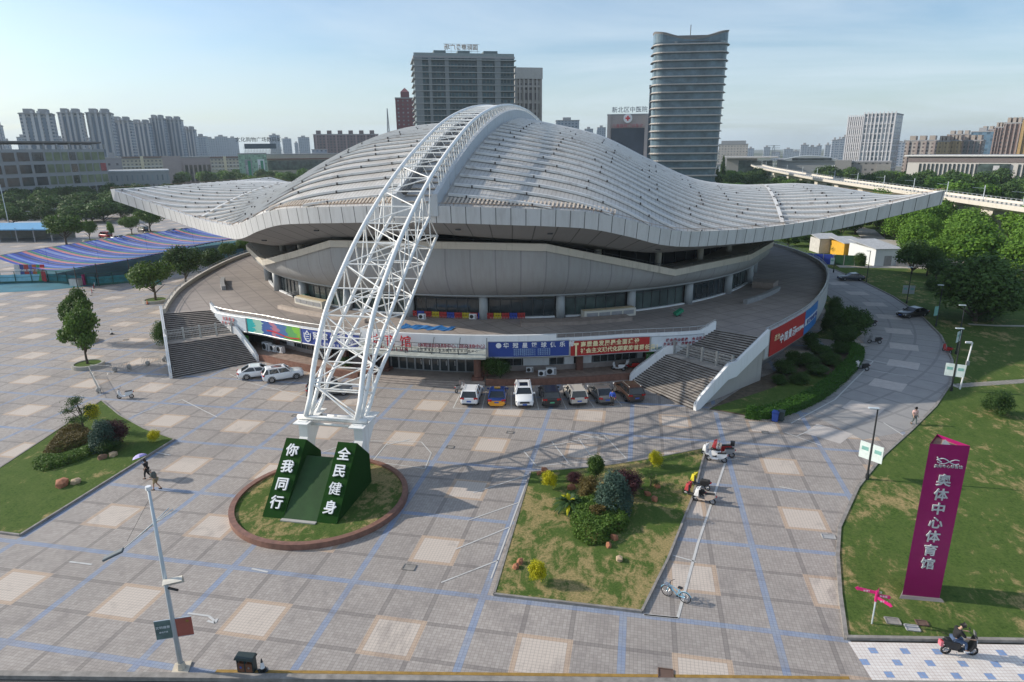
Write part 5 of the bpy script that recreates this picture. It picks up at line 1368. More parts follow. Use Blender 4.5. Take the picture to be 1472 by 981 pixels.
def bicycle(label, col):
    e = empty('bicycle', (0,0,0), 0, label, 'bicycle')
    for y in (.52, -.52): mb = MB(); wheel(mb, (0, y, .33), .31, .045, 14); mb.build('wheel', [RUB, CHR], e, True)
    mb = MB(); bb = (0, -.08, .30); 
    for a, b_ in ((bb, (0, .34, .72)), ((0, -.18, .62), (0, .34, .78)), (bb, (0, -.20, .78)), (bb, (0, -.52, .33)), ((0, -.18, .64), (0, -.52, .33)), ((0, .36, .85), (0, .52, .33))): mb.tube([a, b_], .024, 6)
    mb.build('frame', col, e)
    mb = MB(); mb.box((0, -.22, .84), (.18, .26, .07)); mb.build('saddle', TRIMB, e, bevel=.02)
    mb = MB(); mb.tube([(-.28, .22, 1.02), (-.1, .34, 1.0), (.1, .34, 1.0), (.28, .22, 1.02)], .015, 6); mb.tube([(0, .36, .85), (0, .34, 1.0)], .02, 6); mb.build('handlebar', TRIMB, e)
    mb = MB(); 
    for z in (.78, .9, 1.0): mb.tube([(-.16, .42, z), (.16, .42, z), (.14, .66, z), (-.14, .66, z)], .008, 4, closed=True)
    for x, y in ((-.16,.42),(.16,.42),(.14,.66),(-.14,.66),(0,.42),(0,.66)): mb.beam((x, y, .76), (x, y, 1.0), .012)
    mb.bx(-.15,.15,.43,.65,.75,.77); mb.build('basket', CHR, e)
    mb = MB(); mb.tube([(-.12, -.08, .3), (.12, -.08, .3)], .02, 5); mb.box((.15, -.02, .22), (.08, .1, .03)); mb.box((-.15, -.14, .38), (.08, .1, .03)); mb.build('pedals', TRIMB, e)
    for y in (.52, -.52): mb = MB(); mb.tube([(0, y+.36*cos(a), .33+.36*sin(a)) for a in [radians(20+i*14) for i in range(11)]], .02, 5); mb.build('mudguard', col, e)
    return e
b_ = bicycle('light blue shared bicycle standing on the paving beside the planted bed', plain('bicycle blue', (.20, .45, .62), .4)); v = G(971, 862); at(b_, v.x, v.y, radians(65), 1.05)
# ------------------------------------------------------------------ street furniture
POLE = plain('pale grey pole', (.52, .57, .60), .35, .1, var=.08); DPOLE = plain('black lamp pole', (.025, .027, .03), .45)
lp = empty('street_lamp', (*G(261, 962).xy, 0), 0, 'pale tapering lamp pole with drooping antenna arms and flag boards at the front left', 'lamp post')
# height 9.9 m
mb = MB(); mb.tube([(0, 0, 0), (0, 0, 5), (0, 0, 10.0)], [.13, .10, .065], 12); mb.build('pole', POLE, lp, True)
mb = MB(); mb.box((0, 0, .04), (.8, .8, .08), rz=.4); mb.tube([(0,0,.05),(0,0,.4)], [.24,.18], 8); mb.build('base_plate', plain('cream base', (.55, .48, .38), .7), lp)
mb = MB(); mb.tube([(0,0,10.0),(0,0,10.18)], .13, 8); mb.build('pole_cap', WHITE, lp)
def larm(name, pts, r_, mat): mb = MB(); mb.tube(pts, r_, 6); mb.build(name, mat, lp, True)
for k in range(3):
    o_ = .09*(k-1)
    larm('arm', [(.55+k*.12, .5+o_, 8.9-.1*k), (.0, .1+o_, 8.35-.04*k), (-.7, -.3+o_, 7.7), (-1.3, -.6, 7.2)], .022, POLE)
mb = MB(); Mx = Matrix.Translation((-1.85, -.85, 6.95)) @ Matrix.Rotation(.5, 4, 'Z') @ Matrix.Rotation(-.35, 4, 'Y'); mb.box((0, 0, 0), (.95, .34, .12), M=Mx.to_3x3()); mb.v = [tuple(Vector(v)+Vector((-1.75,-.85,6.95))) for v in mb.v]; mb.build('lamp_head', plain('lamp head grey', (.12, .14, .15), .5), lp, bevel=.03)
mb = MB(); mb.tube([(0, 0, 9.6), (-1.2, -.5, 7.5)], .008, 4); mb.build('stay_wire', TRIMB, lp)
Mx = Matrix.Rotation(.6, 3, 'Z') @ Matrix.Rotation(-.62, 3, 'X')
mb = MB(); pts = []; 
for i in range(7):
    y = lerp(-.55, .55, i/6); pts.append((y, .28*sin(pi*i/6)))
A = [Mx @ Vector((-.42, y, z)) + Vector((.42, .0, 5.05)) for y, z in pts]; B = [Mx @ Vector((.42, y, z)) + Vector((.42, .0, 5.05)) for y, z in pts]; mb.strip(A, B)
mb.strip([v-Vector((0,0,.03)) for v in B], [v-Vector((0,0,.03)) for v in A]); mb.build('lamp_shade', plain('ivory shade', (.68, .63, .54), .5, var=.15), lp)
mb = MB(); mb.tube([(.1, 0, 4.75), (.6, 0, 4.7)], .06, 6); mb.build('bracket', TRIMB, lp)
fa = radians(24); 
for s_, mt, nm in ((-1, plain('grey green board', (.12, .17, .16), .5, var=.3, scale=2), 'flag_board'), (1, plain('faded red board', (.38, .11, .08), .5, var=.15), 'flag_board')):
    mb = MB(); c_ = Vector((s_*.47*cos(fa), s_*.47*sin(fa), 2.45)); mb.box(c_, (.74, .05, 1.02), rz=fa); fbo = mb.build(nm, mt, lp)
    mb = MB(); mb.beam(c_+Vector((-.38*cos(fa), -.38*sin(fa), .52)), c_+Vector((.38*cos(fa), .38*sin(fa), .52)), .04); mb.beam(c_+Vector((-.38*cos(fa), -.38*sin(fa), -.52)), c_+Vector((.38*cos(fa), .38*sin(fa), -.52)), .04); mb.build('frame', POLE, fbo)
    if s_ == -1:
        o = text_on('lettering', '文明健康', .16, c_+Vector((.02, -.05, .15)), fa, WTXT, fbo, .01); o = text_on('lettering', '绿色环保', .1, c_+Vector((.02, -.05, -.12)), fa, WTXT, fbo, .01)
    else:
        mb = MB(); q = c_+Vector((.2*cos(fa), .2*sin(fa)-.05, .33)); P = [((.11 if i % 2 == 0 else .045)*sin(i*pi/5), (.11 if i % 2 == 0 else .045)*cos(i*pi/5)) for i in range(10)]
        mb.prism(P, 0, .015, M=Matrix.Translation(q) @ Matrix.Rotation(fa, 4, 'Z') @ Matrix.Rotation(pi/2, 4, 'X')); mb.build('star', YELLOW, fbo)
# black lamp posts along the side road
SIGNW = plain('pale sign board', (.62, .70, .68), .4, var=.1, scale=3); SIGNG = plain('teal sign board', (.20, .42, .38), .4, var=.15, scale=3)
def lamp(p_, h, ang, label, boards=2, mat=SIGNW):
    e = empty('street_lamp', (p_.x, p_.y, 0), 0, label, 'lamp post', 'black lamp posts along the side road')
    mb = MB(); mb.tube([(0, 0, 0), (0, 0, h)], [.085, .055], 8); mb.build('pole', DPOLE, e)
    mb = MB(); mb.tube([(0, 0, 0), (0, 0, .5)], .14, 8); mb.build('base', DPOLE, e)
    mb = MB(); mb.box((-.28, 0, h+.03), (.75, .28, .09)); mb.build('lamp_head', POLE, e, bevel=.02)
    for s_ in ((-1, 1) if boards == 2 else ((-1,) if boards == 1 else ())):
        mb = MB(); mb.box((s_*.48*cos(ang), s_*.48*sin(ang), 2.35), (.78, .04, 1.35), rz=ang); bo = mb.build('sign_board', mat, e)
        mb = MB(); mb.box((s_*.48*cos(ang), s_*.48*sin(ang)-.03, 2.5), (.5, .02, .3), rz=ang); mb.build('print', SIGNG, bo)
    for z in (1.7, 3.0): mb = MB(); mb.beam((-.85*cos(ang), -.85*sin(ang), z), (.85*cos(ang), .85*sin(ang), z), .03); mb.build('bracket', DPOLE, e)
    return e
lamp(G(1246, 690), 5.9, -.75, 'black lamp post with two pale boards at the nearest bend of the lawn kerb')
lamp(G(1367, 563), 6.8, -.35, 'black lamp post with two pale green boards beside the white camera pole')
lamp(G(1374, 510), 6.2, .9, 'black lamp post with one pale board just beyond the camera pole', 2)
lamp(G(1345, 470), 6.0, .6, 'black lamp post with a teal board in front of the big dark tree', 1, SIGNG)
lamp(G(1303, 437), 6.0, -.1, 'black lamp post with a grey board beyond the black saloon', 2, plain('grey board', (.36, .40, .42), .4))
lamp(G(1245, 407), 6.0, .2, 'bare black lamp post beside the dark blue estate car', 0)
lamp(G(1198, 392), 3.6, .1, 'short black post with a pale square board at the far end of the side road', 1)
cpole = empty('camera_pole', (*G(1369, 562).xy, 0), 0, 'short white pole with an angled surveillance camera at the lawn kerb', 'camera pole'); cpole.location.x += .9; cpole.location.y += .5
mb = MB(); mb.tube([(0, 0, 0), (.35, 0, 5.2)], [.09, .07], 8); mb.build('pole', WHITE, cpole); mb = MB(); mb.box((.0, 0, 5.2), (.6, .16, .18)); mb.build('camera_head', WHITE, cpole); mb = MB(); mb.box((.22, -.1, 3.0), (.3, .2, .45)); mb.build('control_box', GPL, cpole)
# purple pylon sign
PUR = plain('magenta panel', (.30, .004, .11), .4, var=.10, scale=.5); PURD = plain('magenta side panel', (.20, .003, .075), .45)
py = empty('pylon_sign', (0,0,0), 0, 'tall magenta pylon sign with silver characters standing on the lawn', 'sign')
a_, b2 = G(1296, 858), G(1348, 866); a_.z = b2.z = 0; mid_ = (a_+b2)/2; ang = atan2(b2.y-a_.y, b2.x-a_.x); Wd = 1.95; Hh_ = 9.6
at(py, 40.55, 4.2, radians(1.5))
mb = MB(); hw_ = Wd/2; dpt = 1.5
mb.add([(-hw_, 0, .12), (hw_, 0, .12), (0, dpt, .12), (-hw_, 0, Hh_), (hw_, 0, Hh_), (0, dpt, Hh_-.05)], [(0,1,4,3), (1,2,5,4), (2,0,3,5), (0,2,1)], 0)
mb.build('panel', PUR, py)
mb = MB(); mb.add([(-hw_, 0, Hh_), (hw_, 0, Hh_), (0, dpt, Hh_)], [(0,1,2)]); mb.v = [(x*.97, y*.97+.02, z-.22) for x, y, z in mb.v]; mb.build('top_deck', plain('rusty deck', (.32, .19, .13), .8, var=.3), py)
mb = MB(); mb.add([(-.25, .35, Hh_-.2), (.25, .35, Hh_-.2), (.08, 1.0, Hh_-.2), (0, .55, Hh_+.05)], [(0,1,3),(1,2,3),(2,0,3)]); mb.build('top_hatch', STEEL, py)
mb = MB(); mb.add([(-hw_-.25, -.22, .0), (hw_+.25, -.22, .0), (0, dpt+.3, .0), (-hw_-.1, -.1, .2), (hw_+.1, -.1, .2), (0, dpt+.1, .2)], [(0,1,4,3), (1,2,5,4), (2,0,3,5), (3,4,5)]); mb.build('base', plain('pylon base', (.22, .19, .19), .6), py)
SILV = plain('silver letters', (.62, .66, .68), .3, .3, var=.04)
for i, ch in enumerate('奥体中心体育馆'): text_on('character', ch, .74, (0, -.06, 7.5-i*.86), 0, SILV, py, .05, .012)
text_on('small_lettering', '奥体中心体育馆', .2, (.1, -.05, 8.35), 0, SILV, py, .04)
mb = MB(); w1 = [(-.55+1.1*t, -.1, 8.68+.16*sin(t*5.2+.3)) for t in [i/18 for i in range(19)]]; mb.tube(w1, .03, 5); w2 = [(-.5+1.05*t, -.1, 8.66-.13*sin(t*5.2+.3)) for t in [i/18 for i in range(19)]]; mb.tube(w2, .022, 5); mb.tube([(-.55, -.1, 8.9), (-.45, -.1, 8.72), (-.3, -.1, 8.62)], .035, 5); mb.build('wave_emblem', SILV, py)
# magenta finger post
ds = empty('finger_post', (*G(1253, 898).xy, 0), 0, 'small magenta finger post with four pointing arms on the lawn', 'signpost'); ds.scale = (.85,)*3
mb = MB(); mb.tube([(0, 0, 0), (0, 0, 2.3)], .05, 8); mb.build('post', POLE, ds); MAG = plain('bright magenta', (.50, .01, .14), .4, var=.05)
mb = MB(); mb.tube([(0, 0, 1.75), (0, 0, 2.5)], .09, 10); mb.build('post_collar', MAG, ds)
for i, (an, z, L_) in enumerate(((165, 2.35, 1.25), (-10, 2.2, .8), (-50, 2.05, 1.05), (60, 2.3, .5))):
    mb = MB(); c_ = Vector((cos(radians(an)), sin(radians(an)), 0)); 
    mb.beam(Vector((0,0,z)), c_*L_*.85+Vector((0,0,z)), .05, .2); q = c_*L_*.85; nn = Vector((-c_.y, c_.x, 0))*.025
    mb.add([q+nn+Vector((0,0,z+.16)), q+nn+Vector((0,0,z-.16)), c_*L_+Vector((0,0,z)), q-nn+Vector((0,0,z+.16)), q-nn+Vector((0,0,z-.16))], [(0,1,2),(3,2,4),(0,2,3),(1,4,2)]); ar = mb.build('arm', MAG, ds)
    text_on('lettering', '体育馆', .15, tuple(c_*L_*.45+Vector((0, -.06, z))), 0 if abs(c_.x) > .5 else 0, WTXT, ar, .01)
# litter bin
bn = empty('litter_bin', (*G(356, 964).xy, 0), radians(4), 'dark green double litter bin with brown doors near the street kerb', 'litter bin'); bn.scale = (.82,)*3
BINF = plain('bin green black', (.02, .035, .035), .5); BIND = plain('bin brown door', (.15, .06, .03), .6, var=.2)
mb = MB(); mb.bx(-.5, .5, -.22, .22, 0, .08); mb.bx(-.52, -.46, -.22, .22, 0, 1.0); mb.bx(.46, .52, -.22, .22, 0, 1.0); mb.bx(-.04, .04, -.22, .22, 0, .95); mb.bx(-.5, .5, .18, .22, 0, .98); mb.build('frame', BINF, bn)
mb = MB(); mb.add([(-.6, -.34, .98), (.6, -.34, .98), (.6, .3, .98), (-.6, .3, .98), (-.56, -.28, 1.12), (.56, -.28, 1.12), (.56, .22, 1.16), (-.56, .22, 1.16)], [(0,3,2,1),(4,5,6,7),(0,1,5,4),(1,2,6,5),(2,3,7,6),(3,0,4,7)]); mb.build('roof', BINF, bn)
for s_ in (-1, 1):
    mb = MB(); mb.bx(s_*.25-.2, s_*.25+.2, -.24, .16, .1, .68); d_ = mb.build('door', BIND, bn); mb = MB(); mb.prism([(.07*cos(i*pi/5), .07*sin(i*pi/5)) for i in range(10)], 0, .015, M=Matrix.Translation((s_*.25, -.25, .42)) @ Matrix.Rotation(pi/2, 4, 'X')); mb.build('badge', PLB if s_ < 0 else RIM, d_)
    mb = MB(); mb.beam((s_*.25-.12, -.23, .72), (s_*.25-.06, -.23, .88), .02); mb.build('ashtray', CHR, bn)
def cone(p_, label, h=.75, mats=None, gr='traffic cones on the plaza'):
    e = empty('traffic_cone', (p_.x, p_.y, p_.z if len(p_) > 2 else 0), random.uniform(0, 1), label, 'traffic cone', gr)
    c1_, c2_ = mats or (TRIMB, WPL); mb = MB(); mb.box((0, 0, .03), (h*.55, h*.55, .06)); mb.build('base', TRIMB, e, bevel=.02)
    mb = MB(); mb.lathe([(h*.2, .05), (h*.16, h*.28), (h*.12, h*.5), (h*.08, h*.72), (h*.03, h)], 12); o = mb.build('cone', [c1_, c2_], e, True)
    for p in o.data.polygons: zc_ = p.center.z/h; p.material_index = 1 if (.26 < zc_ < .42 or .55 < zc_ < .76) else 0
    return e
cone(G(378, 965), 'black and white traffic cone beside the litter bin')
cone(G(161, 481), 'dark traffic cone alone on the left plaza', .9)
cone(G(489, 533) if False else Vector((-9.6, 34.1, 0)), 'small white cone at the granite wall behind the white suv', .7, (WPL, GPL))
# crowd barriers
def barrier(p0, p1, label):
    a, b_ = G(*p0), G(*p1); a.z = b_.z = 0; e = empty('crowd_barrier', a, 0, label, 'barrier', 'steel crowd barriers on the left plaza'); d = b_-a; L_ = d.length; d /= L_
    mb = MB(); P = [(0,0,.12), (0,0,1.05), tuple(d*L_+Vector((0,0,1.05))), tuple(d*L_+Vector((0,0,.12)))]; mb.tube([Vector(p) for p in P], .025, 6); mb.tube([Vector((0,0,.3)), d*L_+Vector((0,0,.3))], .02, 5); mb.build('frame', STEEL, e)
    mb = MB(); k = int(L_/.16)
    for i in range(1, k): q = d*(L_*i/k); mb.beam(q+Vector((0,0,.3)), q+Vector((0,0,1.05)), .028)
    mb.build('bars', STEEL, e)
    for t in (.12, .88): mb = MB(); q = d*(L_*t); nn = Vector((-d.y, d.x, 0)); mb.tube([q-nn*.3, q-nn*.1+Vector((0,0,.14)), q+nn*.1+Vector((0,0,.14)), q+nn*.3], .02, 5); mb.build('foot', STEEL, e)
barrier((132, 537), (160, 538), 'crowd barrier joined to the round planter of the tall left tree')
barrier((160, 538), (188, 532), 'crowd barrier second from the round planter')
barrier((205, 527), (231, 523), 'crowd barrier near the clipped bush at the left staircase')
barrier((130, 540), (146, 572), 'crowd barrier running towards the white scooter')
barrier((238, 521), (251, 541), 'crowd barrier against the foot of the left staircase wall')
STN = plain('grey stone ball', (.28, .27, .26), .7)
def ball(p_, label, R_=.28):
    e = empty('stone_bollard', (p_[0], p_[1], 0), 0, label, 'bollard', 'stone bollards'); mb = MB(); mb.lathe([(.05, 0)]+[(R_*sin(pi*i/8), R_-R_*cos(pi*i/8)+.06) for i in range(1, 9)], 12); mb.build('ball', STN, e, True); mb = MB(); mb.tube([(0,0,0),(0,0,.08)], R_*.8, 12); mb.build('foot', STN, e); return e
for p_, l_ in (((166, 535), 'stone ball bollard between the first and second barriers'), ((186, 531), 'stone ball bollard at the outer end of the second barrier'), ((213, 526), 'stone ball bollard under the third barrier'), ((236, 520), 'stone ball bollard nearest the left staircase'), ((142, 565), 'stone ball bollard beside the barrier near the white scooter')): ball(G(*p_).xy, l_)
# row of posts with chain on the left plaza
a, b_ = G(131, 425), G(141, 400)
for i in range(9):
    v = a.lerp(b_, i/8); e = empty('chain_post', (v.x, v.y, 0), 0, 'small red and white post in the row across the left plaza', 'post', 'row of small posts on the left plaza'); mb = MB(); mb.tube([(0,0,0),(0,0,.75)], .05, 6); mb.build('post', RPL if i % 2 else WPL, e); mb = MB(); mb.tube([(0,0,0),(0,0,.06)], .18, 8); mb.build('foot', TRIMB, e)
a, b_ = G(129, 512), G(131, 498)
# air conditioners
def aircon(q, rz, label, s=1.0):
    e = empty('air_conditioner', tuple(q), rz, label, 'air conditioner', 'air conditioner units on the facade'); mb = MB(); mb.box((0, 0, .35*s), (.9*s, .35*s, .65*s)); mb.build('case', WPL, e, bevel=.02)
    mb = MB(); mb.tube([(-.14*s, -.16*s, .35*s), (-.14*s, -.20*s, .35*s)], .24*s, 14); mb.build('fan_grille', TRIMB, e); mb = MB(); mb.box((.33*s, -.18*s, .35*s), (.16*s, .02, .5*s)); mb.build('vent_panel', GPL, e); return e
def frz(a): return radians(a+90)
for a, R_, z, s, l_ in ((-76.6, 49.3, .62, .9, 'air conditioner left of the brown pilaster above the parked cars'), (-75.1, 50.4, .5, 1.0, 'air conditioner on the walk in front of the brown pilaster'), (-73.9, 50.0, .5, 1.25, 'largest air conditioner right of the brown pilaster'),
    (-116.9, 50.4, .62, 1.6, 'tall air conditioner nearest the left staircase'), (-115.6, 50.2, .62, 1.3, 'middle air conditioner near the left staircase'), (-114.3, 50.0, .62, 1.3, 'air conditioner beside the red pilaster left of the truss'), (-107.8, 49.2, .62, .9, 'air conditioner low on the wall behind the truss')): q = cp(a, R_, z); aircon(q, frz(a), l_, s)
for (px, py_), l_ in (((607, 459), 'air conditioner on the deck left of the glass doors'), ((680, 459), 'air conditioner on the deck at the column right of the truss')): q = G(px, py_, DZ); aircon((q.x, q.y, DZ), radians(2), l_)
# green door signs
GRN = plain('bright green board', (.07, .38, .05), .5, var=.06)
for a, R_, z, l_ in ((-119.3, 51.2, 1.6, 'tall green notice board under the podium edge by the left staircase'), (-60.6, 50.4, 1.55, 'tall green notice board under the pale banner by the right staircase')):
    q = cp(a, R_, z); e = empty('notice_board', tuple(q), frz(a), l_, 'notice board'); mb = MB(); mb.box((0, 0, 0), (1.0, .06, 1.9)); mb.build('board', GRN, e)
    for s_ in (-1, 1): mb = MB(); mb.beam((s_*.48, 0, -1.3), (s_*.48, 0, .95), .04); mb.build('post', STEEL, e)
    text_on('lettering', '游泳健身', .28, (0, -.05, .5), 0, WTXT, e, .01); text_on('lettering', '请走侧门', .2, (0, -.05, .0), 0, WTXT, e, .01)
# wheelie bins
for (px, py_), mt, l_ in (((1114, 606), plain('bin blue', (.015, .05, .25), .45), 'blue wheelie bin at the near tip of the clipped hedge'), ((1122, 605), plain('bin dark', (.03, .05, .05), .5), 'dark wheelie bin behind the blue one at the hedge tip'), ((440, 433), plain('bin green', (.04, .18, .12), .5), 'green bin on the deck by the long bench')):
    z = DZ if px < 700 else 0; q = G(px, py_, z); e = empty('wheelie_bin', (q.x, q.y, z), radians(-20), l_, 'wheelie bin'); mb = MB(); mb.box((0, 0, .5), (.5, .6, .85), taper=1.15); mb.build('body', mt, e, bevel=.02); mb = MB(); mb.box((0, 0, .97), (.62, .74, .08)); mb.build('lid', mt, e, bevel=.02)
    for s_ in (-1, 1): mb = MB(); mb.tube([(s_*.24-.03, .3, .1), (s_*.24+.03, .3, .1)], .1, 10); mb.build('wheel', RUB, e)
# deck furniture: curved low walls, long planter benches, blue tarpaulin, green cart
def dwall(a0, a1, R_, h, th, name, label, mat):
    mb = MB(); wall_poly(mb, [cp(lerp(a0, a1, i/14), R_, 0) for i in range(15)], DZ, DZ+h, th); return tag(mb.build(name, mat), label, name.replace('_', ' '))
BNCH = plain('brown bench stone', (.27, .22, .19), .8, var=.2)
dwall(-120, -101, 46.8, .45, .6, 'deck_terrace_wall', 'low curved stone edge on the deck left of the truss', plain('pinkish stone', (.46, .38, .32), .8))
dwall(-77.5, -60.5, 45.8, .4, 1.8, 'deck_terrace', 'low curved stone terrace on the deck right of centre', BNCH)
dwall(-150.5, -141, 49.0, .6, .6, 'deck_bench', 'curved grey stone bench at the far left of the deck', plain('grey bench stone', (.27,.27,.27), .8))
dwall(-38, -24, 47.2, .6, .6, 'deck_bench', 'curved grey stone bench at the right end of the deck', plain('grey bench stone', (.27,.27,.27), .8))
dwall(-24, -20, 46.2, .9, 3.0, 'stone_plinth', 'square stone plinth near the right end of the deck', BNCH)
for a0, a1, l_ in ((-121.5, -113.5, 'long white planter box under the windows left of the truss'), (-67.3, -58.3, 'long white planter box under the windows right of centre')):
    e = empty('planter_box', (0,0,0), 0, l_, 'planter'); mb = MB(); wall_poly(mb, [cp(lerp(a0, a1, i/8), 43.6, 0) for i in range(9)], DZ, DZ+.95, 1.3); mb.build('box', worn_white('planter white', (.58, .55, .48), (.3,.27,.2), .6), e)
    for i in range(4): mb = MB(); wall_poly(mb, [cp(lerp(a0+.3, a1-.3, (i+t)/4), 43.64, 0) for t in (.06, .94)], DZ+.25, DZ+.75, .03); mb.build('vent', GPL, e)
    mb = MB(); wall_poly(mb, [cp(lerp(a0, a1, i/8), 43.3, 0) for i in range(9)], DZ+.95, DZ+1.0, .8); mb.build('top', plain('ochre dust', (.45,.36,.22), .9), e)
tp = MB(); g0, g1 = G(577, 470, DZ), G(650, 474, DZ); k = 14
A = []; B = []
for i in range(k+1): v = g0.lerp(g1, i/k); A.append(v+Vector((0, -.7-.3*sin(i*1.7), .04+.05*sin(i*2.3)))); B.append(v+Vector((.2, .8+.25*cos(i*1.3), .1+.08*cos(i*1.9))))
tp.strip(A, B); tag(tp.build('tarpaulin', plain('blue tarpaulin', (.03, .16, .42), .5, var=.3)), 'crumpled blue tarpaulin lying on the deck behind the entrance canopy', 'tarpaulin')
e = empty('hand_cart', (*G(975, 455, DZ).xy, DZ), .5, 'small green hand cart tipped on the deck by the planter box', 'cart'); mb = MB(); mb.box((0, 0, .55), (1.1, .7, .35), M=Matrix.Rotation(-.5, 3, 'Y')); mb.v = [(x, y, z+.55-.55) for x, y, z in mb.v]; mb.build('tray', plain('cart green', (.02, .22, .12), .5), e)
for s_ in (-1, 1): mb = MB(); wheel(mb, (s_*.25, 0, .2), .18, .06); mb.build('wheel', [RUB, RIM], e)
mb = MB(); mb.tube([(-.5, .2, .8), (-.9, .2, 1.1)], .02, 5); mb.tube([(-.5, -.2, .8), (-.9, -.2, 1.1)], .02, 5); mb.build('handle', STEEL, e)
# heap of folded barriers on the deck
e = empty('rack_heap', (*G(428, 428, DZ).xy, DZ), -.5, 'heap of dark metal racks stacked on the deck left of the truss', 'racks')
rr_ = random.Random(3)
for k in range(5):
    mb = MB(); Mx = Matrix.Translation((rr_.uniform(-.8,.8), rr_.uniform(-.4,.4), .35+.12*k)) @ Matrix.Rotation(rr_.uniform(-.5,.5), 4, 'Z') @ Matrix.Rotation(rr_.uniform(-.3,.5), 4, 'X')
    m2 = MB(); m2.beam((-1,-.5,0),(1,-.5,0),.06); m2.beam((-1,.5,0),(1,.5,0),.06)
    for i in range(9): m2.beam((-1+i*.25,-.5,0),(-1+i*.25,.5,0),.05)
    mb.v = [tuple(Mx @ Vector(v)) for v in m2.v]; mb.f = m2.f; mb.mi = m2.mi; mb.build('rack', FRAMED if k % 2 else GPL, e)
# coloured play fence behind the deck windows
cols = [(.5,.38,.02), (.4,.03,.03), (.03,.06,.35), (.4,.03,.03)]
for i in range(16):
    a = lerp(-97.5, -76.5, i/16); c_ = cols[i % 4]; mb = MB(); mm_ = plain('fence '+'yellow red blue crimson'.split()[i % 4], c_, .5)
    for t in (0, .2, .4, .6, .8): q = cp(a+t*1.3, 42.15, DZ+.42); mb.box(q, (.11, .04, .75), rz=radians(a+90))
    q0, q1 = cp(a, 42.17, DZ+.3), cp(a+1.15, 42.17, DZ+.3); mb.beam(q0, q1, .04, .12); mb.beam(q0+Vector((0,0,.35)), q1+Vector((0,0,.35)), .04, .12)
    tag(mb.build('play_fence', mm_), 'low coloured plastic fence panel in front of the deck level glass doors', 'play fence', 'coloured fence panels on the deck')
# manhole covers
def cover(px, py_, sx_, sy_, label, mat):
    q = G(px, py_); mb = MB(); mb.box((0, 0, 0), (sx_, sy_, .02)); mb.beam((-sx_/2, -sy_/2, .01), (sx_/2, -sy_/2, .01), .06); mb.beam((-sx_/2, sy_/2, .01), (sx_/2, sy_/2, .01), .06); mb.beam((-sx_/2, -sy_/2, .01), (-sx_/2, sy_/2, .01), .06); mb.beam((sx_/2, -sy_/2, .01), (sx_/2, sy_/2, .01), .06)
    o = mb.build('access_cover', mat); o.location = (q.x, q.y, .014 if px < 1210 else .09); return tag(o, label, 'access cover', 'access covers')
cover(588, 816, .75, .55, 'square access cover on the paving in front of the green blocks', KERB); cover(957, 969, .7, .6, 'rusty square access cover near the yellow kerb line', plain('rust brown', (.13,.08,.06), .8)); cover(1191, 772, .8, .5, 'pale rimmed access cover at the lawn kerb', plain('pale iron', (.36,.36,.36), .6))
cover(1283, 895, .7, .5, 'left iron cover in the lawn below the finger post', KERB); cover(1311, 905, .65, .45, 'middle iron cover in the lawn below the finger post', plain('pale iron', (.36,.36,.36), .6)); cover(1325, 898, .55, .4, 'right iron cover in the lawn below the finger post', plain('rust brown', (.13,.08,.06), .8))
for px, py_2, l_ in ((424, 598, 'square cover near the truss foot'), (733, 622, 'square cover in front of the parked cars'), (647, 643, 'square cover at the edge of the arch shadow'), (913, 688, 'small cover by the bonsai pine'), (181, 489, 'square cover on the left plaza'), (1100, 622, 'square cover below the blue bin')):
    if px == 913: continue
    cover(px, py_2, .6, .45, l_, KERB)
# ------------------------------------------------------------------ foliage
import numpy as np
def leafmat(name, dark, light, hue=None, rough=.6):
    if name in _mats: return _mats[name]
    m, nt, b = newmat(name); n = N(nt); g = nt.nodes.new('ShaderNodeNewGeometry'); oi = nt.nodes.new('ShaderNodeObjectInfo')
    f = n.math('ADD', n.math('MULTIPLY', g.outputs['Random Per Island'], .65), n.math('MULTIPLY', oi.outputs['Random'], .35))
    c = n.mix(f, dark, light); cl_ = n.noise(n.pos('Object'), 3.0, 2)
    c = n.mix(n.math('MULTIPLY', n.ramp(cl_, .45, .7), .45), c, hue or tuple(min(1, x*1.25) for x in light))
    n.link(c, b.inputs['Base Color']); b.inputs['Roughness'].default_value = rough; b.inputs['Specular IOR Level'].default_value = .25
    tr = nt.nodes.new('ShaderNodeBsdfTranslucent'); n.link(c, tr.inputs[0]); mx = nt.nodes.new('ShaderNodeMixShader'); mx.inputs[0].default_value = .25
    out = nt.nodes['Material Output']; nt.links.new(b.outputs[0], mx.inputs[1]); nt.links.new(tr.outputs[0], mx.inputs[2]); nt.links.new(mx.outputs[0], out.inputs[0])
    _mats[name] = m; return m
LF = leafmat('camphor leaves', (.032, .070, .014), (.11, .19, .032)); LFD = leafmat('dark leaves', (.022, .055, .014), (.07, .13, .028)); LFB = leafmat('bright leaves', (.05, .125, .015), (.14, .26, .03))
LFM = leafmat('mixed woodland leaves', (.035, .078, .02), (.10, .175, .04)); LFY = leafmat('yellow leaves', (.30, .30, .01), (.60, .55, .02)); LFP = leafmat('purple leaves', (.045, .015, .022), (.10, .04, .045)); LFBR = leafmat('bronze leaves', (.07, .055, .018), (.17, .13, .04))
LFH = leafmat('hedge leaves', (.022, .07, .008), (.06, .15, .018)); LFBL = leafmat('blue green needles', (.035, .07, .055), (.09, .15, .11)); LFG = leafmat('privet leaves', (.03, .075, .012), (.13, .22, .035))
BARK = plain('bark', (.09, .07, .055), .9, var=.3, scale=4)
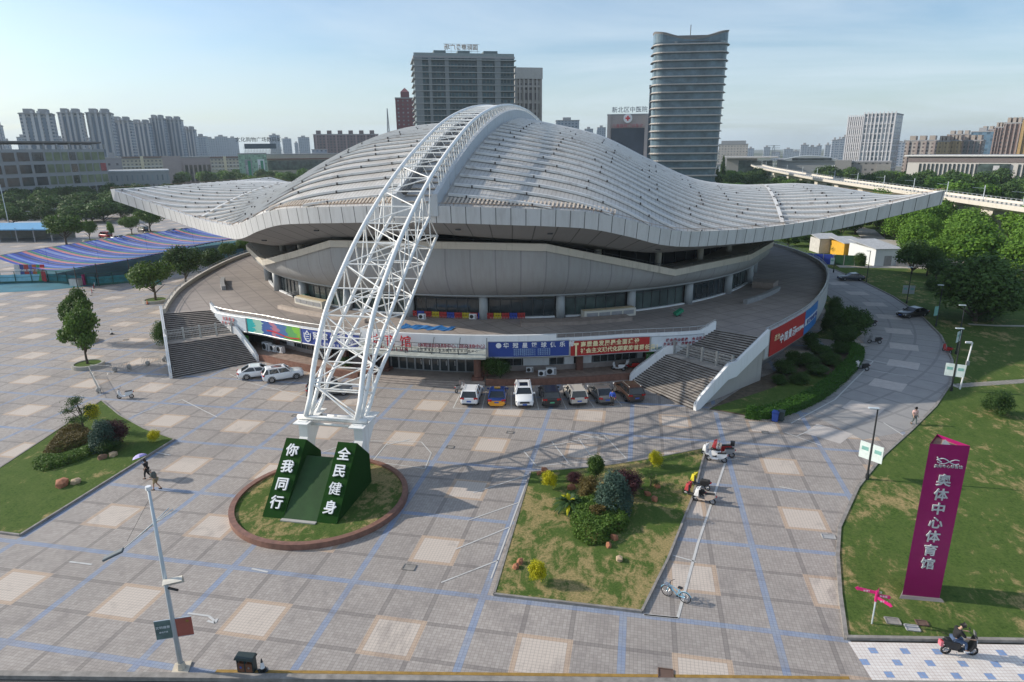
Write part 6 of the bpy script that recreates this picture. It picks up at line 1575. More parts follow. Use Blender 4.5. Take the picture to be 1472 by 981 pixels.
def leaves(rng, C, N_, size, aspect=.6, out=None):
    "N_ quads at points C (k,3); normals loosely follow 'out'"
    k = len(C); nrm = rng.normal(size=(k, 3)); 
    if out is not None: nrm = nrm*.75+out*1.2
    nrm /= np.linalg.norm(nrm, axis=1)[:, None]+1e-9
    t = np.cross(nrm, rng.normal(size=(k, 3))); t /= np.linalg.norm(t, axis=1)[:, None]+1e-9; b_ = np.cross(nrm, t)
    s = size*(.65+.7*rng.random(k))[:, None]; a = t*s*.5; c_ = b_*s*.5*aspect
    V = np.stack([C-a, C-c_*1.1, C+a, C+c_*1.1], 1).reshape(-1, 3); F = np.arange(4*k).reshape(-1, 4); return V, F
def lmesh(name, V, F, mat):
    me = bpy.data.meshes.new(name); me.vertices.add(len(V)); me.vertices.foreach_set('co', V.astype(np.float32).ravel()); me.loops.add(F.size); me.loops.foreach_set('vertex_index', F.astype(np.int32).ravel()); me.polygons.add(len(F)); me.polygons.foreach_set('loop_start', np.arange(0, F.size, F.shape[1], dtype=np.int32)); me.update(calc_edges=True); me.materials.append(mat); return me
def crown(name, mat, seed, n=5000, size=.055, z0=.28, lobes=26, kind='broad'):
    "unit crown: width 1, from z0 to 1"
    rng = np.random.default_rng(seed); cz = (z0+1)/2; rz = (1-z0)/2; P = []; O = []
    L = []
    for i in range(lobes):
        while True:
            v = rng.normal(size=3); v /= np.linalg.norm(v)
            if v[2] > -.65: break
        r_ = .66+.22*rng.random()
        if i < lobes*.2: r_ *= .45
        if kind == 'ball': r_ = .92 if i > lobes*.25 else .4
        if kind == 'cone':
            z = rng.random()**1.3; rad = (1-z)*.42+.03; a = rng.random()*6.28; L.append((np.array([rad*cos(a)*.8, rad*sin(a)*.8, z0+z*(1-z0)*.97]), .09+.10*(1-z), 1.0))
        elif kind == 'weep':
            z = rng.random(); rad = sqrt(max(0, 1-z*z))*.4; a = rng.random()*6.28; L.append((np.array([rad*cos(a), rad*sin(a), z0+z*(1-z0)*.9]), .14, 1.5))
        else: L.append((np.array([v[0]*r_*.38, v[1]*r_*.38, cz+v[2]*r_*rz*.78]), .13+.10*rng.random(), .75 if kind == 'broad' else .9))
    per = n//lobes
    for c_, R_, fl in L:
        d = rng.normal(size=(per, 3)); d /= np.linalg.norm(d, axis=1)[:, None]; rr_ = R_*(.35+.85*rng.random(per)**.8)[:, None]
        p = c_+d*rr_*np.array([1, 1, fl*(rz/.36)*.9]); P.append(p); O.append(d)
    P = np.concatenate(P); O = np.concatenate(O)+np.array([0, 0, .25]); V, F = leaves(rng, P, n, size, out=O)
    V[:, 2] = np.maximum(V[:, 2], .0); return lmesh(name, V, F, mat)
def trunk(seed, z0=.28, bare=.5, th=.03):
    rng = random.Random(seed); mb = MB(); mb.tube([(0,0,0), (.01,.005,z0*.6), (0,.01,z0+.15), (.01,0,.8)], [th, th*.8, th*.6, th*.2], 7)
    for i in range(6):
        a = rng.random()*6.28; z = z0*.75+rng.random()*.2; mb.tube([(0,0,z), (.13*cos(a), .13*sin(a), z+.12), (.27*cos(a), .27*sin(a), z+.24)], [th*.5, th*.35, th*.12], 5)
    return mb
class Proto:
    def __init__(s, mats, seed, **k): s.mat, s.seed, s.k, s.root = mats, seed, k, None
    def make(s, W, H, loc, rz, label, group, name='tree', cat='tree', tilt=0):
        if s.root is None:
            e = empty(name, (0,0,0), 0, label, cat); z0 = s.k.get('z0', .28)
            link('crown', crown('crown', s.mat, s.seed, **s.k), e)
            if z0 > .03: trunk(s.seed, z0).build('trunk', BARK, e, True)
            s.root = e; o = e
        else: o = copy_tree(s.root, label=label); o.name = name; o['category'] = cat
        o.location = loc; o.rotation_euler = (tilt, 0, rz); o.scale = (W, W, H); 
        if group: o['group'] = group
        elif 'group' in o: del o['group']
        return o
def hpx(v, ytop):
    lo, hi = 0, 120
    for _ in range(50):
        m_ = (lo+hi)/2; d = Vector((v[0], v[1], m_))-CAM; w_ = d.dot(_f); y = 490.5-FPX*d.dot(_u)/w_ if w_ > 0 else -1e9
        if y > ytop: lo = m_
        else: hi = m_
    return lo
rt_ = random.Random(11)
def tr(P, bx, by, wpx, ytop, label, group=None, name='tree', cat='tree', base=None, z=0):
    v = G(bx, by) if base is None else Vector((*base, 0)); dist = (Vector((v.x, v.y, 8))-CAM).dot(_f); W = wpx/FPX*dist; H = hpx(v, ytop)
    return P.make(W, H, (v.x, v.y, z), rt_.random()*6.28, label, group, name, cat)
pb1 = Proto(LF, 1, n=7000, size=.055, lobes=30, z0=.25); pb2 = Proto(LF, 2, n=7000, size=.055, lobes=26, z0=.30); pbD = Proto(LFD, 3, n=9000, size=.05, lobes=40, z0=.12); pbD2 = Proto(LFD, 4, n=7000, size=.055, lobes=30, z0=.08)
pbB = Proto(LFB, 5, n=10000, size=.045, lobes=90, z0=.05); pbM = Proto(LFM, 6, n=3500, size=.075, lobes=26, z0=.12); pbM2 = Proto(LFM, 7, n=3500, size=.075, lobes=22, z0=.1); pbM3 = Proto(LFB, 8, n=3500, size=.075, lobes=24, z0=.1); pcone = Proto(LFD, 9, n=3500, size=.07, lobes=50, z0=.05, kind='cone')
pby = Proto(leafmat('yellow green leaves', (.12, .13, .015), (.28, .27, .04)), 12, n=3000, size=.075, lobes=22, z0=.1)
def roundpl(p_, R_, label):
    e = empty('tree_planter', (p_.x, p_.y, 0), 0, label, 'planter', 'round stone tree planters'); k = 28
    def rg(r, z): return [Vector((r*cos(2*pi*i/k), r*sin(2*pi*i/k), z)) for i in range(k)]
    mb = MB(); mb.strip(rg(R_, 0), rg(R_, .45), closed=True); mb.strip(rg(R_, .45), rg(R_-.3, .45), closed=True); mb.strip(rg(R_-.3, .45), rg(R_-.3, .3), closed=True); mb.build('rim', plain('planter stone', (.32, .31, .28), .8), e)
    mb = MB(); mb.add(rg(R_-.3, .36), [tuple(range(k))]); mb.build('soil', mat_grass('planter grass', .1) if 'planter grass' not in bpy.data.materials else bpy.data.materials['planter grass'], e); return e
def ptree(P, bx, by, wpx, ytop, label, plabel, R_=1.6):
    p_ = G(bx, by); roundpl(p_, R_, plabel); return tr(P, bx, by, wpx, ytop, label)
pirr = Proto(LF, 61, n=8000, size=.05, lobes=15, z0=.22); pirr2 = Proto(LF, 66, n=8000, size=.05, lobes=14, z0=.25)
ptree(pirr, 127, 527, 68, 440, 'leafy tree in the nearest round planter on the left plaza', 'round stone planter of the nearest left plaza tree', 1.75)
ptree(pirr2, 121, 492, 54, 412, 'tree directly behind the nearest left plaza tree', 'round planter behind the nearest left plaza tree', 1.75)
ptree(pb1, 224, 434, 68, 374, 'low spreading tree in a round planter at the left end of the podium wall', 'round stone planter against the left end of the podium wall', 2.0)
cone(G(212, 438), 'orange traffic cone at the planter near the podium wall', .8, (plain('cone orange', (.6,.16,.05), .6), plain('cone orange', (.6,.16,.05), .6)))
ptree(pb2, 97, 356, 58, 305, 'broad tree in a planter behind the striped bunting canopy', 'round planter of the broad tree behind the bunting canopy', 2.0)
ptree(pb1, 130, 347, 26, 316, 'second tree along the back of the bunting canopy', 'second round planter along the back of the bunting canopy', 2.0)
ptree(pbM3, 161, 343, 10, 318, 'thin young tree in a planter behind the bunting canopy', 'round planter of the thin young tree behind the bunting canopy', 2.0)
ptree(pb2, 190, 339, 30, 309, 'fourth tree along the back of the bunting canopy', 'fourth round planter along the back of the bunting canopy', 2.0)
ptree(pb1, 217, 335, 44, 298, 'tree in a planter just below the left roof wing', 'round planter just below the left roof wing', 2.0)
tr(pbD, 268, 406, 62, 352, 'dense dark round tree against the left podium wall')
tr(pbD2, 307, 392, 46, 357, 'lower dark tree right of the dense round one by the podium wall'); tr(pb1, 330, 378, 30, 348, 'small tree under the left roof edge beside the podium wall'); tr(pb2, 352, 368, 26, 343, 'small tree furthest along the left podium wall')
pball = Proto(LFD, 21, n=9000, size=.045, lobes=46, z0=.02, kind='ball')
tr(pball, 238, 501, 30, 462, 'tall clipped bush behind the left staircase wall', name='bush', cat='bush')
def scat(P_list, pts, label, group, wr=(7, 10), hr=(6.5, 9), name='tree', cat='tree'):
    for x, y in pts:
        P = rt_.choice(P_list); P.make(rt_.uniform(*wr), rt_.uniform(*hr), (x, y, -.2), rt_.random()*6.28, label, group, name, cat)
def belt(a, b_, n_, jit=4): return [(lerp(a[0], b_[0], (i+.5)/n_)+rt_.uniform(-jit, jit), lerp(a[1], b_[1], (i+.5)/n_)+rt_.uniform(-jit, jit)) for i in range(n_)]
# wood behind the left car park
for a, b_, n_, h in (((-235, 160), (-172, 186), 11, 8), ((-262, 182), (-180, 205), 13, 9), ((-300, 215), (-190, 225), 14, 9.5), ((-330, 245), (-200, 250), 15, 10), ((-180, 186), (-168, 240), 6, 8), ((-345, 280), (-210, 285), 13, 10)):
    scat([pbM, pbM2, pbD2, pbM], belt(a, b_, n_), 'dark bushy tree in the wood behind the left car park', 'trees behind the left car park', (10, 14), (h*.8, h*1.1))
for a, b_, n_ in (((-390, 470), (-300, 500), 12), ((-330, 440), (-200, 470), 13), ((-200, 330), (-120, 420), 9), ((-300, 400), (-200, 400), 10)):
    scat([pbM, pbM3, pbM2], belt(a, b_, n_, 6), 'green tree standing beyond the left roof wing', 'trees beyond the left roof wing', (10, 15), (9, 13))
# right hand park
pbig = Proto(LFM, 13, n=14000, size=.04, lobes=80, z0=.04)
t1 = tr(pbig, 1400, 462, 135, 364, 'big dark spreading tree on the right lawn'); t1.scale.x *= .95
tr(pbD2, 1425, 462, 70, 400, 'dark low tree touching the right side of the big spreading tree')
tr(pball, 1413, 461, 46, 436, 'dark rounded bush at the foot of the big spreading tree', name='bush', cat='bush'); tr(pball, 1340, 418, 22, 401, 'brownish low bush left of the big spreading tree', name='bush', cat='bush')
tr(pball, 1432, 597, 41, 563, 'round clipped bush standing alone on the right lawn', name='bush', cat='bush')
tr(pbD2, 1305, 400, 52, 344, 'dark tree beside the white shed', base=(78.0, 112.0)); tr(pb1, 1332, 397, 40, 352, 'rounder tree between the shed tree and the bright wood'); tr(pbD, 1345, 402, 36, 370, 'low dark tree at the edge of the bright wood')
for (x, y), w_, h_ in (((104,100),10,9),((96,108),10,8.5),((112,108),12,11),((92,118),11,8),((104,120),12,10.5),((118,116),13,12),((96,131),12,9.5),((110,132),13,11.5),((126,128),13,12.5),((88,124),9,6.5),((100,142),12,10),((114,146),13,11),((128,142),13,12),((94,152),10,9),((106,156),12,10),((122,158),12,10),((98,96),9,8),((112,96),11,10),((124,102),12,11),((134,112),13,12),((108,86),9,8),((120,88),10,9),((138,130),13,12),((98,162),11,11),((104,170),11,11.5),((96,176),11,11),((102,184),11,11.5),((97,194),11,11.5),((134,156),13,12),((100,206),12,12),((92,160),10,9.5),((86,134),9,8)):
    rt_.choice([pbB, pbB, pbM3]).make(w_, h_, (x, y, -.1), rt_.random()*6, 'bright green rounded tree in the wood on the right', 'bright trees in the wood on the right')
for x, y in ((80,170),(86,178),(92,172),(96,182),(84,188),(100,176),(78,180),(104,190),(92,196),(76,192),(98,166),(104,170)): rt_.choice([pbD2, pbM]).make(rt_.uniform(8, 11), rt_.uniform(8, 11), (x, y, -.1), rt_.random()*6, 'dark tree in the group under the right roof tip', 'dark trees under the right roof tip')
for x, y in ((62,150),(68,152),(72,148),(58,158),(66,160),(74,156)): pbD2.make(6, 4, (x, y, -.1), rt_.random()*6, 'dark shrub behind the far end of the podium', 'dark shrubs behind the podium', 'bush', 'bush')
tr(pball, 1207, 366, 22, 352, 'bronze green bush in front of the yellow shed wall', name='bush', cat='bush'); tr(pball, 1235, 384, 18, 364, 'bush in front of the white shed', name='bush', cat='bush')
# belts beyond the viaduct
k_ = 0
for a, b_, n_, h in (((75, 330), (100, 250), 9, 9), ((60, 400), (110, 330), 10, 10), ((40, 470), (110, 450), 10, 11), ((140, 150), (230, 190), 13, 11), ((135, 190), (240, 230), 15, 11), ((130, 240), (250, 280), 17, 12), ((125, 300), (260, 340), 17, 12), ((120, 360), (290, 400), 18, 12), ((130, 430), (300, 470), 16, 12), ((20, 300), (75, 330), 8, 9), ((-20, 360), (60, 380), 9, 11)):
    scat([pbM, pbM2, pbM3, pbD2], belt(a, b_, n_, 7), 'tree in the dense wood beyond the viaduct', 'trees beyond the viaduct', (12, 17), (h*.8, h*1.15))
pby.make(13, 9.5, (97, 232, 0), 0, 'yellow flowering tree in front of the bend of the viaduct', None)
for x, y, h in ((58, 345, 16), (64, 352, 14), (50, 350, 15), (45, 340, 13), (72, 400, 19), (30, 345, 14)): pcone.make(6, h, (x, y, 0), rt_.random()*6, 'pointed dark conifer below the curved glass tower', 'conifers below the curved tower')
# ------------------------------------------------------------------ shrubs in beds
def shrub(pxy, wpx, ytop, P, label, z=.1, name='bush'): o = tr(P, pxy[0], pxy[1], wpx, ytop, label, name=name, cat='bush', z=z); return o
py_ = Proto(LFY, 31, n=5000, size=.06, lobes=40, z0=.02, kind='ball'); pp_ = Proto(LFP, 32, n=7000, size=.05, lobes=40, z0=.0, kind='ball'); pbl = Proto(LFBL, 33, n=9000, size=.05, lobes=60, z0=.0, kind='weep'); pbr = Proto(LFBR, 34, n=5000, size=.06, lobes=30, z0=.0, kind='ball')
pgr = Proto(LFG, 35, n=9000, size=.035, lobes=60, z0=.0, kind='ball')
shrub((942, 672), 23, 651, py_, 'yellow clipped bush near the far right corner of the planted bed'); shrub((789, 704), 24, 680, py_, 'yellow clipped bush near the far left corner of the planted bed'); shrub((771, 840), 29, 809, py_, 'largest yellow clipped bush near the front of the planted bed')
shrub((136, 607), 22, 583, py_, 'yellow clipped bush behind the little pine'); shrub((224, 636), 19, 621, py_, 'yellow clipped bush at the right corner of the left bed')
shrub((897, 713), 52, 678, pp_, 'dark purple mounded bush right of the blue green conifer'); shrub((826, 697), 26, 681, pp_, 'small dark purple bush left of the slim young tree')
shrub((881, 737), 56, 686, pbl, 'blue green weeping conifer in the middle of the planted bed'); shrub((152, 648), 40, 610, pbl, 'grey green weeping conifer in the left bed'); shrub((165, 642), 42, 607, pp_, 'purple grey mounded bush behind the left weeping conifer'); shrub((158, 651), 34, 633, pball, 'low dark green bush in front of the left weeping conifer')
shrub((845, 717), 34, 688, pbr, 'bronze coloured bush between the palm and the conifer'); tr(pb1, 855, 702, 30, 655, 'slim young tree at the head of the planted bed', z=.1); 
# low planting masses: one hedge thing each
def mass(poly_px, h, mat, size, n, label, name='low_hedge', z=.13):
    P = [G(*p) for p in poly_px]; xs = [p.x for p in P]; ys = [p.y for p in P]; rng = np.random.default_rng(len(label)); pts = []
    def inside(x, y):
        c_ = False; j = len(P)-1
        for i in range(len(P)):
            if (P[i].y > y) != (P[j].y > y) and x < (P[j].x-P[i].x)*(y-P[i].y)/(P[j].y-P[i].y)+P[i].x: c_ = not c_
            j = i
        return c_
    def ed(x, y):
        m_ = 9
        for i in range(len(P)):
            a, b2 = P[i-1], P[i]; d = b2-a; t = max(0, min(1, ((x-a.x)*d.x+(y-a.y)*d.y)/(d.x**2+d.y**2))); m_ = min(m_, hypot(x-a.x-d.x*t, y-a.y-d.y*t))
        return m_
    while len(pts) < n:
        x, y = rng.uniform(min(xs), max(xs)), rng.uniform(min(ys), max(ys))
        if inside(x, y):
            e_ = ed(x, y); hh = h*min(1, (e_/.35)**.5)*(1+.22*noise.noise(Vector((x*1.1, y*1.1, 0)))); q = rng.random(); pts.append((x, y, z+hh*(1-.5*q*q if e_ > .4 else rng.random())))
    pts = np.array(pts); V, F = leaves(rng, pts, n, size, out=np.tile([0, 0, 1.0], (n, 1))); c0_ = np.array([P[0].x, P[0].y, 0]); o = link(name, lmesh(name, V-c0_, F, mat)); o.location = c0_; return tag(o, label, 'hedge')
mass([(822,730),(850,722),(890,735),(905,752),(899,768),(880,772),(868,785),(845,788),(825,775),(819,750)], .75, LFG, .14, 9000, 'leafy green low planting in front of the blue green conifer')
mass([(840,745),(868,740),(880,752),(862,760),(845,757)], 1.0, LFBR, .13, 2500, 'bronze shrubs amid the leafy green low planting')
mass([(62,655),(84,625),(112,613),(130,622),(140,628),(122,642),(92,652),(70,660)], .6, LFBR, .13, 7000, 'bronze low hedge curving through the left bed')
mass([(46,668),(60,660),(92,658),(125,648),(145,640),(150,648),(128,660),(96,672),(62,681),(48,677)], .5, LFG, .13, 6000, 'green low hedge along the front of the bronze one')
# little pine with cloud pads
def cloudpine(p_, s, label, tilt=.3):
    e = empty('pine_tree', (p_.x, p_.y, .1), 0, label, 'tree'); mb = MB(); mb.tube([(0,0,0), (-.1,0,.9), (-.05,.1,1.8), (-.3,0,2.8)], [.1,.08,.06,.03], 7); br = [(-1.2,0,1.9),(-.9,.3,2.5),(-.3,0,3.0),(.7,.1,2.2),(.6,-.3,1.4),(-.7,-.3,1.2)]
    for q in br: mb.tube([(-.1,0,q[2]*.6), q], [.045,.02], 5)
    mb.build('trunk', BARK, e, True); rng = np.random.default_rng(5); C = []
    for q in br: d = rng.normal(size=(420, 3))*np.array([.28, .28, .13]); C.append(d+np.array(q))
    C = np.concatenate(C); V, F = leaves(rng, C, len(C), .14, .35); link('crown', lmesh('crown', V, F, LFD), e); e.scale = (s,)*3; return e
cloudpine(G(122, 622), 1.05, 'little pine with airy cloud shaped pads in the left bed')
cp2 = copy_tree([o for o in COL.objects if o.name == 'pine_tree'][0], (*G(935, 701).xy, .1), 2.0, 'small leaning bonsai pine near the red rocks in the planted bed', scale=.5)
cp2.scale = (.62, .62, .42)
# sago palm
def sago(p_, label):
    e = empty('sago_palm', (p_.x, p_.y, .1), 0, label, 'palm'); mb = MB(); mb.tube([(0,0,0),(0,0,.5)], [.16,.13], 8); mb.build('trunk', BARK, e); mb = MB(); rg = random.Random(4)
    for i in range(38):
        a = i*2.4; el = rg.uniform(.15, 1.25); L_ = rg.uniform(.95, 1.25); P = []
        for t in range(6):
            s = t/5; P.append(Vector((cos(a)*cos(el)*L_*s, sin(a)*cos(el)*L_*s, .5+L_*s*sin(el)-.55*s*s*L_)))
        sd2 = Vector((-sin(a), cos(a), 0))
        for t in range(5):
            w0, w1 = .13*sin(pi*(t+.3)/5.6), .13*sin(pi*(t+1.3)/5.6)
            for sg in (-1, 1): mb.add([P[t], P[t+1], P[t+1]+sd2*sg*w1-Vector((0,0,.03)), P[t]+sd2*sg*w0-Vector((0,0,.03))], [(0,1,2,3)], 1 if i % 9 == 0 else 0)
    mb.build('fronds', [leafmat('sago fronds', (.02,.05,.015), (.05,.10,.025)), LFY], e); return e
sago(G(818, 735), 'sago palm with dark green fronds left of the green planting').scale = (1.25, 1.25, 1.25)
# rocks
ROCK = plain('red rock', (.33, .135, .07), .85, var=.3, scale=2.5, bump=.4); ROCKP = plain('pale rock', (.42, .31, .20), .85, var=.25, scale=2.5, bump=.4)
def rock(px, py, w_, label, mat=ROCK, s3=(1, .8, .75)):
    p_ = G(px, py); rg = random.Random(int(px*7+py)); bm = bmesh.new(); bmesh.ops.create_icosphere(bm, subdivisions=1, radius=.56)
    for v in bm.verts: v.co *= 1+.55*noise.noise(v.co*2.6+Vector((px, py, 0))); v.co = Vector((max(-.42, min(.42, v.co.x)), max(-.42, min(.42, v.co.y)), min(.40, v.co.z))); v.co = Vector((v.co.x*s3[0], v.co.y*s3[1], max(-.2, v.co.z*s3[2])))
    me = bpy.data.meshes.new('rock'); bm.to_mesh(me); bm.free(); me.materials.append(mat); o = link('rock', me); dist = (p_-CAM).length; s = w_/FPX*dist
    o.location = (p_.x, p_.y, .12+s*.15); o.scale = (s,)*3; o.rotation_euler = (0, 0, rg.random()*6); return tag(o, label, 'rock', 'rocks in the planting beds')
for a_ in ((775,684,9,'red rock touching the base of the upper left yellow bush'),(783,680,11,'red rock behind the upper left yellow bush'),(821,705,14,'square red rock above the sago palm'),(931,714,11,'left of three red rocks right of the purple bush'),(941,722,11,'square nearest rock of the three right of the purple bush'),(945,702,11,'far rock of the three near the bonsai pine'),(883,777,13,'tall red rock at the right tip of the green planting'),(875,788,12,'lower red rock at the tip of the green planting'),(742,819,11,'round rock nearest the left kerb of the planted bed'),(747,812,12,'round rock left of the largest yellow bush')): rock(*a_, s3=(1, .8, 1.0))
rock(890, 808, 13, 'pale cream rock alone on the dry grass', ROCKP); rock(90, 700, 19, 'long reddish rock at the front of the left bed', ROCK, (1.2, .8, .6)); rock(110, 697, 13, 'pale rock right of the long reddish one', ROCKP); rock(148, 661, 12, 'dark topped rock below the low dark bush in the left bed', plain('brown rock', (.20,.11,.07), .9)); rock(164, 657, 12, 'pale rounded rock below the low dark bush in the left bed', ROCKP)
# bush on the raised walk
q = cp(-80.9, 50.6, .5); o = pball.make(3.1, 3.0, tuple(q), 0, 'round clipped bush on the raised walk above the blue taxi', None, 'bush', 'bush')
q = cp(-101.3, 50.8, .6); pball.make(1.6, 1.3, tuple(q), 0, 'small green bush on the raised walk behind the truss', None, 'bush', 'bush')
# clipped hedge
hedgep = [G(1072, 598), G(1100, 600), G(1140, 588), G(1175, 571), G(1206, 547), G(1226, 525), G(1231, 509), G(1216, 501), G(1200, 499)]
def hedge(pts, wd, h, label, mat=LFH, size=.15, dens_=420):
    rng = np.random.default_rng(3); P = []; O = []; pts = dens([Vector((p.x, p.y, 0)) for p in pts], 5)
    for i in range(len(pts)-1):
        a, b2 = pts[i], pts[i+1]; d = b2-a; L_ = d.length; d.normalize(); nn = Vector((-d.y, d.x, 0)); k = int(dens_*L_)
        for _ in range(k):
            t = rng.random(); s = rng.random(); base = a.lerp(b2, t)
            if s < .5: u_ = rng.uniform(-.5, .5); q = base+nn*wd*u_+Vector((0,0,h*(1+.05*rng.normal()))); o_ = (0,0,1)
            else: sg = 1 if s < .75 else -1; q = base+nn*wd*.5*sg+Vector((0,0,h*rng.random())); o_ = (nn.x*sg, nn.y*sg, .3)
            P.append((q.x, q.y, q.z)); O.append(o_)
    cm = MB(); L1_ = []; L2_ = []
    for i in range(len(pts)):
        d = (pts[min(i+1, len(pts)-1)]-pts[max(0, i-1)]).normalized(); nn = Vector((-d.y, d.x, 0))*wd*.44; L1_.append(pts[i]+nn); L2_.append(pts[i]-nn)
    hh = Vector((0, 0, h*.93)); cm.strip(L1_, [p+hh for p in L1_]); cm.strip([p+hh for p in L1_], [p+hh for p in L2_]); cm.strip([p+hh for p in L2_], L2_); core = cm.build('inner_foliage', mat)
    P = np.array(P)+rng.normal(size=(len(P), 3))*.05; V, F = leaves(rng, P, len(P), size, out=np.array(O)*1.3); c0_ = np.array([pts[0].x, pts[0].y, 0])
    ho = tag(link('hedge', lmesh('hedge', V-c0_, F, mat)), label, 'hedge'); core.parent = ho; core.location = -Vector(c0_); return ho, c0_
o, c0_ = hedge(hedgep, 1.5, .9, 'bright clipped hedge curving along the side road behind the blue bin'); o.location = c0_
for (px, py_2), w_, yt, l_ in (((1222, 492), 56, 440, 'big dark clipped globe bush between the podium and the side road'), ((1210, 500), 40, 468, 'lower dark clipped bush in front of the big globe bush'), ((1240, 475), 26, 455, 'dark clipped bush at the road side of the big globe bush')): shrub((px, py_2), w_, yt, pbD, l_, 0)
for i, (px, py_2, w_, h_) in enumerate(((1128, 538, 34, 20), (1148, 552, 30, 16), (1160, 528, 36, 20), (1180, 515, 34, 20), (1175, 540, 36, 16), (1195, 525, 36, 16), (1208, 508, 30, 14), (1140, 525, 26, 20), (1165, 503, 26, 24), (1190, 480, 24, 26), (1200, 455, 22, 28), (1120, 553, 24, 14), (1195, 466, 22, 24), (1210, 535, 26, 12))):
    tr(rt_.choice([pball, pbD]), px, py_2, w_, py_2-h_, 'dark loose shrub in the shaded bed between podium and clipped hedge', 'dark shrubs in the shaded bed', 'bush', 'bush')
# ------------------------------------------------------------------ striped bunting canopy, left
bc = empty('bunting_canopy', (-95, 95, 0), 0, 'fenced court roofed with sagging blue pink and green bunting strings', 'canopy')
def bcp(mb_, name, mat, **k): o = mb_.build(name, mat, bc, **k); o.matrix_parent_inverse = Matrix.Translation((95, -95, 0)); return o
Fpts = [Vector((-108.6, 83, 4.4)), Vector((-108.2, 97, 4.4)), Vector((-107, 113, 4.4)), Vector((-103, 129, 4.4)), Vector((-96, 142, 4.4)), Vector((-86, 150, 4.4))]
Npts = [Vector((-80, 73, 4.2)), Vector((-79, 77, 4.2)), Vector((-77, 83, 4.2)), Vector((-76.5, 97, 4.2)), Vector((-76, 113, 4.2)), Vector((-72, 125, 4.2)), Vector((-66, 142, 4.2))]
BB = plain('bunting blue', (.02, .06, .36), .6, var=.2); BP = plain('bunting pink', (.55, .17, .16), .6, var=.15); BG = plain('bunting green', (.02, .19, .12), .6, var=.15); BD = plain('bunting navy', (.02, .03, .15), .6); BL2 = plain('bunting pale blue', (.16, .24, .52), .6)
pat = [BB, BP, BG, BB, BL2, BB, BD, BB, BP, BG, BB, BB, BL2]
Fd, Nd = dens(Fpts, 14), dens(Npts, 12)
ns = 76
def atY_(L_, y):
    for i in range(1, len(L_)):
        if L_[i].y >= y: return L_[i-1].lerp(L_[i], max(0, (y-L_[i-1].y)/max(1e-6, L_[i].y-L_[i-1].y)))
    return L_[-1]
for i in range(ns):
    t = i/(ns-1); a = Fd[min(len(Fd)-1, int(t*(len(Fd)-1)))].lerp(Fd[min(len(Fd)-1, int(t*(len(Fd)-1))+1)], (t*(len(Fd)-1)) % 1); b_ = atY_(Nd, a.y-9)
    mb = MB(); k = 30; P = [a.lerp(b_, s/k)-Vector((0, 0, 1.3*4*(s/k)*(1-s/k))) for s in range(k+1)]; d = (b_-a).normalized(); nn = Vector((-d.y, d.x, 0))
    for s in range(k):
        w_ = .52; q = (P[s]+P[s+1])/2
        mb.add([P[s]-nn*w_, P[s+1]-nn*w_, P[s+1]+nn*w_*.6, P[s]+nn*w_*.6, q+nn*w_*1.5-Vector((0,0,.2))], [(0,1,2,3),(3,2,4)])
    bcp(mb, 'bunting_string', pat[i % len(pat)])
mb = MB(); mb.tube(Fd, .04, 4); mb.tube(Nd, .04, 4); bcp(mb, 'cable', FRAMED)
for L_ in (Fd, Nd):
    for i in range(0, len(L_), 12): mb = MB(); mb.tube([(L_[i].x, L_[i].y, 0), (L_[i].x, L_[i].y, 4.5)], .09, 6); bcp(mb, 'post', FRAMED)
# court surface beneath
flat('court_surface', [(-109, 62), (-108, 97), (-103, 129), (-86, 150), (-73, 128), (-77, 100), (-78, 80), (-86, 72)], .02, plain('teal court', (.03, .16, .22), .8, var=.25, scale=.3))
fn = empty('court_fence', (-95, 78, 0), 0, 'green wire fence with blue green boards along the front of the bunting court', 'fence')
def fnp(mb_, name, mat): o = mb_.build(name, mat, fn); o.matrix_parent_inverse = Matrix.Translation((95, -78, 0)); return o
GF = plain('fence green', (.02, .10, .08), .6); TE = plain('teal fence cloth', (.02, .17, .20), .7, var=.3); PB2 = plain('pale blue fence cloth', (.25, .52, .62), .7, var=.15)
fpts = [G(-60, 412), G(0, 408), G(70, 406), G(140, 411), G(186, 407), G(232, 410)]
for i in range(len(fpts)-1):
    a, b_ = fpts[i], fpts[i+1]; a.z = b_.z = 0; k = max(2, int((b_-a).length/2.6))
    for j in range(k+1): p_ = a.lerp(b_, j/k); mb = MB(); mb.beam(p_, p_+Vector((0,0,2.4)), .1); fnp(mb, 'post', GF)
    mb = MB(); mb.beam(a+Vector((0,0,2.35)), b_+Vector((0,0,2.35)), .06); mb.beam(a+Vector((0,0,1.2)), b_+Vector((0,0,1.2)), .05); mb.beam(a+Vector((0,0,.2)), b_+Vector((0,0,.2)), .05, .35); fnp(mb, 'rail', GF)
    mb = MB(); nn = Vector((0, .15, 0)); mb.quad(a+nn+Vector((0,0,.35)), b_+nn+Vector((0,0,.35)), b_+nn+Vector((0,0,1.7)), a+nn+Vector((0,0,1.7))); fnp(mb, 'windbreak', PB2 if i < 2 else TE)
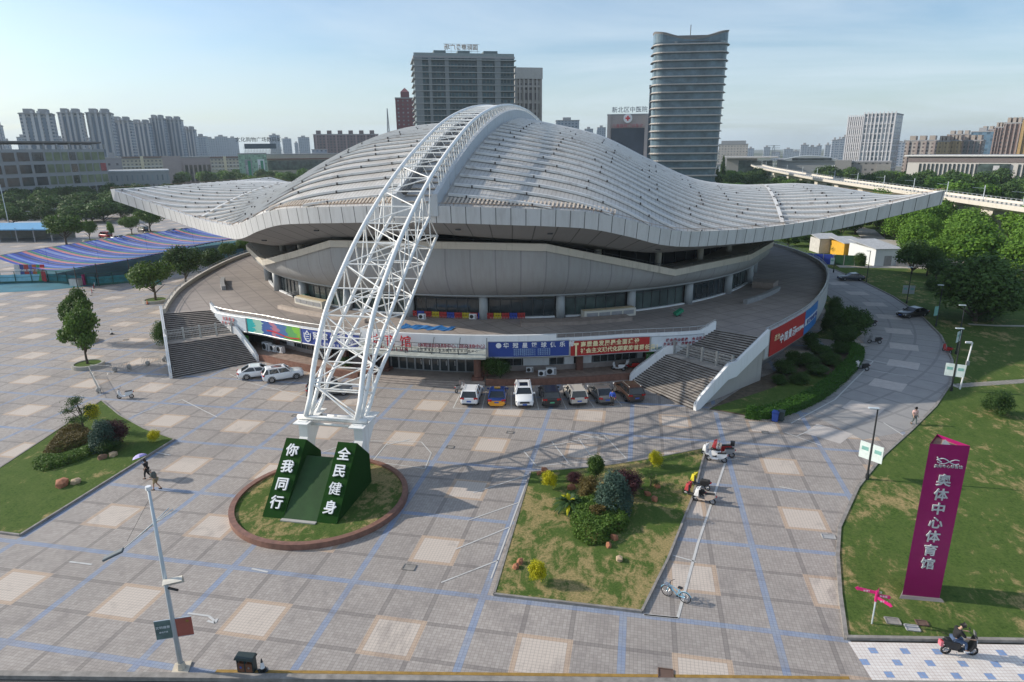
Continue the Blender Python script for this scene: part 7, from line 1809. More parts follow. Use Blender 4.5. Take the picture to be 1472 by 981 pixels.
for i, (x0, x1, c_) in enumerate(((27, 35, (.55,.50,.50)), (35, 41, (.03,.05,.22)), (41, 48, (.35,.03,.03)), (48, 53, (.12,.13,.38)), (53, 59, (.50,.12,.03)), (59, 64, (.06,.30,.08)), (64, 71, (.42,.02,.03)))):
    a, b_ = G(x0, 405.5), G(x1, 405.5); mb = MB(); m_ = (a+b_)/2; mb.box((0, 0, 1.9), ((b_-a).length*.9, .08, 3.4)); o = mb.build('advert_panel', plain(f'advert {"white navy red violet orange green crimson".split()[i]}', c_, .5, var=.3, scale=1.5)); o.location = (m_.x, m_.y-.5, 0); o.rotation_euler = (-.05, 0, atan2((b_-a).y, (b_-a).x)); tag(o, f'{"white navy red violet orange green crimson".split()[i]} upright advert panel at the court fence', 'advert panel', 'advert panels at the court fence')
    text_on('lettering', '体育'[i % 2]+'活动'[i % 2], .55, (0, -.06, 2.4), 0, WTXT, o, .02)
mb = MB(); mb.box((0,0,.7), (2.0, 1.2, 1.4)); o = mb.build('booth', plain('booth white', (.5,.5,.48), .6), bevel=.05); o.location = (*G(110, 411).xy, 0); tag(o, 'small off white booth in front of the court fence', 'booth')
mb = MB(); mb.tube([(0,0,0),(0,0,2.1)], .3, 8); o = mb.build('pillar_sign', PUR); o.location = (*G(122, 410).xy, 0); tag(o, 'short magenta pillar beside the white booth', 'sign')
# left sheds and street things
sh = empty('market_shelter', (*G(20, 345).xy, 0), .15, 'blue roofed shelter at the far left edge', 'shelter'); mb = MB(); mb.box((0, 0, 4.0), (34, 12, .3), M=Matrix.Rotation(.06, 3, 'X')); mb.v = [(x, y, z+0) for x, y, z in mb.v]; mb.build('roof', plain('blue sheet roof', (.12, .33, .55), .5, var=.15), sh)
for i in range(7): mb = MB(); mb.box((-16+i*5.3, -5, 2), (.3, .3, 4)); mb.build('post', GPL, sh)
mb = MB(); mb.box((0, 4, 1.6), (33, .3, 3.0)); mb.build('wall', plain('shelter wall', (.22,.22,.2), .8), sh)
def gbox(name, label, cat, px, py, size, rz, mat, z0=0):
    p_ = G(px, py); mb = MB(); mb.box((0, 0, size[2]/2+z0), size); o = mb.build(name, mat, bevel=.04); o.location = (p_.x, p_.y, 0); o.rotation_euler = (0, 0, rz); return tag(o, label, cat)
gbox('container', 'light blue container beside the blue roofed shelter', 'container', 47, 341, (10, 4, 4.2), .3, plain('container blue', (.10, .30, .48), .5, var=.2))
bus = empty('coach', (*G(62, 333).xy, 0), radians(14), 'white coach parked behind the broad tree at the left', 'coach'); mb = MB(); mb.bx(-8, 8, -1.3, 1.3, .5, 3.3); mb.build('body', WH, bus, bevel=.15); mb = MB(); mb.bx(-7.6, 7.8, -1.33, 1.33, 1.6, 2.6); mb.build('windows', CGL, bus)
for x in (-5, 5): 
    for y in (-1.2, 1.2): mb = MB(); mb.tube([(x, y-.15, .5), (x, y+.15, .5)], .5, 12); mb.build('wheel', RUB, bus)
def slamp(px, py, ytop, label):
    p_ = G(px, py); h = hpx(p_, ytop); e = empty('street_lamp', (p_.x, p_.y, 0), 0, label, 'lamp post'); mb = MB(); mb.tube([(0,0,0),(0,0,h*.95),(-1.2,0,h)], [.16,.09,.06], 6); mb.build('pole', POLE, e, True); mb = MB(); mb.box((-1.6,0,h), (1.2,.35,.12)); mb.build('lamp_head', POLE, e)
slamp(16, 338, 262, 'tall grey lamp pole at the far left edge'); slamp(48, 323, 304, 'small street lamp in front of the left wood')
# ------------------------------------------------------------------ sheds at the right
def shed(label, c, size, rz, wall, roofm, door=None):
    e = empty('shed', (c[0], c[1], 0), rz, label, 'shed'); L_, W_, H_ = size; mb = MB(); mb.bx(-L_/2, L_/2, -W_/2, W_/2, 0, H_); mb.build('wall', wall, e)
    mb = MB(); mb.add([(-L_/2-.3, -W_/2-.3, H_+.02), (L_/2+.3, -W_/2-.3, H_+.02), (L_/2+.3, W_/2+.3, H_+.7), (-L_/2-.3, W_/2+.3, H_+.7), (-L_/2-.3, -W_/2-.3, H_+.14), (L_/2+.3, -W_/2-.3, H_+.14), (L_/2+.3, W_/2+.3, H_+.82), (-L_/2-.3, W_/2+.3, H_+.82)], [(0,3,2,1),(4,5,6,7),(0,1,5,4),(1,2,6,5),(2,3,7,6),(3,0,4,7)]); mb.build('roof', roofm, e)
    if door: mb = MB(); mb.bx(-.8, .8, -W_/2-.05, -W_/2, 0, 2.2); d_ = mb.build('door', door, e); mb = MB(); mb.bx(.5, .6, -W_/2-.1, -W_/2-.05, 1, 1.2); mb.build('handle', CHR, d_)
    return e
RS = plain('grey sheet roof', (.42, .42, .42), .6, var=.2)
shed('white flat roofed shed with dark corner trim beside the right drive', (75.2, 126.5), (5.6, 11, 3.6), radians(12), worn_white('shed white', (.66,.68,.69), (.3,.28,.25), .5), RS, GPL)
shed('yellow walled shed joined behind the white one', (72.2, 136), (5, 7, 3.2), radians(12), plain('shed yellow', (.62, .34, .03), .7), RS)
shed('low pale hut behind the yellow shed', (68.5, 141), (5, 5, 3.4), radians(12), plain('pale hut', (.5,.48,.45), .7), RS)
def bfence(label, a, b_, h, cols_):
    e = empty('board_fence', (a[0], a[1], 0), atan2(b_[1]-a[1], b_[0]-a[0]), label, 'fence'); L_ = hypot(b_[0]-a[0], b_[1]-a[1]); k = len(cols_)
    for i, m_ in enumerate(cols_): mb = MB(); mb.bx(L_*i/k+.06, L_*(i+1)/k-.06, -.05, .05, .1, h); mb.build('panel', m_, e)
    for i in range(k+1): mb = MB(); mb.bx(L_*i/k-.06, L_*i/k+.06, -.08, .08, 0, h+.1); mb.build('post', GPL, e)
BF = plain('fence blue', (.02, .07, .26), .6, var=.2); GF2 = plain('fence dark green', (.015, .07, .03), .8, var=.3)
bfence('blue and green board fence behind the far end of the podium', (59.5, 122.5), (71.5, 119.5), 2.3, [BF, BF, BF, GF2, GF2, GF2]); bfence('low white wall and gate along the service path', (78, 120.6), (90, 119.6), 1.4, [GPL, GPL, GPL, GPL])
# ------------------------------------------------------------------ viaduct
vp = [(118, 96), (111.5, 130), (108.8, 160), (106.8, 200), (104.6, 250), (102.5, 310), (103.5, 380), (106, 480), (112, 560)]
VC = worn_white('viaduct concrete', (.60, .555, .49), (.25, .22, .18), .6, vert=False); via = empty('viaduct', (105, 250, 0), 0, 'long pale concrete railway viaduct crossing behind the right roof wing', 'viaduct')
def vpt(mb_, name, mat, **k): o = mb_.build(name, mat, via, **k); o.matrix_parent_inverse = Matrix.Translation((-105, -250, 0)); return o
vd = dens([Vector((x+4.5, y, 0)) for x, y in vp], 8); sec = [(-4.6, 11.0), (-4.6, 9.9), (-2.2, 8.9), (2.2, 8.9), (4.6, 9.9), (4.6, 11.0), (4.3, 11.0), (4.3, 10.2), (-4.3, 10.2), (-4.3, 11.0)]
vs = []; fs = []
for i, p_ in enumerate(vd):
    d = vd[min(i+1, len(vd)-1)]-vd[max(0, i-1)]; d.normalize(); nn = Vector((d.y, -d.x, 0)); k = len(sec)
    vs += [p_+nn*x+Vector((0,0,z)) for x, z in sec]
    if i: fs += [((i-1)*k+j, (i-1)*k+(j+1) % k, i*k+(j+1) % k, i*k+j) for j in range(k)]
mb = MB(); mb.add(vs, fs); vpt(mb, 'deck', VC)
for i in range(0, len(vd), 4):
    p_ = vd[i]; d = (vd[min(i+1, len(vd)-1)]-vd[max(0, i-1)]).normalized(); mb = MB(); a_ = atan2(d.y, d.x); mb.box((p_.x, p_.y, 3.8), (1.8, 2.8, 7.8), rz=a_); mb.box((p_.x, p_.y, 8.2), (5.5, 4.2, 1.5), rz=a_); vpt(mb, 'pier', VC)
mb = MB(); 
for sg in (-1, 1):
    P = []
    for i, p_ in enumerate(vd): d = (vd[min(i+1, len(vd)-1)]-vd[max(0, i-1)]).normalized(); P.append(p_+Vector((d.y, -d.x, 0))*4.45*sg+Vector((0,0,11.5)))
    mb.tube(P, .05, 4)
    for i in range(len(P)-1):
        for t in (0, .5): q = P[i].lerp(P[i+1], t); mb.beam(q, q-Vector((0,0,.5)), .3)
vpt(mb, 'railing', STEEL)
for i in range(3, len(vd), 4): p_ = vd[i]; mb = MB(); mb.tube([(p_.x+3.6, p_.y, 10.3), (p_.x+3.6, p_.y, 14.2)], .12, 6); mb.beam((p_.x+3.6, p_.y, 13.4), (p_.x+.6, p_.y, 13.6), .08); vpt(mb, 'mast', POLE)
# ------------------------------------------------------------------ city buildings
def base_of(px, D): v = AD(px, 215, D); return Vector((v.x, v.y, 0))
def facade(name, col, win, nx, nz, frame=.35, wfrac=.5, hfrac=.5, rough=.5, var=.15):
    "procedural wall with window rows for distant blocks; UV in window cells"
    if name in _mats: return _mats[name]
    m, nt, b = newmat(name); n = N(nt); uv = n.pos('UV'); s = n.sep(uv); fx = n.math('FRACT', s[0]); fy = n.math('FRACT', s[1])
    w_ = n.math('MULTIPLY', n.math('LESS_THAN', n.math('ABSOLUTE', n.math('SUBTRACT', fx, .5)), wfrac/2), n.math('LESS_THAN', n.math('ABSOLUTE', n.math('SUBTRACT', fy, .5)), hfrac/2))
    fl = nt.nodes.new('ShaderNodeVectorMath'); fl.operation = 'FLOOR'; nt.links.new(uv, fl.inputs[0]); wn = nt.nodes.new('ShaderNodeTexWhiteNoise'); nt.links.new(fl.outputs[0], wn.inputs[0])
    wc = n.mix(wn.outputs[0], tuple(x*.6 for x in win), tuple(x*1.5 for x in win)); f = n.noise(uv, .6, 4, .6); wl = n.mix(n.ramp(f, .3, .7), col, tuple(x*(1-var) for x in col))
    n.link(n.mix(w_, wl, wc), b.inputs['Base Color']); n.link(n.math('SUBTRACT', .75, n.math('MULTIPLY', w_, .5)), b.inputs['Roughness']); _mats[name] = m; return m
def boxuv(o, cw, ch):
    me = o.data; lay = me.uv_layers.new(name='UVMap')
    for p in me.polygons:
        nrm = p.normal; ax = 0 if abs(nrm.y) > abs(nrm.x) else 1
        for li in p.loop_indices:
            co = me.vertices[me.loops[li].vertex_index].co; lay.data[li].uv = (.5, .02) if abs(nrm.z) > .7 else ((co.x if ax == 0 else co.y)/cw, co.z/ch)
def block_b(label, x0, x1, ytop, D, depth, mat, cell, rz=0, parts=None, name='tower_block', cat='building', group=None, roofm=None, yb=None, ground=0):
    a, b_ = base_of(x0, D), base_of(x1, D); W_ = (b_-a).length; m_ = (a+b_)/2; fa_ = atan2((b_-a).y, (b_-a).x)+rz; H_ = hpx(m_, ytop)
    e = empty(name, (m_.x, m_.y, 0), fa_, label, cat, group); mb = MB(); mb.bx(-W_/2, W_/2, 0, depth, -1, H_); o = mb.build('wall', mat, e); boxuv(o, cell[0], cell[1])
    if roofm is not False:
        mb = MB(); mb.bx(-W_/2-.3, W_/2+.3, -.3, depth+.3, H_, H_+.9); mb.build('roof_parapet', roofm or mat_roofgrey, e)
    if parts: parts(e, W_, H_, depth)
    return e, W_, H_
mat_roofgrey = plain('roof parapet grey', (.30, .30, .31), .8)
RES = facade('haze tinted residential wall', (.40, .41, .44), (.13, .17, .22), 1, 1, wfrac=.55, hfrac=.5); RES2 = facade('haze blue residential wall', (.32, .36, .42), (.10, .14, .20), 1, 1, wfrac=.5, hfrac=.45)  # distant haze painted into both wall colours as a paler, bluer tone
STRIPG = plain('haze tinted glass strip', (.13, .18, .25), .35, var=.2, scale=.05); PALER = plain('pale pier', (.48, .48, .50), .7)  # strip colour shifted bluer to carry the same painted haze
def residential(e, W_, H_, depth):
    for k, x in enumerate((-.36, -.1, .1, .36)):
        mb = MB(); mb.bx(W_*x-W_*.045, W_*x+W_*.045, -1.6, 0, 0, H_+(2.5 if k in (1, 2) else 1)); mb.build('pier', PALER, e)
    for x in (-.235, .0, .235): mb = MB(); mb.bx(W_*x-W_*.055, W_*x+W_*.055, -.35, -.02, 4, H_-3); mb.build('glazed_strip', STRIPG, e)
    for x in (-.23, .23): mb = MB(); mb.bx(W_*x-W_*.14, W_*x+W_*.14, 2, depth-2, H_+.9, H_+4.5); mb.build('roof_house', mat_roofgrey, e)
    mb = MB(); mb.bx(-W_/2-.6, W_/2+.6, -2.2, depth+.6, H_-.2, H_+.35); mb.build('cornice', mat_roofgrey, e)
def simple(e, W_, H_, depth):
    mb = MB(); mb.bx(-W_*.2, W_*.15, depth*.2, depth*.7, H_+.9, H_+4); mb.build('roof_house', mat_roofgrey, e)
gl_ = 'residential towers on the left skyline'
for x0, x1, yt, D, l_ in ((-9, 7, 181, 900, 'residential tower cut by the left edge of the view'), (9, 14, 204, 1100, 'low residential block beside the cut tower'), (27, 41, 198, 1100, 'lower block peeping left of the tallest left tower'), (37, 84, 164, 760, 'widest pale residential tower at the far left'), (84, 92, 200, 1100, 'low tower between the first and second tall towers'), (92, 126, 163, 790, 'second tall residential tower from the left'), (122, 131, 199, 1100, 'low tower between the second and third tall towers'), (132, 168, 163, 800, 'third tall residential tower from the left'),
    (166, 194, 174, 840, 'residential tower right of the third tall one'), (194, 221, 178, 880, 'slightly lower residential tower in the middle of the row'), (221, 242, 171, 900, 'left of the joined pair of tall residential towers'), (241, 266, 173, 920, 'right of the joined pair of tall residential towers'), (264, 283, 187, 960, 'shorter residential tower after the joined pair'), (282, 298, 197, 1050, 'residential tower stepping down behind the shorter one')):
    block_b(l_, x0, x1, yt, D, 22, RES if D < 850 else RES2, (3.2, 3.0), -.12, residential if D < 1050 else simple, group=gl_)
for x0, x1, yt, D, l_ in ((296, 312, 200, 1500, 'hazy blue block at the end of the left skyline'), (311, 329, 197, 1500, 'hazy blue block with bay windows'), (329, 344, 199, 1600, 'last hazy block before the billboard'), (389, 404, 195, 1500, 'small hazy tower behind the roof sign'), (407, 420, 200, 1600, 'small hazy tower right of the roof sign'), (424, 430, 206, 1700, 'tiny hazy tower beside the twin topped one'), (430, 446, 198, 1500, 'hazy twin topped tower'),
    (546, 565, 200, 1400, 'small blue grey block beside the red tower'), (799, 832, 174, 800, 'low glassy block right of the beige tower'), (840, 852, 186, 1200, 'tiny far block on the roof ridge'), (858, 870, 184, 1200, 'small grey block left of the hospital'), (1075, 1084, 214, 1500, 'tiny block on the centre horizon'), (1098, 1107, 212, 1700, 'small blue block on the right horizon'), (1127, 1140, 215, 1700, 'second small blue block on the right horizon'), (1140, 1150, 218, 1800, 'faint block on the right horizon'),
    (1151, 1162, 209, 1300, 'pale block left of the low apartments'), (1162, 1174, 212, 1300, 'middle pale block of the low apartments'), (1174, 1181, 210, 1300, 'right pale block of the low apartments'), (1186, 1194, 209, 1200, 'pinkish block before the white twin towers'), (1195, 1203, 202, 1100, 'slim tan tower before the white twin towers'), (1203, 1209, 201, 1100, 'second slim tower before the white twin towers'), (1209, 1217, 198, 1100, 'third slim tower before the white twin towers'), (1284, 1296, 204, 1000, 'grey tower right of the white twins'), (1296, 1304, 206, 1000, 'dark tower right of the white twins')):
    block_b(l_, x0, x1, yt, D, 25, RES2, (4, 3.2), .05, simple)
# dark brick apartments with roof houses
def brickparts(e, W_, H_, depth):
    for i in range(6): x = -.42+i*.165; mb = MB(); mb.bx(W_*x-W_*.035, W_*x+W_*.035, 1, 10, H_+.5, H_+5); mb.build('roof_house', plain('brick roof house', (.16,.12,.12), .8), e)
    for i in range(7): x = -.46+i*.153; mb = MB(); mb.bx(W_*x-W_*.012, W_*x+W_*.012, -.8, -.02, 0, H_); mb.build('pier', plain('brick pier', (.28,.2,.2), .8), e)
block_b('long dark brick apartment block behind the shopping hall', 452, 545, 194, 850, 18, facade('dark brick wall', (.17,.12,.125), (.05,.06,.08), 1, 1), (4, 3.1), 0, brickparts)
def signrow(e, s, size, z, y, mat, x=0): o = text_on('roof_sign', s, size, (x, y, z), 0, mat, e, .3, size*.03); return o
# left office building
OFW = worn_white('office wall', (.30, .31, .32), (.12,.12,.12), .4)
def office():
    a, c_, b_ = base_of(-75, 400), base_of(62, 425), base_of(149, 450); e = empty('office_building', (c_.x, c_.y, 0), 0, 'grey office building with big windows and green billboards at the left', 'building'); H_ = 27.3
    iv = Matrix.Translation((-c_.x, -c_.y, 0))
    def B(mb_, name, mat, p=None): o = mb_.build(name, mat, p or e); 
    def panel(p0_, p1_, z0, z1, off, name, mat, par=None):
        d = (p1_-p0_).normalized(); nn = Vector((d.y, -d.x, 0))*off; mb = MB(); a1, b1 = p0_-c_+nn, p1_-c_+nn; mb.quad(a1+Vector((0,0,z0)), b1+Vector((0,0,z0)), b1+Vector((0,0,z1)), a1+Vector((0,0,z1))); mb.quad(a1-nn*1.2+Vector((0,0,z1)), a1+Vector((0,0,z1)), b1+Vector((0,0,z1)), b1-nn*1.2+Vector((0,0,z1))); return mb.build(name, mat, par or e)
    back = Vector((-60, 60, 0)); mb = MB(); poly = [(a-c_), Vector((0,0,0)), (b_-c_), (b_-c_)+back, (a-c_)+back]; mb.prism([(p.x, p.y) for p in poly], 0, H_); mb.build('wall', OFW, e)
    mb = MB(); mb.prism([(p.x*1.02, p.y*1.0-1) for p in poly], H_+3.2, H_+4.0); mb.build('flying_roof', plain('roof brown grey', (.17,.16,.15), .8), e)
    for i in range(12): q = (a-c_).lerp(Vector((0,0,0)), i/12) if i < 6 else Vector((0,0,0)).lerp(b_-c_, (i-6)/5); mb = MB(); mb.beam(q+Vector((0,.5,H_)), q+Vector((0,.5,H_+2.7)), .8); mb.build('roof_post', OFW, e)
    for (p0_, p1_, nx_) in ((a, c_, 6), (c_, b_, 8)):
        for fl in range(4):
            for i in range(nx_):
                q0, q1 = p0_.lerp(p1_, (i+.10)/nx_), p0_.lerp(p1_, (i+.90)/nx_); z = 3.6+fl*6.0; wm = GLASS
                if nx_ == 8 and fl > 0 and i != 3: wm = plain('faded green billboard', (.17, .20, .11), .6, var=.4, scale=.15)
                if nx_ == 8 and fl == 2 and i == 7: wm = plain('billboard red', (.35,.08,.08), .6)
                panel(q0, q1, z, z+4.2, .25, 'window', wm)
office()
blk = block_b('grey block between the office and the residential row', 146, 172, 228, 560, 20, facade('plain grey wall', (.26,.26,.28), (.1,.1,.12), 1, 1, wfrac=.3, hfrac=.3), (5, 5), 0, simple)
block_b('long low white roofed hall left of the pink building', 150, 238, 247, 520, 30, facade('low hall wall', (.34,.36,.37), (.2,.24,.26), 1, 1, wfrac=.3, hfrac=.6), (3, 6), 0, None, roofm=plain('white roof', (.55,.57,.58), .6))
def rowparts(e, W_, H_, depth):
    mb = MB(); mb.bx(-W_/2-1, W_/2+1, -1, depth+1, H_+.9, H_+2.6); mb.build('tiled_roof', plain('brown roof tiles', (.16,.11,.09), .8), e)
    k = max(2, int(W_/22))
    for i in range(k+1): x = -W_/2+W_*i/k; mb = MB(); mb.bx(x-1.4, x+1.4, -1.2, 0, 0, H_+2.8); mb.build('bay', plain('cream bay', (.62,.55,.38), .7), e)
    for z in (4, 8, 12): mb = MB(); mb.bx(-W_/2, W_/2, -1.1, -.1, z, z+1.0); mb.build('balcony_band', plain('balcony white', (.55,.54,.5), .7), e)
CRM = facade('cream residential wall', (.46,.42,.33), (.14,.14,.14), 1, 1, wfrac=.5, hfrac=.45)
block_b('cream housing row left of the pink building', 166, 236, 229, 760, 14, CRM, (3.5, 3.2), 0, rowparts); block_b('cream housing row right of the pink building', 297, 345, 229, 770, 14, CRM, (3.5, 3.2), 0, rowparts)
mb = MB(); 
for i in range(26): p_ = base_of(150+i*7.6, 800); mb.box((p_.x, p_.y, hpx(p_, 227)), (5.2, 2.5, 1.6))
tag(mb.build('solar_heaters', plain('solar blue', (.10, .32, .55), .4)), 'rows of small blue solar heaters on the housing roofs', 'solar heaters', kind='stuff')
def pinkparts(e, W_, H_, depth):
    for i in range(6): x = -.02+i*.095; mb = MB(); mb.bx(W_*x-W_*.028, W_*x+W_*.028, -.4, .05, 2, H_*.72); mb.build('window', GLASS, e)
    for i in range(7): x = -.07+i*.095; mb = MB(); mb.bx(W_*x-W_*.012, W_*x+W_*.012, -1.6, .0, 0, H_*.78); mb.build('pier', plain('pink pier', (.40,.33,.32), .7), e)
    mb = MB(); mb.bx(-W_*.5, -W_*.12, -.9, .3, 0, H_+1.5); mb.build('corner_block', plain('pink wall', (.34,.28,.28), .7), e)
block_b('pinkish grey building with tall vertical windows', 231, 300, 227, 620, 20, plain('pink wall', (.34,.28,.28), .7), (5, 5), 0, pinkparts)
def greenparts(e, W_, H_, depth):
    for x in (-.17, .28): 
        mb = MB(); mb.bx(W_*x-W_*.12, W_*x+W_*.12, -.25, -.05, H_*.15, H_*.82); p_ = mb.build('banner', WTXT if x > 0 else GPL, e)
        mb = MB(); mb.bx(W_*x-W_*.02, W_*x+W_*.08, -.32, -.26, H_*.2, H_*.78); mb.build('print', plain('print green', (.04,.25,.14), .5), p_)
        text_on('lettering', '购\n物\n中\n心', 1.5, (W_*(x-.06), -.34, H_*.5), 0, TRIMB if x > 0 else WTXT, p_, .05)
block_b('green glass cube with two tall banners at the shopping hall', 341, 382, 222, 600, 24, facade('green glass cladding', (.30,.42,.33), (.24,.38,.28), 1, 1, wfrac=.85, hfrac=.8), (1.5, 1.5), 0, greenparts)
hall, hw__, hh__ = block_b('long low shopping hall with a dark glass band', 381, 585, 222, 640, 60, worn_white('hall beige', (.42,.38,.32), (.2,.18,.15), .4), (5, 5), 0, lambda e, W_, H_, d: ([MB().bx(-W_/2+1, W_/2, -.5, 0, H_*.42, H_*.78).build('glass_band', GLASSG, e), MB().bx(-W_/2, W_/2, -1.6, 0, H_*.82, H_*.86).build('red_line', REDW, e), MB().bx(-W_/2, W_/2, -.9, 0, 1, H_*.28).build('lower_band', GLASS, e)]))
rs2 = empty('roof_billboard', tuple(base_of(378, 600)), atan2((base_of(404,600)-base_of(350,600)).y, (base_of(404,600)-base_of(350,600)).x), 'dark lettered billboard on a lattice above the green glass cube', 'billboard')
Wb = (base_of(404,600)-base_of(350,600)).length; zb = hpx(base_of(378,600), 213)
mb = MB(); mb.bx(-Wb/2+.5, Wb*.36, -.1, .1, zb-.6, zb+3.4); mb.build('board', plain('board dark blue', (.05,.08,.11), .6), rs2)
text_on('lettering', '文化购物广场数码城', 4.0, (-2.4, 0, zb+6.4), 0, FRAMED, rs2, .2, .04)
mb = MB()
for i in range(26): x = -Wb/2+Wb*i/25; mb.beam((x, .6, zb-7), (x, .2, zb+1), .25); mb.beam((x, .6, zb-7), (x+Wb/25, .2, zb-.5), .2)
mb.build('lattice', STEEL, rs2)
# red tower
def redparts(e, W_, H_, depth):
    mb = MB(); mb.bx(-W_*.22, W_*.22, 2, depth-2, H_+.9, H_+5.5); mb.add([(-W_*.22, 2, H_+5.5), (W_*.22, 2, H_+5.5), (W_*.22, depth-2, H_+5.5), (-W_*.22, depth-2, H_+5.5), (0, depth/2, H_+9.5)], [(0,1,4),(1,2,4),(2,3,4),(3,0,4)]); mb.build('roof_turret', plain('turret red', (.16,.06,.07), .8), e)
block_b('dark red brick tower with a small pointed turret', 572, 600, 142, 600, 20, facade('red brick tower wall', (.17,.05,.06), (.20,.20,.22), 1, 1, wfrac=.35, hfrac=.4), (4, 3.2), 0, redparts)
# mast
e = empty('lattice_mast', tuple(base_of(560, 650)), 0, 'thin lattice mast on the skyline left of the red tower', 'mast'); h = hpx(base_of(560, 650), 156); mb = MB()
for k in range(16):
    z0, z1 = h*k/16, h*(k+1)/16; w0, w1 = 2.2*(1-k/17), 2.2*(1-(k+1)/17)
    for sx_, sy_ in ((-1,-1),(1,-1),(1,1),(-1,1)): mb.beam((w0*sx_, w0*sy_, z0), (w1*sx_, w1*sy_, z1), .35)
    mb.beam((-w0, -w0, z0), (w1, -w1, z1), .25)
mb.build('mast', plain('mast steel', (.3,.32,.34), .6), e); mb = MB(); mb.tube([(0,0,h*.55),(0,0,h*.57)], 3.0, 8); mb.build('platform', plain('mast steel', (.3,.32,.34), .6), e)
# big grey slab with balcony bands
def slabparts(e, W_, H_, depth):
    nb = 24
    for k in range(nb): z = H_*(k+1)/nb-1.0; mb = MB(); mb.bx(-W_/2-.9, W_/2+.9, -1.0, depth+1, z, z+.4); mb.build('floor_band', plain('floor band grey', (.29,.305,.31), .7), e)
    for x0, x1, w_ in ((-.5,-.42,1),(-.36,-.33,0),(-.2,-.16,0),(.12,.17,0),(.30,.36,0)): mb = MB(); mb.bx(W_*x0, W_*x1, -.7, 0, 0, H_); mb.build('wall_strip', plain('slab wall strip', (.20,.22,.23), .7), e)
    rg = random.Random(2)
    for x0, x1 in ((-.30,-.18),(-.06,.06),(.2,.34)): mb = MB(); mb.bx(W_*x0, W_*x1, 2, depth-2, H_, H_+3.6); mb.build('roof_house', plain('roof house teal', (.14,.18,.19), .7), e)
    mb = MB(); mb.bx(-W_/2, W_/2, -.2, .2, H_+.9, H_+2.2); mb.build('roof_screen', plain('roof screen', (.24,.28,.29), .6), e)
    s = text_on('roof_sign', '国际商务广场', 2.7, (-W_*.02, 4, H_+5.2), pi, plain('roof sign tan', (.50,.42,.36), .6), e, .5, .05)
    mb = MB(); 
    for i in range(6): x = -9+i*3.2; mb.beam((x, 4.5, H_+1), (x, 4.5, H_+6.8), .14)
    mb.beam((-9.5, 4.5, H_+6.8), (8, 4.5, H_+6.8), .14); mb.beam((-9.5, 4.5, H_+3.6), (8, 4.5, H_+3.6), .14); mb.build('sign_frame', STEEL, e)
block_b('big grey apartment slab with balcony bands behind the arch crown', 601, 741, 84, 340, 18, facade('slab windows', (.11,.135,.145), (.045,.085,.10), 1, 1, wfrac=.72, hfrac=.62, var=.3), (1.7, 3.25), .12, slabparts)
def beigeparts(e, W_, H_, depth):
    for i in range(7): x = -.5+i/6; mb = MB(); mb.bx(W_*x-.45, W_*x+.45, -.7, 0, 0, H_); mb.build('pier', plain('beige pier', (.40,.37,.35), .7), e)
    for i in range(6): y = depth*(i+.2)/6; mb = MB(); mb.bx(W_/2, W_/2+.6, y-.4, y+.4, 0, H_); mb.build('pier', plain('beige pier', (.40,.37,.35), .7), e)
    for k in range(1, 8): z = H_*k/8; mb = MB(); mb.bx(-W_/2, W_/2, -.5, 0, z-.5, z+.5); mb.build('spandrel', plain('beige pier', (.40,.37,.35), .7), e)
    mb = MB(); mb.bx(-W_/2-.5, W_/2+.7, -.9, depth+.5, H_-4.5, H_+1.2); mb.build('roof_crown', plain('beige crown', (.44,.42,.40), .7), e)
block_b('beige office tower with a grid of dark windows right of the grey slab', 741, 778, 101, 380, 34, facade('beige grid wall', (.34,.32,.30), (.06,.05,.06), 1, 1, wfrac=.66, hfrac=.7), (3.1, 5), .22, beigeparts)
# hospital
def hosp(e, W_, H_, depth):
    mb = MB(); mb.bx(-W_*.40, W_*.42, -.4, 0, 8, H_*.82); mb.build('glass_wall', plain('hospital glass', (.04,.055,.08), .25, var=.3, scale=.1), e)
    for x in (-.46, .46): mb = MB(); mb.bx(W_*x-W_*.04, W_*x+W_*.04, -1.4, 0, 0, H_); mb.build('pier', plain('hospital stone', (.38,.34,.33), .7), e)
    mb = MB(); mb.prism([(3.0*cos(i*pi/8), 3.0*sin(i*pi/8)) for i in range(16)], 0, .3, M=Matrix.Translation((0, -1.6, H_-2)) @ Matrix.Rotation(pi/2, 4, 'X')); d_ = mb.build('badge', WTXT, e)
    mb = MB(); mb.box((0, -2.0, H_-2), (3.2, .3, 1.0)); mb.box((0, -2.02, H_-2), (1.0, .3, 3.2)); mb.build('cross', RED, d_)
    text_on('lettering', '儿童医院门诊急诊', 2.6, (0, -1.6, H_-7), 0, plain('hospital lettering', (.42,.12,.14), .6), e, .3, .02)
    text_on('roof_sign', '新北区中医院', 4.0, (1, 0, H_+3.4), 0, plain('roof letters grey', (.22,.23,.27), .6), e, .4, .04)
    mb = MB(); mb.bx(-W_*.1, W_*.9, -20, -2, 0, H_*.42); mb.build('podium_wing', plain('hospital stone', (.38,.34,.33), .7), e)
    mb = MB(); mb.bx(W_*.3, W_*.85, -20.5, -20.05, 2, H_*.36); mb.build('wing_glass', GLASS, e)
block_b('hospital block with dark glass front and a red cross badge', 872, 930, 166, 480, 25, plain('hospital stone', (.38,.34,.33), .7), (4, 4), 0, hosp)
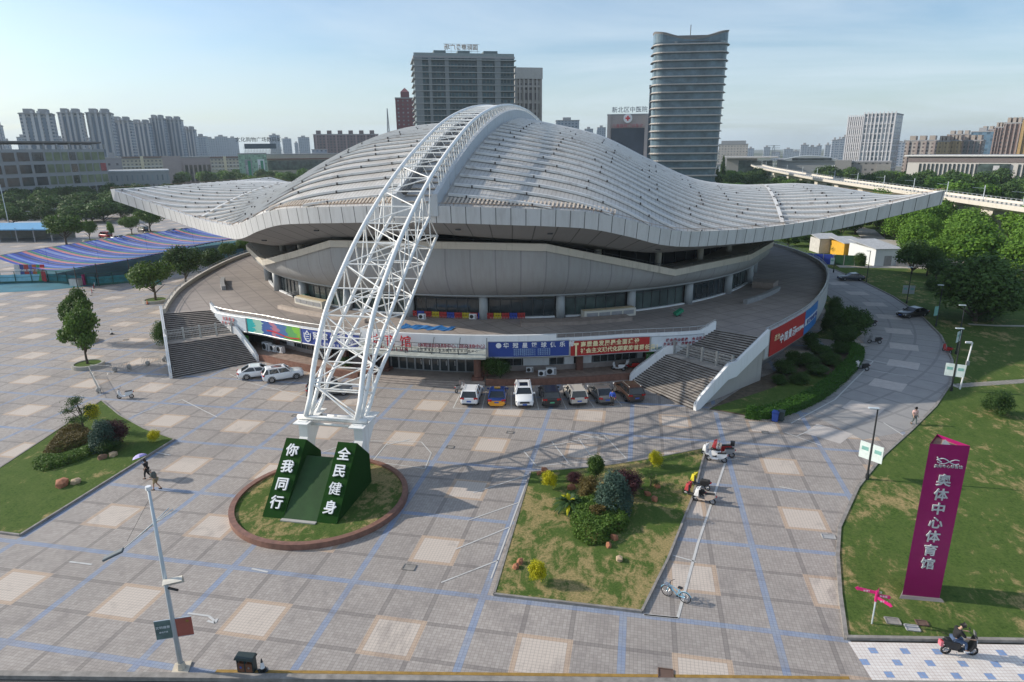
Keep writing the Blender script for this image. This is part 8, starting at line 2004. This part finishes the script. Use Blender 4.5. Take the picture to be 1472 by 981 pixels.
# curved tower
def rrect(w_, d_, r_, k=7):
    P = []
    for cx_, cy_, a0 in ((w_/2-r_, -d_/2+r_, -90), (w_/2-r_, d_/2-r_, 0), (-w_/2+r_, d_/2-r_, 90), (-w_/2+r_, -d_/2+r_, 180)):
        for i in range(k): a = radians(a0+90*i/(k-1)); P.append((cx_+r_*cos(a), cy_+r_*sin(a)))
    return P
a, b_ = base_of(936, 330), base_of(1030, 330); Wt = (b_-a).length*1.0; mt_ = (a+b_)/2; ct = empty('curved_tower', (mt_.x, mt_.y, 0), atan2((b_-a).y, (b_-a).x)+.16, 'tall rounded glass tower with stacked pale floor bands and a saddle shaped top', 'building'); Ht = hpx(mt_, 64)
Dt = Wt*.42; TG = plain('tower glass', (.10, .15, .19), .18, var=.35, scale=.25); TB = plain('tower floor band', (.46, .42, .38), .5, var=.1); TBD = plain('dark tower band', (.20,.19,.19), .5)  # second band colour: thin dark lip below each pale floor band
def tw(z): return 1+.08*(z/Ht)
nfl = 21
mb = MB(); prv = None
for k in range(nfl*2+1):
    z = Ht*k/(nfl*2); s = tw(z); P = [Vector((x*s, y*s, z)) for x, y in rrect(Wt, Dt, 4.0)]
    if prv: mb.strip(prv, P, closed=True)
    prv = P
mb.add(prv, [tuple(range(len(prv)))]); mb.build('glass_wall', TG, ct, True)
for k in range(1, nfl+1):
    z = Ht*k/nfl-1.0; s = tw(z); o_ = .9
    def rg2(g, zz): return [Vector((x*s, y*s, zz)) for x, y in rrect(Wt+g*2, Dt+g*2, 4.0+g)]
    mb = MB(); A_, B_, C_, D_ = rg2(0, z), rg2(.4, z+.1), rg2(.4, z+.55), rg2(0, z+.6); mb.strip(A_, B_, closed=True, m=0); mb.strip(B_, C_, closed=True, m=0); mb.strip(C_, D_, closed=True, m=0)
    E_, F_ = rg2(.9, z-.1), rg2(.9, z+.12); mb.strip(A_, E_, closed=True, m=1); mb.strip(E_, F_, closed=True, m=1); mb.strip(F_, A_, closed=True, m=1)
    mb.build('floor_band', [TB, TBD], ct)
mb = MB(); P = rrect(Wt, Dt, 4.0); s = tw(Ht)
def sad(x): return 1.0+3.4*(abs(x)/(Wt/2))**1.6-1.5*max(0, abs(x)/(Wt/2)-.8)
# subdivide outline for the saddle crown
Q = []
for i in range(len(P)):
    p0_, p1_ = Vector(P[i]), Vector(P[(i+1) % len(P)]); k = max(1, int((p1_-p0_).length/2.5))
    for j in range(k): Q.append(p0_.lerp(p1_, j/k))
lo = [Vector((p.x*s, p.y*s, Ht+.2)) for p in Q]; hi = [Vector((p.x*s, p.y*s, Ht+sad(p.x))) for p in Q]; hi2 = [Vector((p.x*s*1.02, p.y*s*1.02, Ht+sad(p.x)+.9)) for p in Q]; hi3 = [Vector((p.x*s*.9, p.y*s*.9, Ht+sad(p.x)+.9)) for p in Q]
mb.strip(lo, hi, closed=True); mb.build('crown_glass', TG, ct); mb = MB(); mb.strip(hi, hi2, closed=True); mb.strip(hi2, hi3, closed=True); mb.strip(hi3, hi, closed=True); mb.build('crown_rim', TBD, ct)
mb = MB(); mb.bx(-6, 8, -5, 5, Ht, Ht+3); mb.beam((0,0,Ht+2), (0,0,Ht+8), .3); mb.build('roof_plant', TBD, ct)
block_b('slim dark glass tower half hidden behind the curved tower', 930, 944, 125, 380, 14, facade('dark glass grid', (.10,.13,.16), (.05,.08,.10), 1, 1, wfrac=.8, hfrac=.7), (2.5, 3.6), 0, simple)
# centre right low buildings
block_b('wide beige hotel on the centre horizon', 1033, 1075, 208, 1000, 25, facade('hotel wall', (.50,.45,.41), (.2,.2,.2), 1, 1, wfrac=.4, hfrac=.4), (4, 3.5), 0, lambda e, W_, H_, d: MB().bx(-W_*.42, W_*.42, 0, d, H_+.9, H_+5).build('mansard_roof', mat_roofgrey, e))
def pav(e, W_, H_, depth):
    mb = MB(); mb.bx(-W_/2-3, W_/2+16, -5, depth, H_+.2, H_+1.3); mb.build('flat_roof', plain('pavilion roof', (.48,.46,.43), .6), e); mb = MB(); mb.bx(-W_*.1, W_/2+12, -.5, 8, 2, H_*.9); mb.build('glass_wall', GLASSG, e)
block_b('low pavilion with a thin projecting flat roof', 1046, 1090, 228, 600, 26, plain('pavilion wall', (.30,.29,.27), .8), (4, 4), 0, pav)
block_b('white cube wall at the foot of the curved tower', 1030, 1043, 238, 520, 10, worn_white('cube white', (.66,.67,.66), (.4,.4,.4), .2), (4, 4), 0, None)
def arena(e, W_, H_, depth):
    mb = MB(); A_ = []; B_ = []
    for i in range(25): t = i/24; x = -W_*.42+W_*.92*t; A_.append(Vector((x, -1.5, H_+.6+3.2*sin(pi*t)))); B_.append(Vector((x, depth, H_+.6+3.2*sin(pi*t))))
    mb.strip(A_, B_); mb.strip([Vector((v.x, v.y, H_-.5)) for v in A_], A_); mb.build('curved_roof', plain('arena roof grey', (.30,.33,.34), .5), e)
    mb = MB(); mb.bx(-W_*.25, W_*.4, -1.7, -1.5, H_+.1, H_+2.0); mb.build('window_band', GLASS, e)
block_b('grey sports hall with a shallow curved roof', 1119, 1206, 231, 620, 60, worn_white('arena wall', (.30,.31,.31), (.2,.2,.2), .3), (6, 6), 0, arena)
e = empty('power_pylon', tuple(base_of(1112, 900)), 0, 'electricity pylon on the right horizon', 'pylon'); mb = MB(); h = hpx(base_of(1112, 900), 209)
for sx_ in (-1, 1): mb.beam((sx_*4, 0, 0), (sx_*.6, 0, h), .5)
for k in range(6): z = h*k/6; mb.beam((-4*(1-k/6.5), 0, z), (4*(1-(k+1)/6.5), 0, z+h/6), .35)
mb.build('frame', plain('pylon steel', (.25,.27,.3), .6), e)
for z in (.75, .88, .98): mb = MB(); mb.beam((-7, 0, h*z), (7, 0, h*z), .4); mb.build('arm', plain('pylon steel', (.25,.27,.3), .6), e)
# white twin towers
WGR = facade('white grid wall', (.52,.52,.54), (.15,.19,.22), 1, 1, wfrac=.66, hfrac=.74, var=.08); WGS = plain('white tower fin', (.56,.55,.57), .6)
def fins(e, W_, H_, depth):
    for i in range(9): x = -.5+i/8; mb = MB(); mb.bx(W_*x-.35, W_*x+.35, -.8, 0, 0, H_+2.2); mb.build('fin', WGS, e)
    for k in range(1, 7): z = H_*k/7; mb = MB(); mb.bx(-W_/2, W_/2, -.5, 0, z-.3, z+.3); mb.build('floor_line', WGS, e)
block_b('left and lower of the white gridded twin towers', 1214, 1237, 170, 620, 30, WGR, (2.6, 3.4), -.25, fins); block_b('right and taller of the white gridded twin towers', 1236, 1281, 165, 600, 32, WGR, (3.4, 4.2), -.18, fins)
def greylow(e, W_, H_, depth):
    mb = MB(); mb.bx(-W_*.5, -W_*.2, -2, 4, 0, H_+1.5); mb.build('stair_block', plain('raw concrete', (.28,.27,.26), .8), e); mb = MB(); mb.bx(W_*.25, W_*.5, -3, 4, 0, H_-1); mb.build('side_block', plain('raw concrete', (.28,.27,.26), .8), e)
    for i in range(5): z = 2+i*2.5; mb = MB(); mb.bx(-W_*.56, -W_*.5, -1.5, 2, z, z+.6); mb.build('balcony', WHITE, e)
block_b('low grey concrete building in front of the white twin towers', 1203, 1284, 234, 500, 18, facade('grey concrete wall', (.27,.26,.25), (.1,.1,.1), 1, 1, wfrac=.35, hfrac=.3), (4, 4), 0, greylow)
# long white building at the right
def longw(e, W_, H_, depth):
    mb = MB(); mb.bx(-W_/2-2, W_/2, -1.5, depth+1, H_, H_+.7); mb.build('thin_roof', plain('thin roof white', (.6,.6,.6), .6), e)
    mb = MB(); mb.bx(-W_/2, W_/2, -.25, -.02, H_-3.4, H_-.2); mb.build('attic_band', plain('attic brown', (.16,.13,.13), .7), e)
    rg = random.Random(5); nbay = 34
    for i in range(nbay):
        x = -.42+.92*i/nbay
        if .40 < (x+.42)/.92 < .62: continue
        mb = MB(); mb.bx(W_*x, W_*x+W_*.010, -.5, -.02, 1.5, H_-4.2); mb.build('window', GLASS, e)
    mb = MB(); mb.bx(-.05*W_, .13*W_, -1.2, -.05, 2, H_-4); mb.build('glass_hall', GLASSG, e)
    mb = MB(); mb.bx(.04*W_, .075*W_, -1.6, -1.2, 0, H_-5); mb.build('stair_wall', PALER, e)
block_b('long white building with slim vertical windows at the right', 1303, 1560, 225, 470, 22, worn_white('long building white', (.52,.49,.47), (.3,.28,.25), .3), (5, 5), -.22, longw)
for x0, x1, yt, D, col, l_ in ((1300, 1347, 203, 700, 'lattice', 'pale apartment block with lattice balconies'), (1346, 1363, 204, 640, 'tan', 'tan apartment block left of the glassy one'), (1363, 1380, 203, 650, 'tan', 'second tan apartment block with dark bays'), (1380, 1411, 203, 660, 'grey', 'grey green apartment block in the right row'), (1358, 1392, 194, 900, 'brown', 'stepped brown apartments rising behind the tan blocks'), (1392, 1424, 190, 800, 'blue', 'blue glass office block among the right apartments'), (1404, 1434, 187, 1000, 'brown', 'brown apartments behind the blue office block'), (1424, 1440, 184, 720, 'brown', 'narrow brown apartment tower left of the tall brown one'), (1437, 1463, 178, 640, 'brown', 'tall brown apartment tower near the right edge'), (1462, 1500, 171, 560, 'gold', 'ochre tower cut by the right edge of the view')):
    mt = {'lattice': facade('lattice wall', (.42,.38,.35), (.12,.10,.10), 1, 1, wfrac=.5, hfrac=.5), 'tan': facade('tan wall', (.45,.35,.22), (.2,.17,.12), 1, 1, wfrac=.35, hfrac=.4), 'grey': facade('grey green wall', (.24,.25,.25), (.1,.12,.12), 1, 1, wfrac=.6, hfrac=.5), 'brown': facade('brown apartment wall', (.25,.17,.15), (.10,.09,.09), 1, 1, wfrac=.5, hfrac=.45), 'blue': facade('blue glass wall', (.12,.19,.26), (.08,.14,.20), 1, 1, wfrac=.8, hfrac=.8), 'gold': facade('ochre wall', (.36,.25,.12), (.2,.14,.07), 1, 1, wfrac=.3, hfrac=.4)}[col]
    def rp(e, W_, H_, depth):
        for x in (-.3, 0, .3): mb = MB(); mb.bx(W_*x-W_*.09, W_*x+W_*.09, 2, depth-2, H_+.5, H_+4.5); mb.build('roof_house', plain('roof house tan', (.36,.31,.27), .8), e)
        for x in (-.4, -.13, .13, .4): mb = MB(); mb.bx(W_*x-W_*.03, W_*x+W_*.03, -1.0, 0, 0, H_); mb.build('bay', plain('bay '+col, {'tan': (.5,.38,.22), 'gold': (.4,.28,.13)}.get(col, (.33,.27,.25)), .8), e)
    block_b(l_, x0, x1, yt, D, 20, mt, (3.4, 3.1), -.1, rp if col != 'blue' else simple)
for x0, x1, yt, D, l_ in ((1110, 1122, 219, 1400, 'low far block right of the power pylon'), (1060, 1072, 219, 1300, 'low far block behind the pavilion'), (448, 470, 216, 700, 'low roof house on the shopping hall')): block_b(l_, x0, x1, yt, D, 20, RES2, (4, 3), 0, None)
# ------------------------------------------------------------------ the hazy air
m = bpy.data.materials.new('hazy air'); m.use_nodes = True; nt = m.node_tree; nt.nodes.clear()
out = nt.nodes.new('ShaderNodeOutputMaterial'); v = nt.nodes.new('ShaderNodeVolumePrincipled')
v.inputs['Color'].default_value = (.80, .91, 1.0, 1); v.inputs['Density'].default_value = .00012; v.inputs['Anisotropy'].default_value = .2
nt.links.new(v.outputs[0], out.inputs['Volume'])
mb = MB(); mb.bx(-4600, 4600, -1600, 7600, -1.4, 130); hz_ = mb.build('haze', m); hz_['kind'] = 'stuff'; hz_['label'] = 'thin pale haze over the whole place'
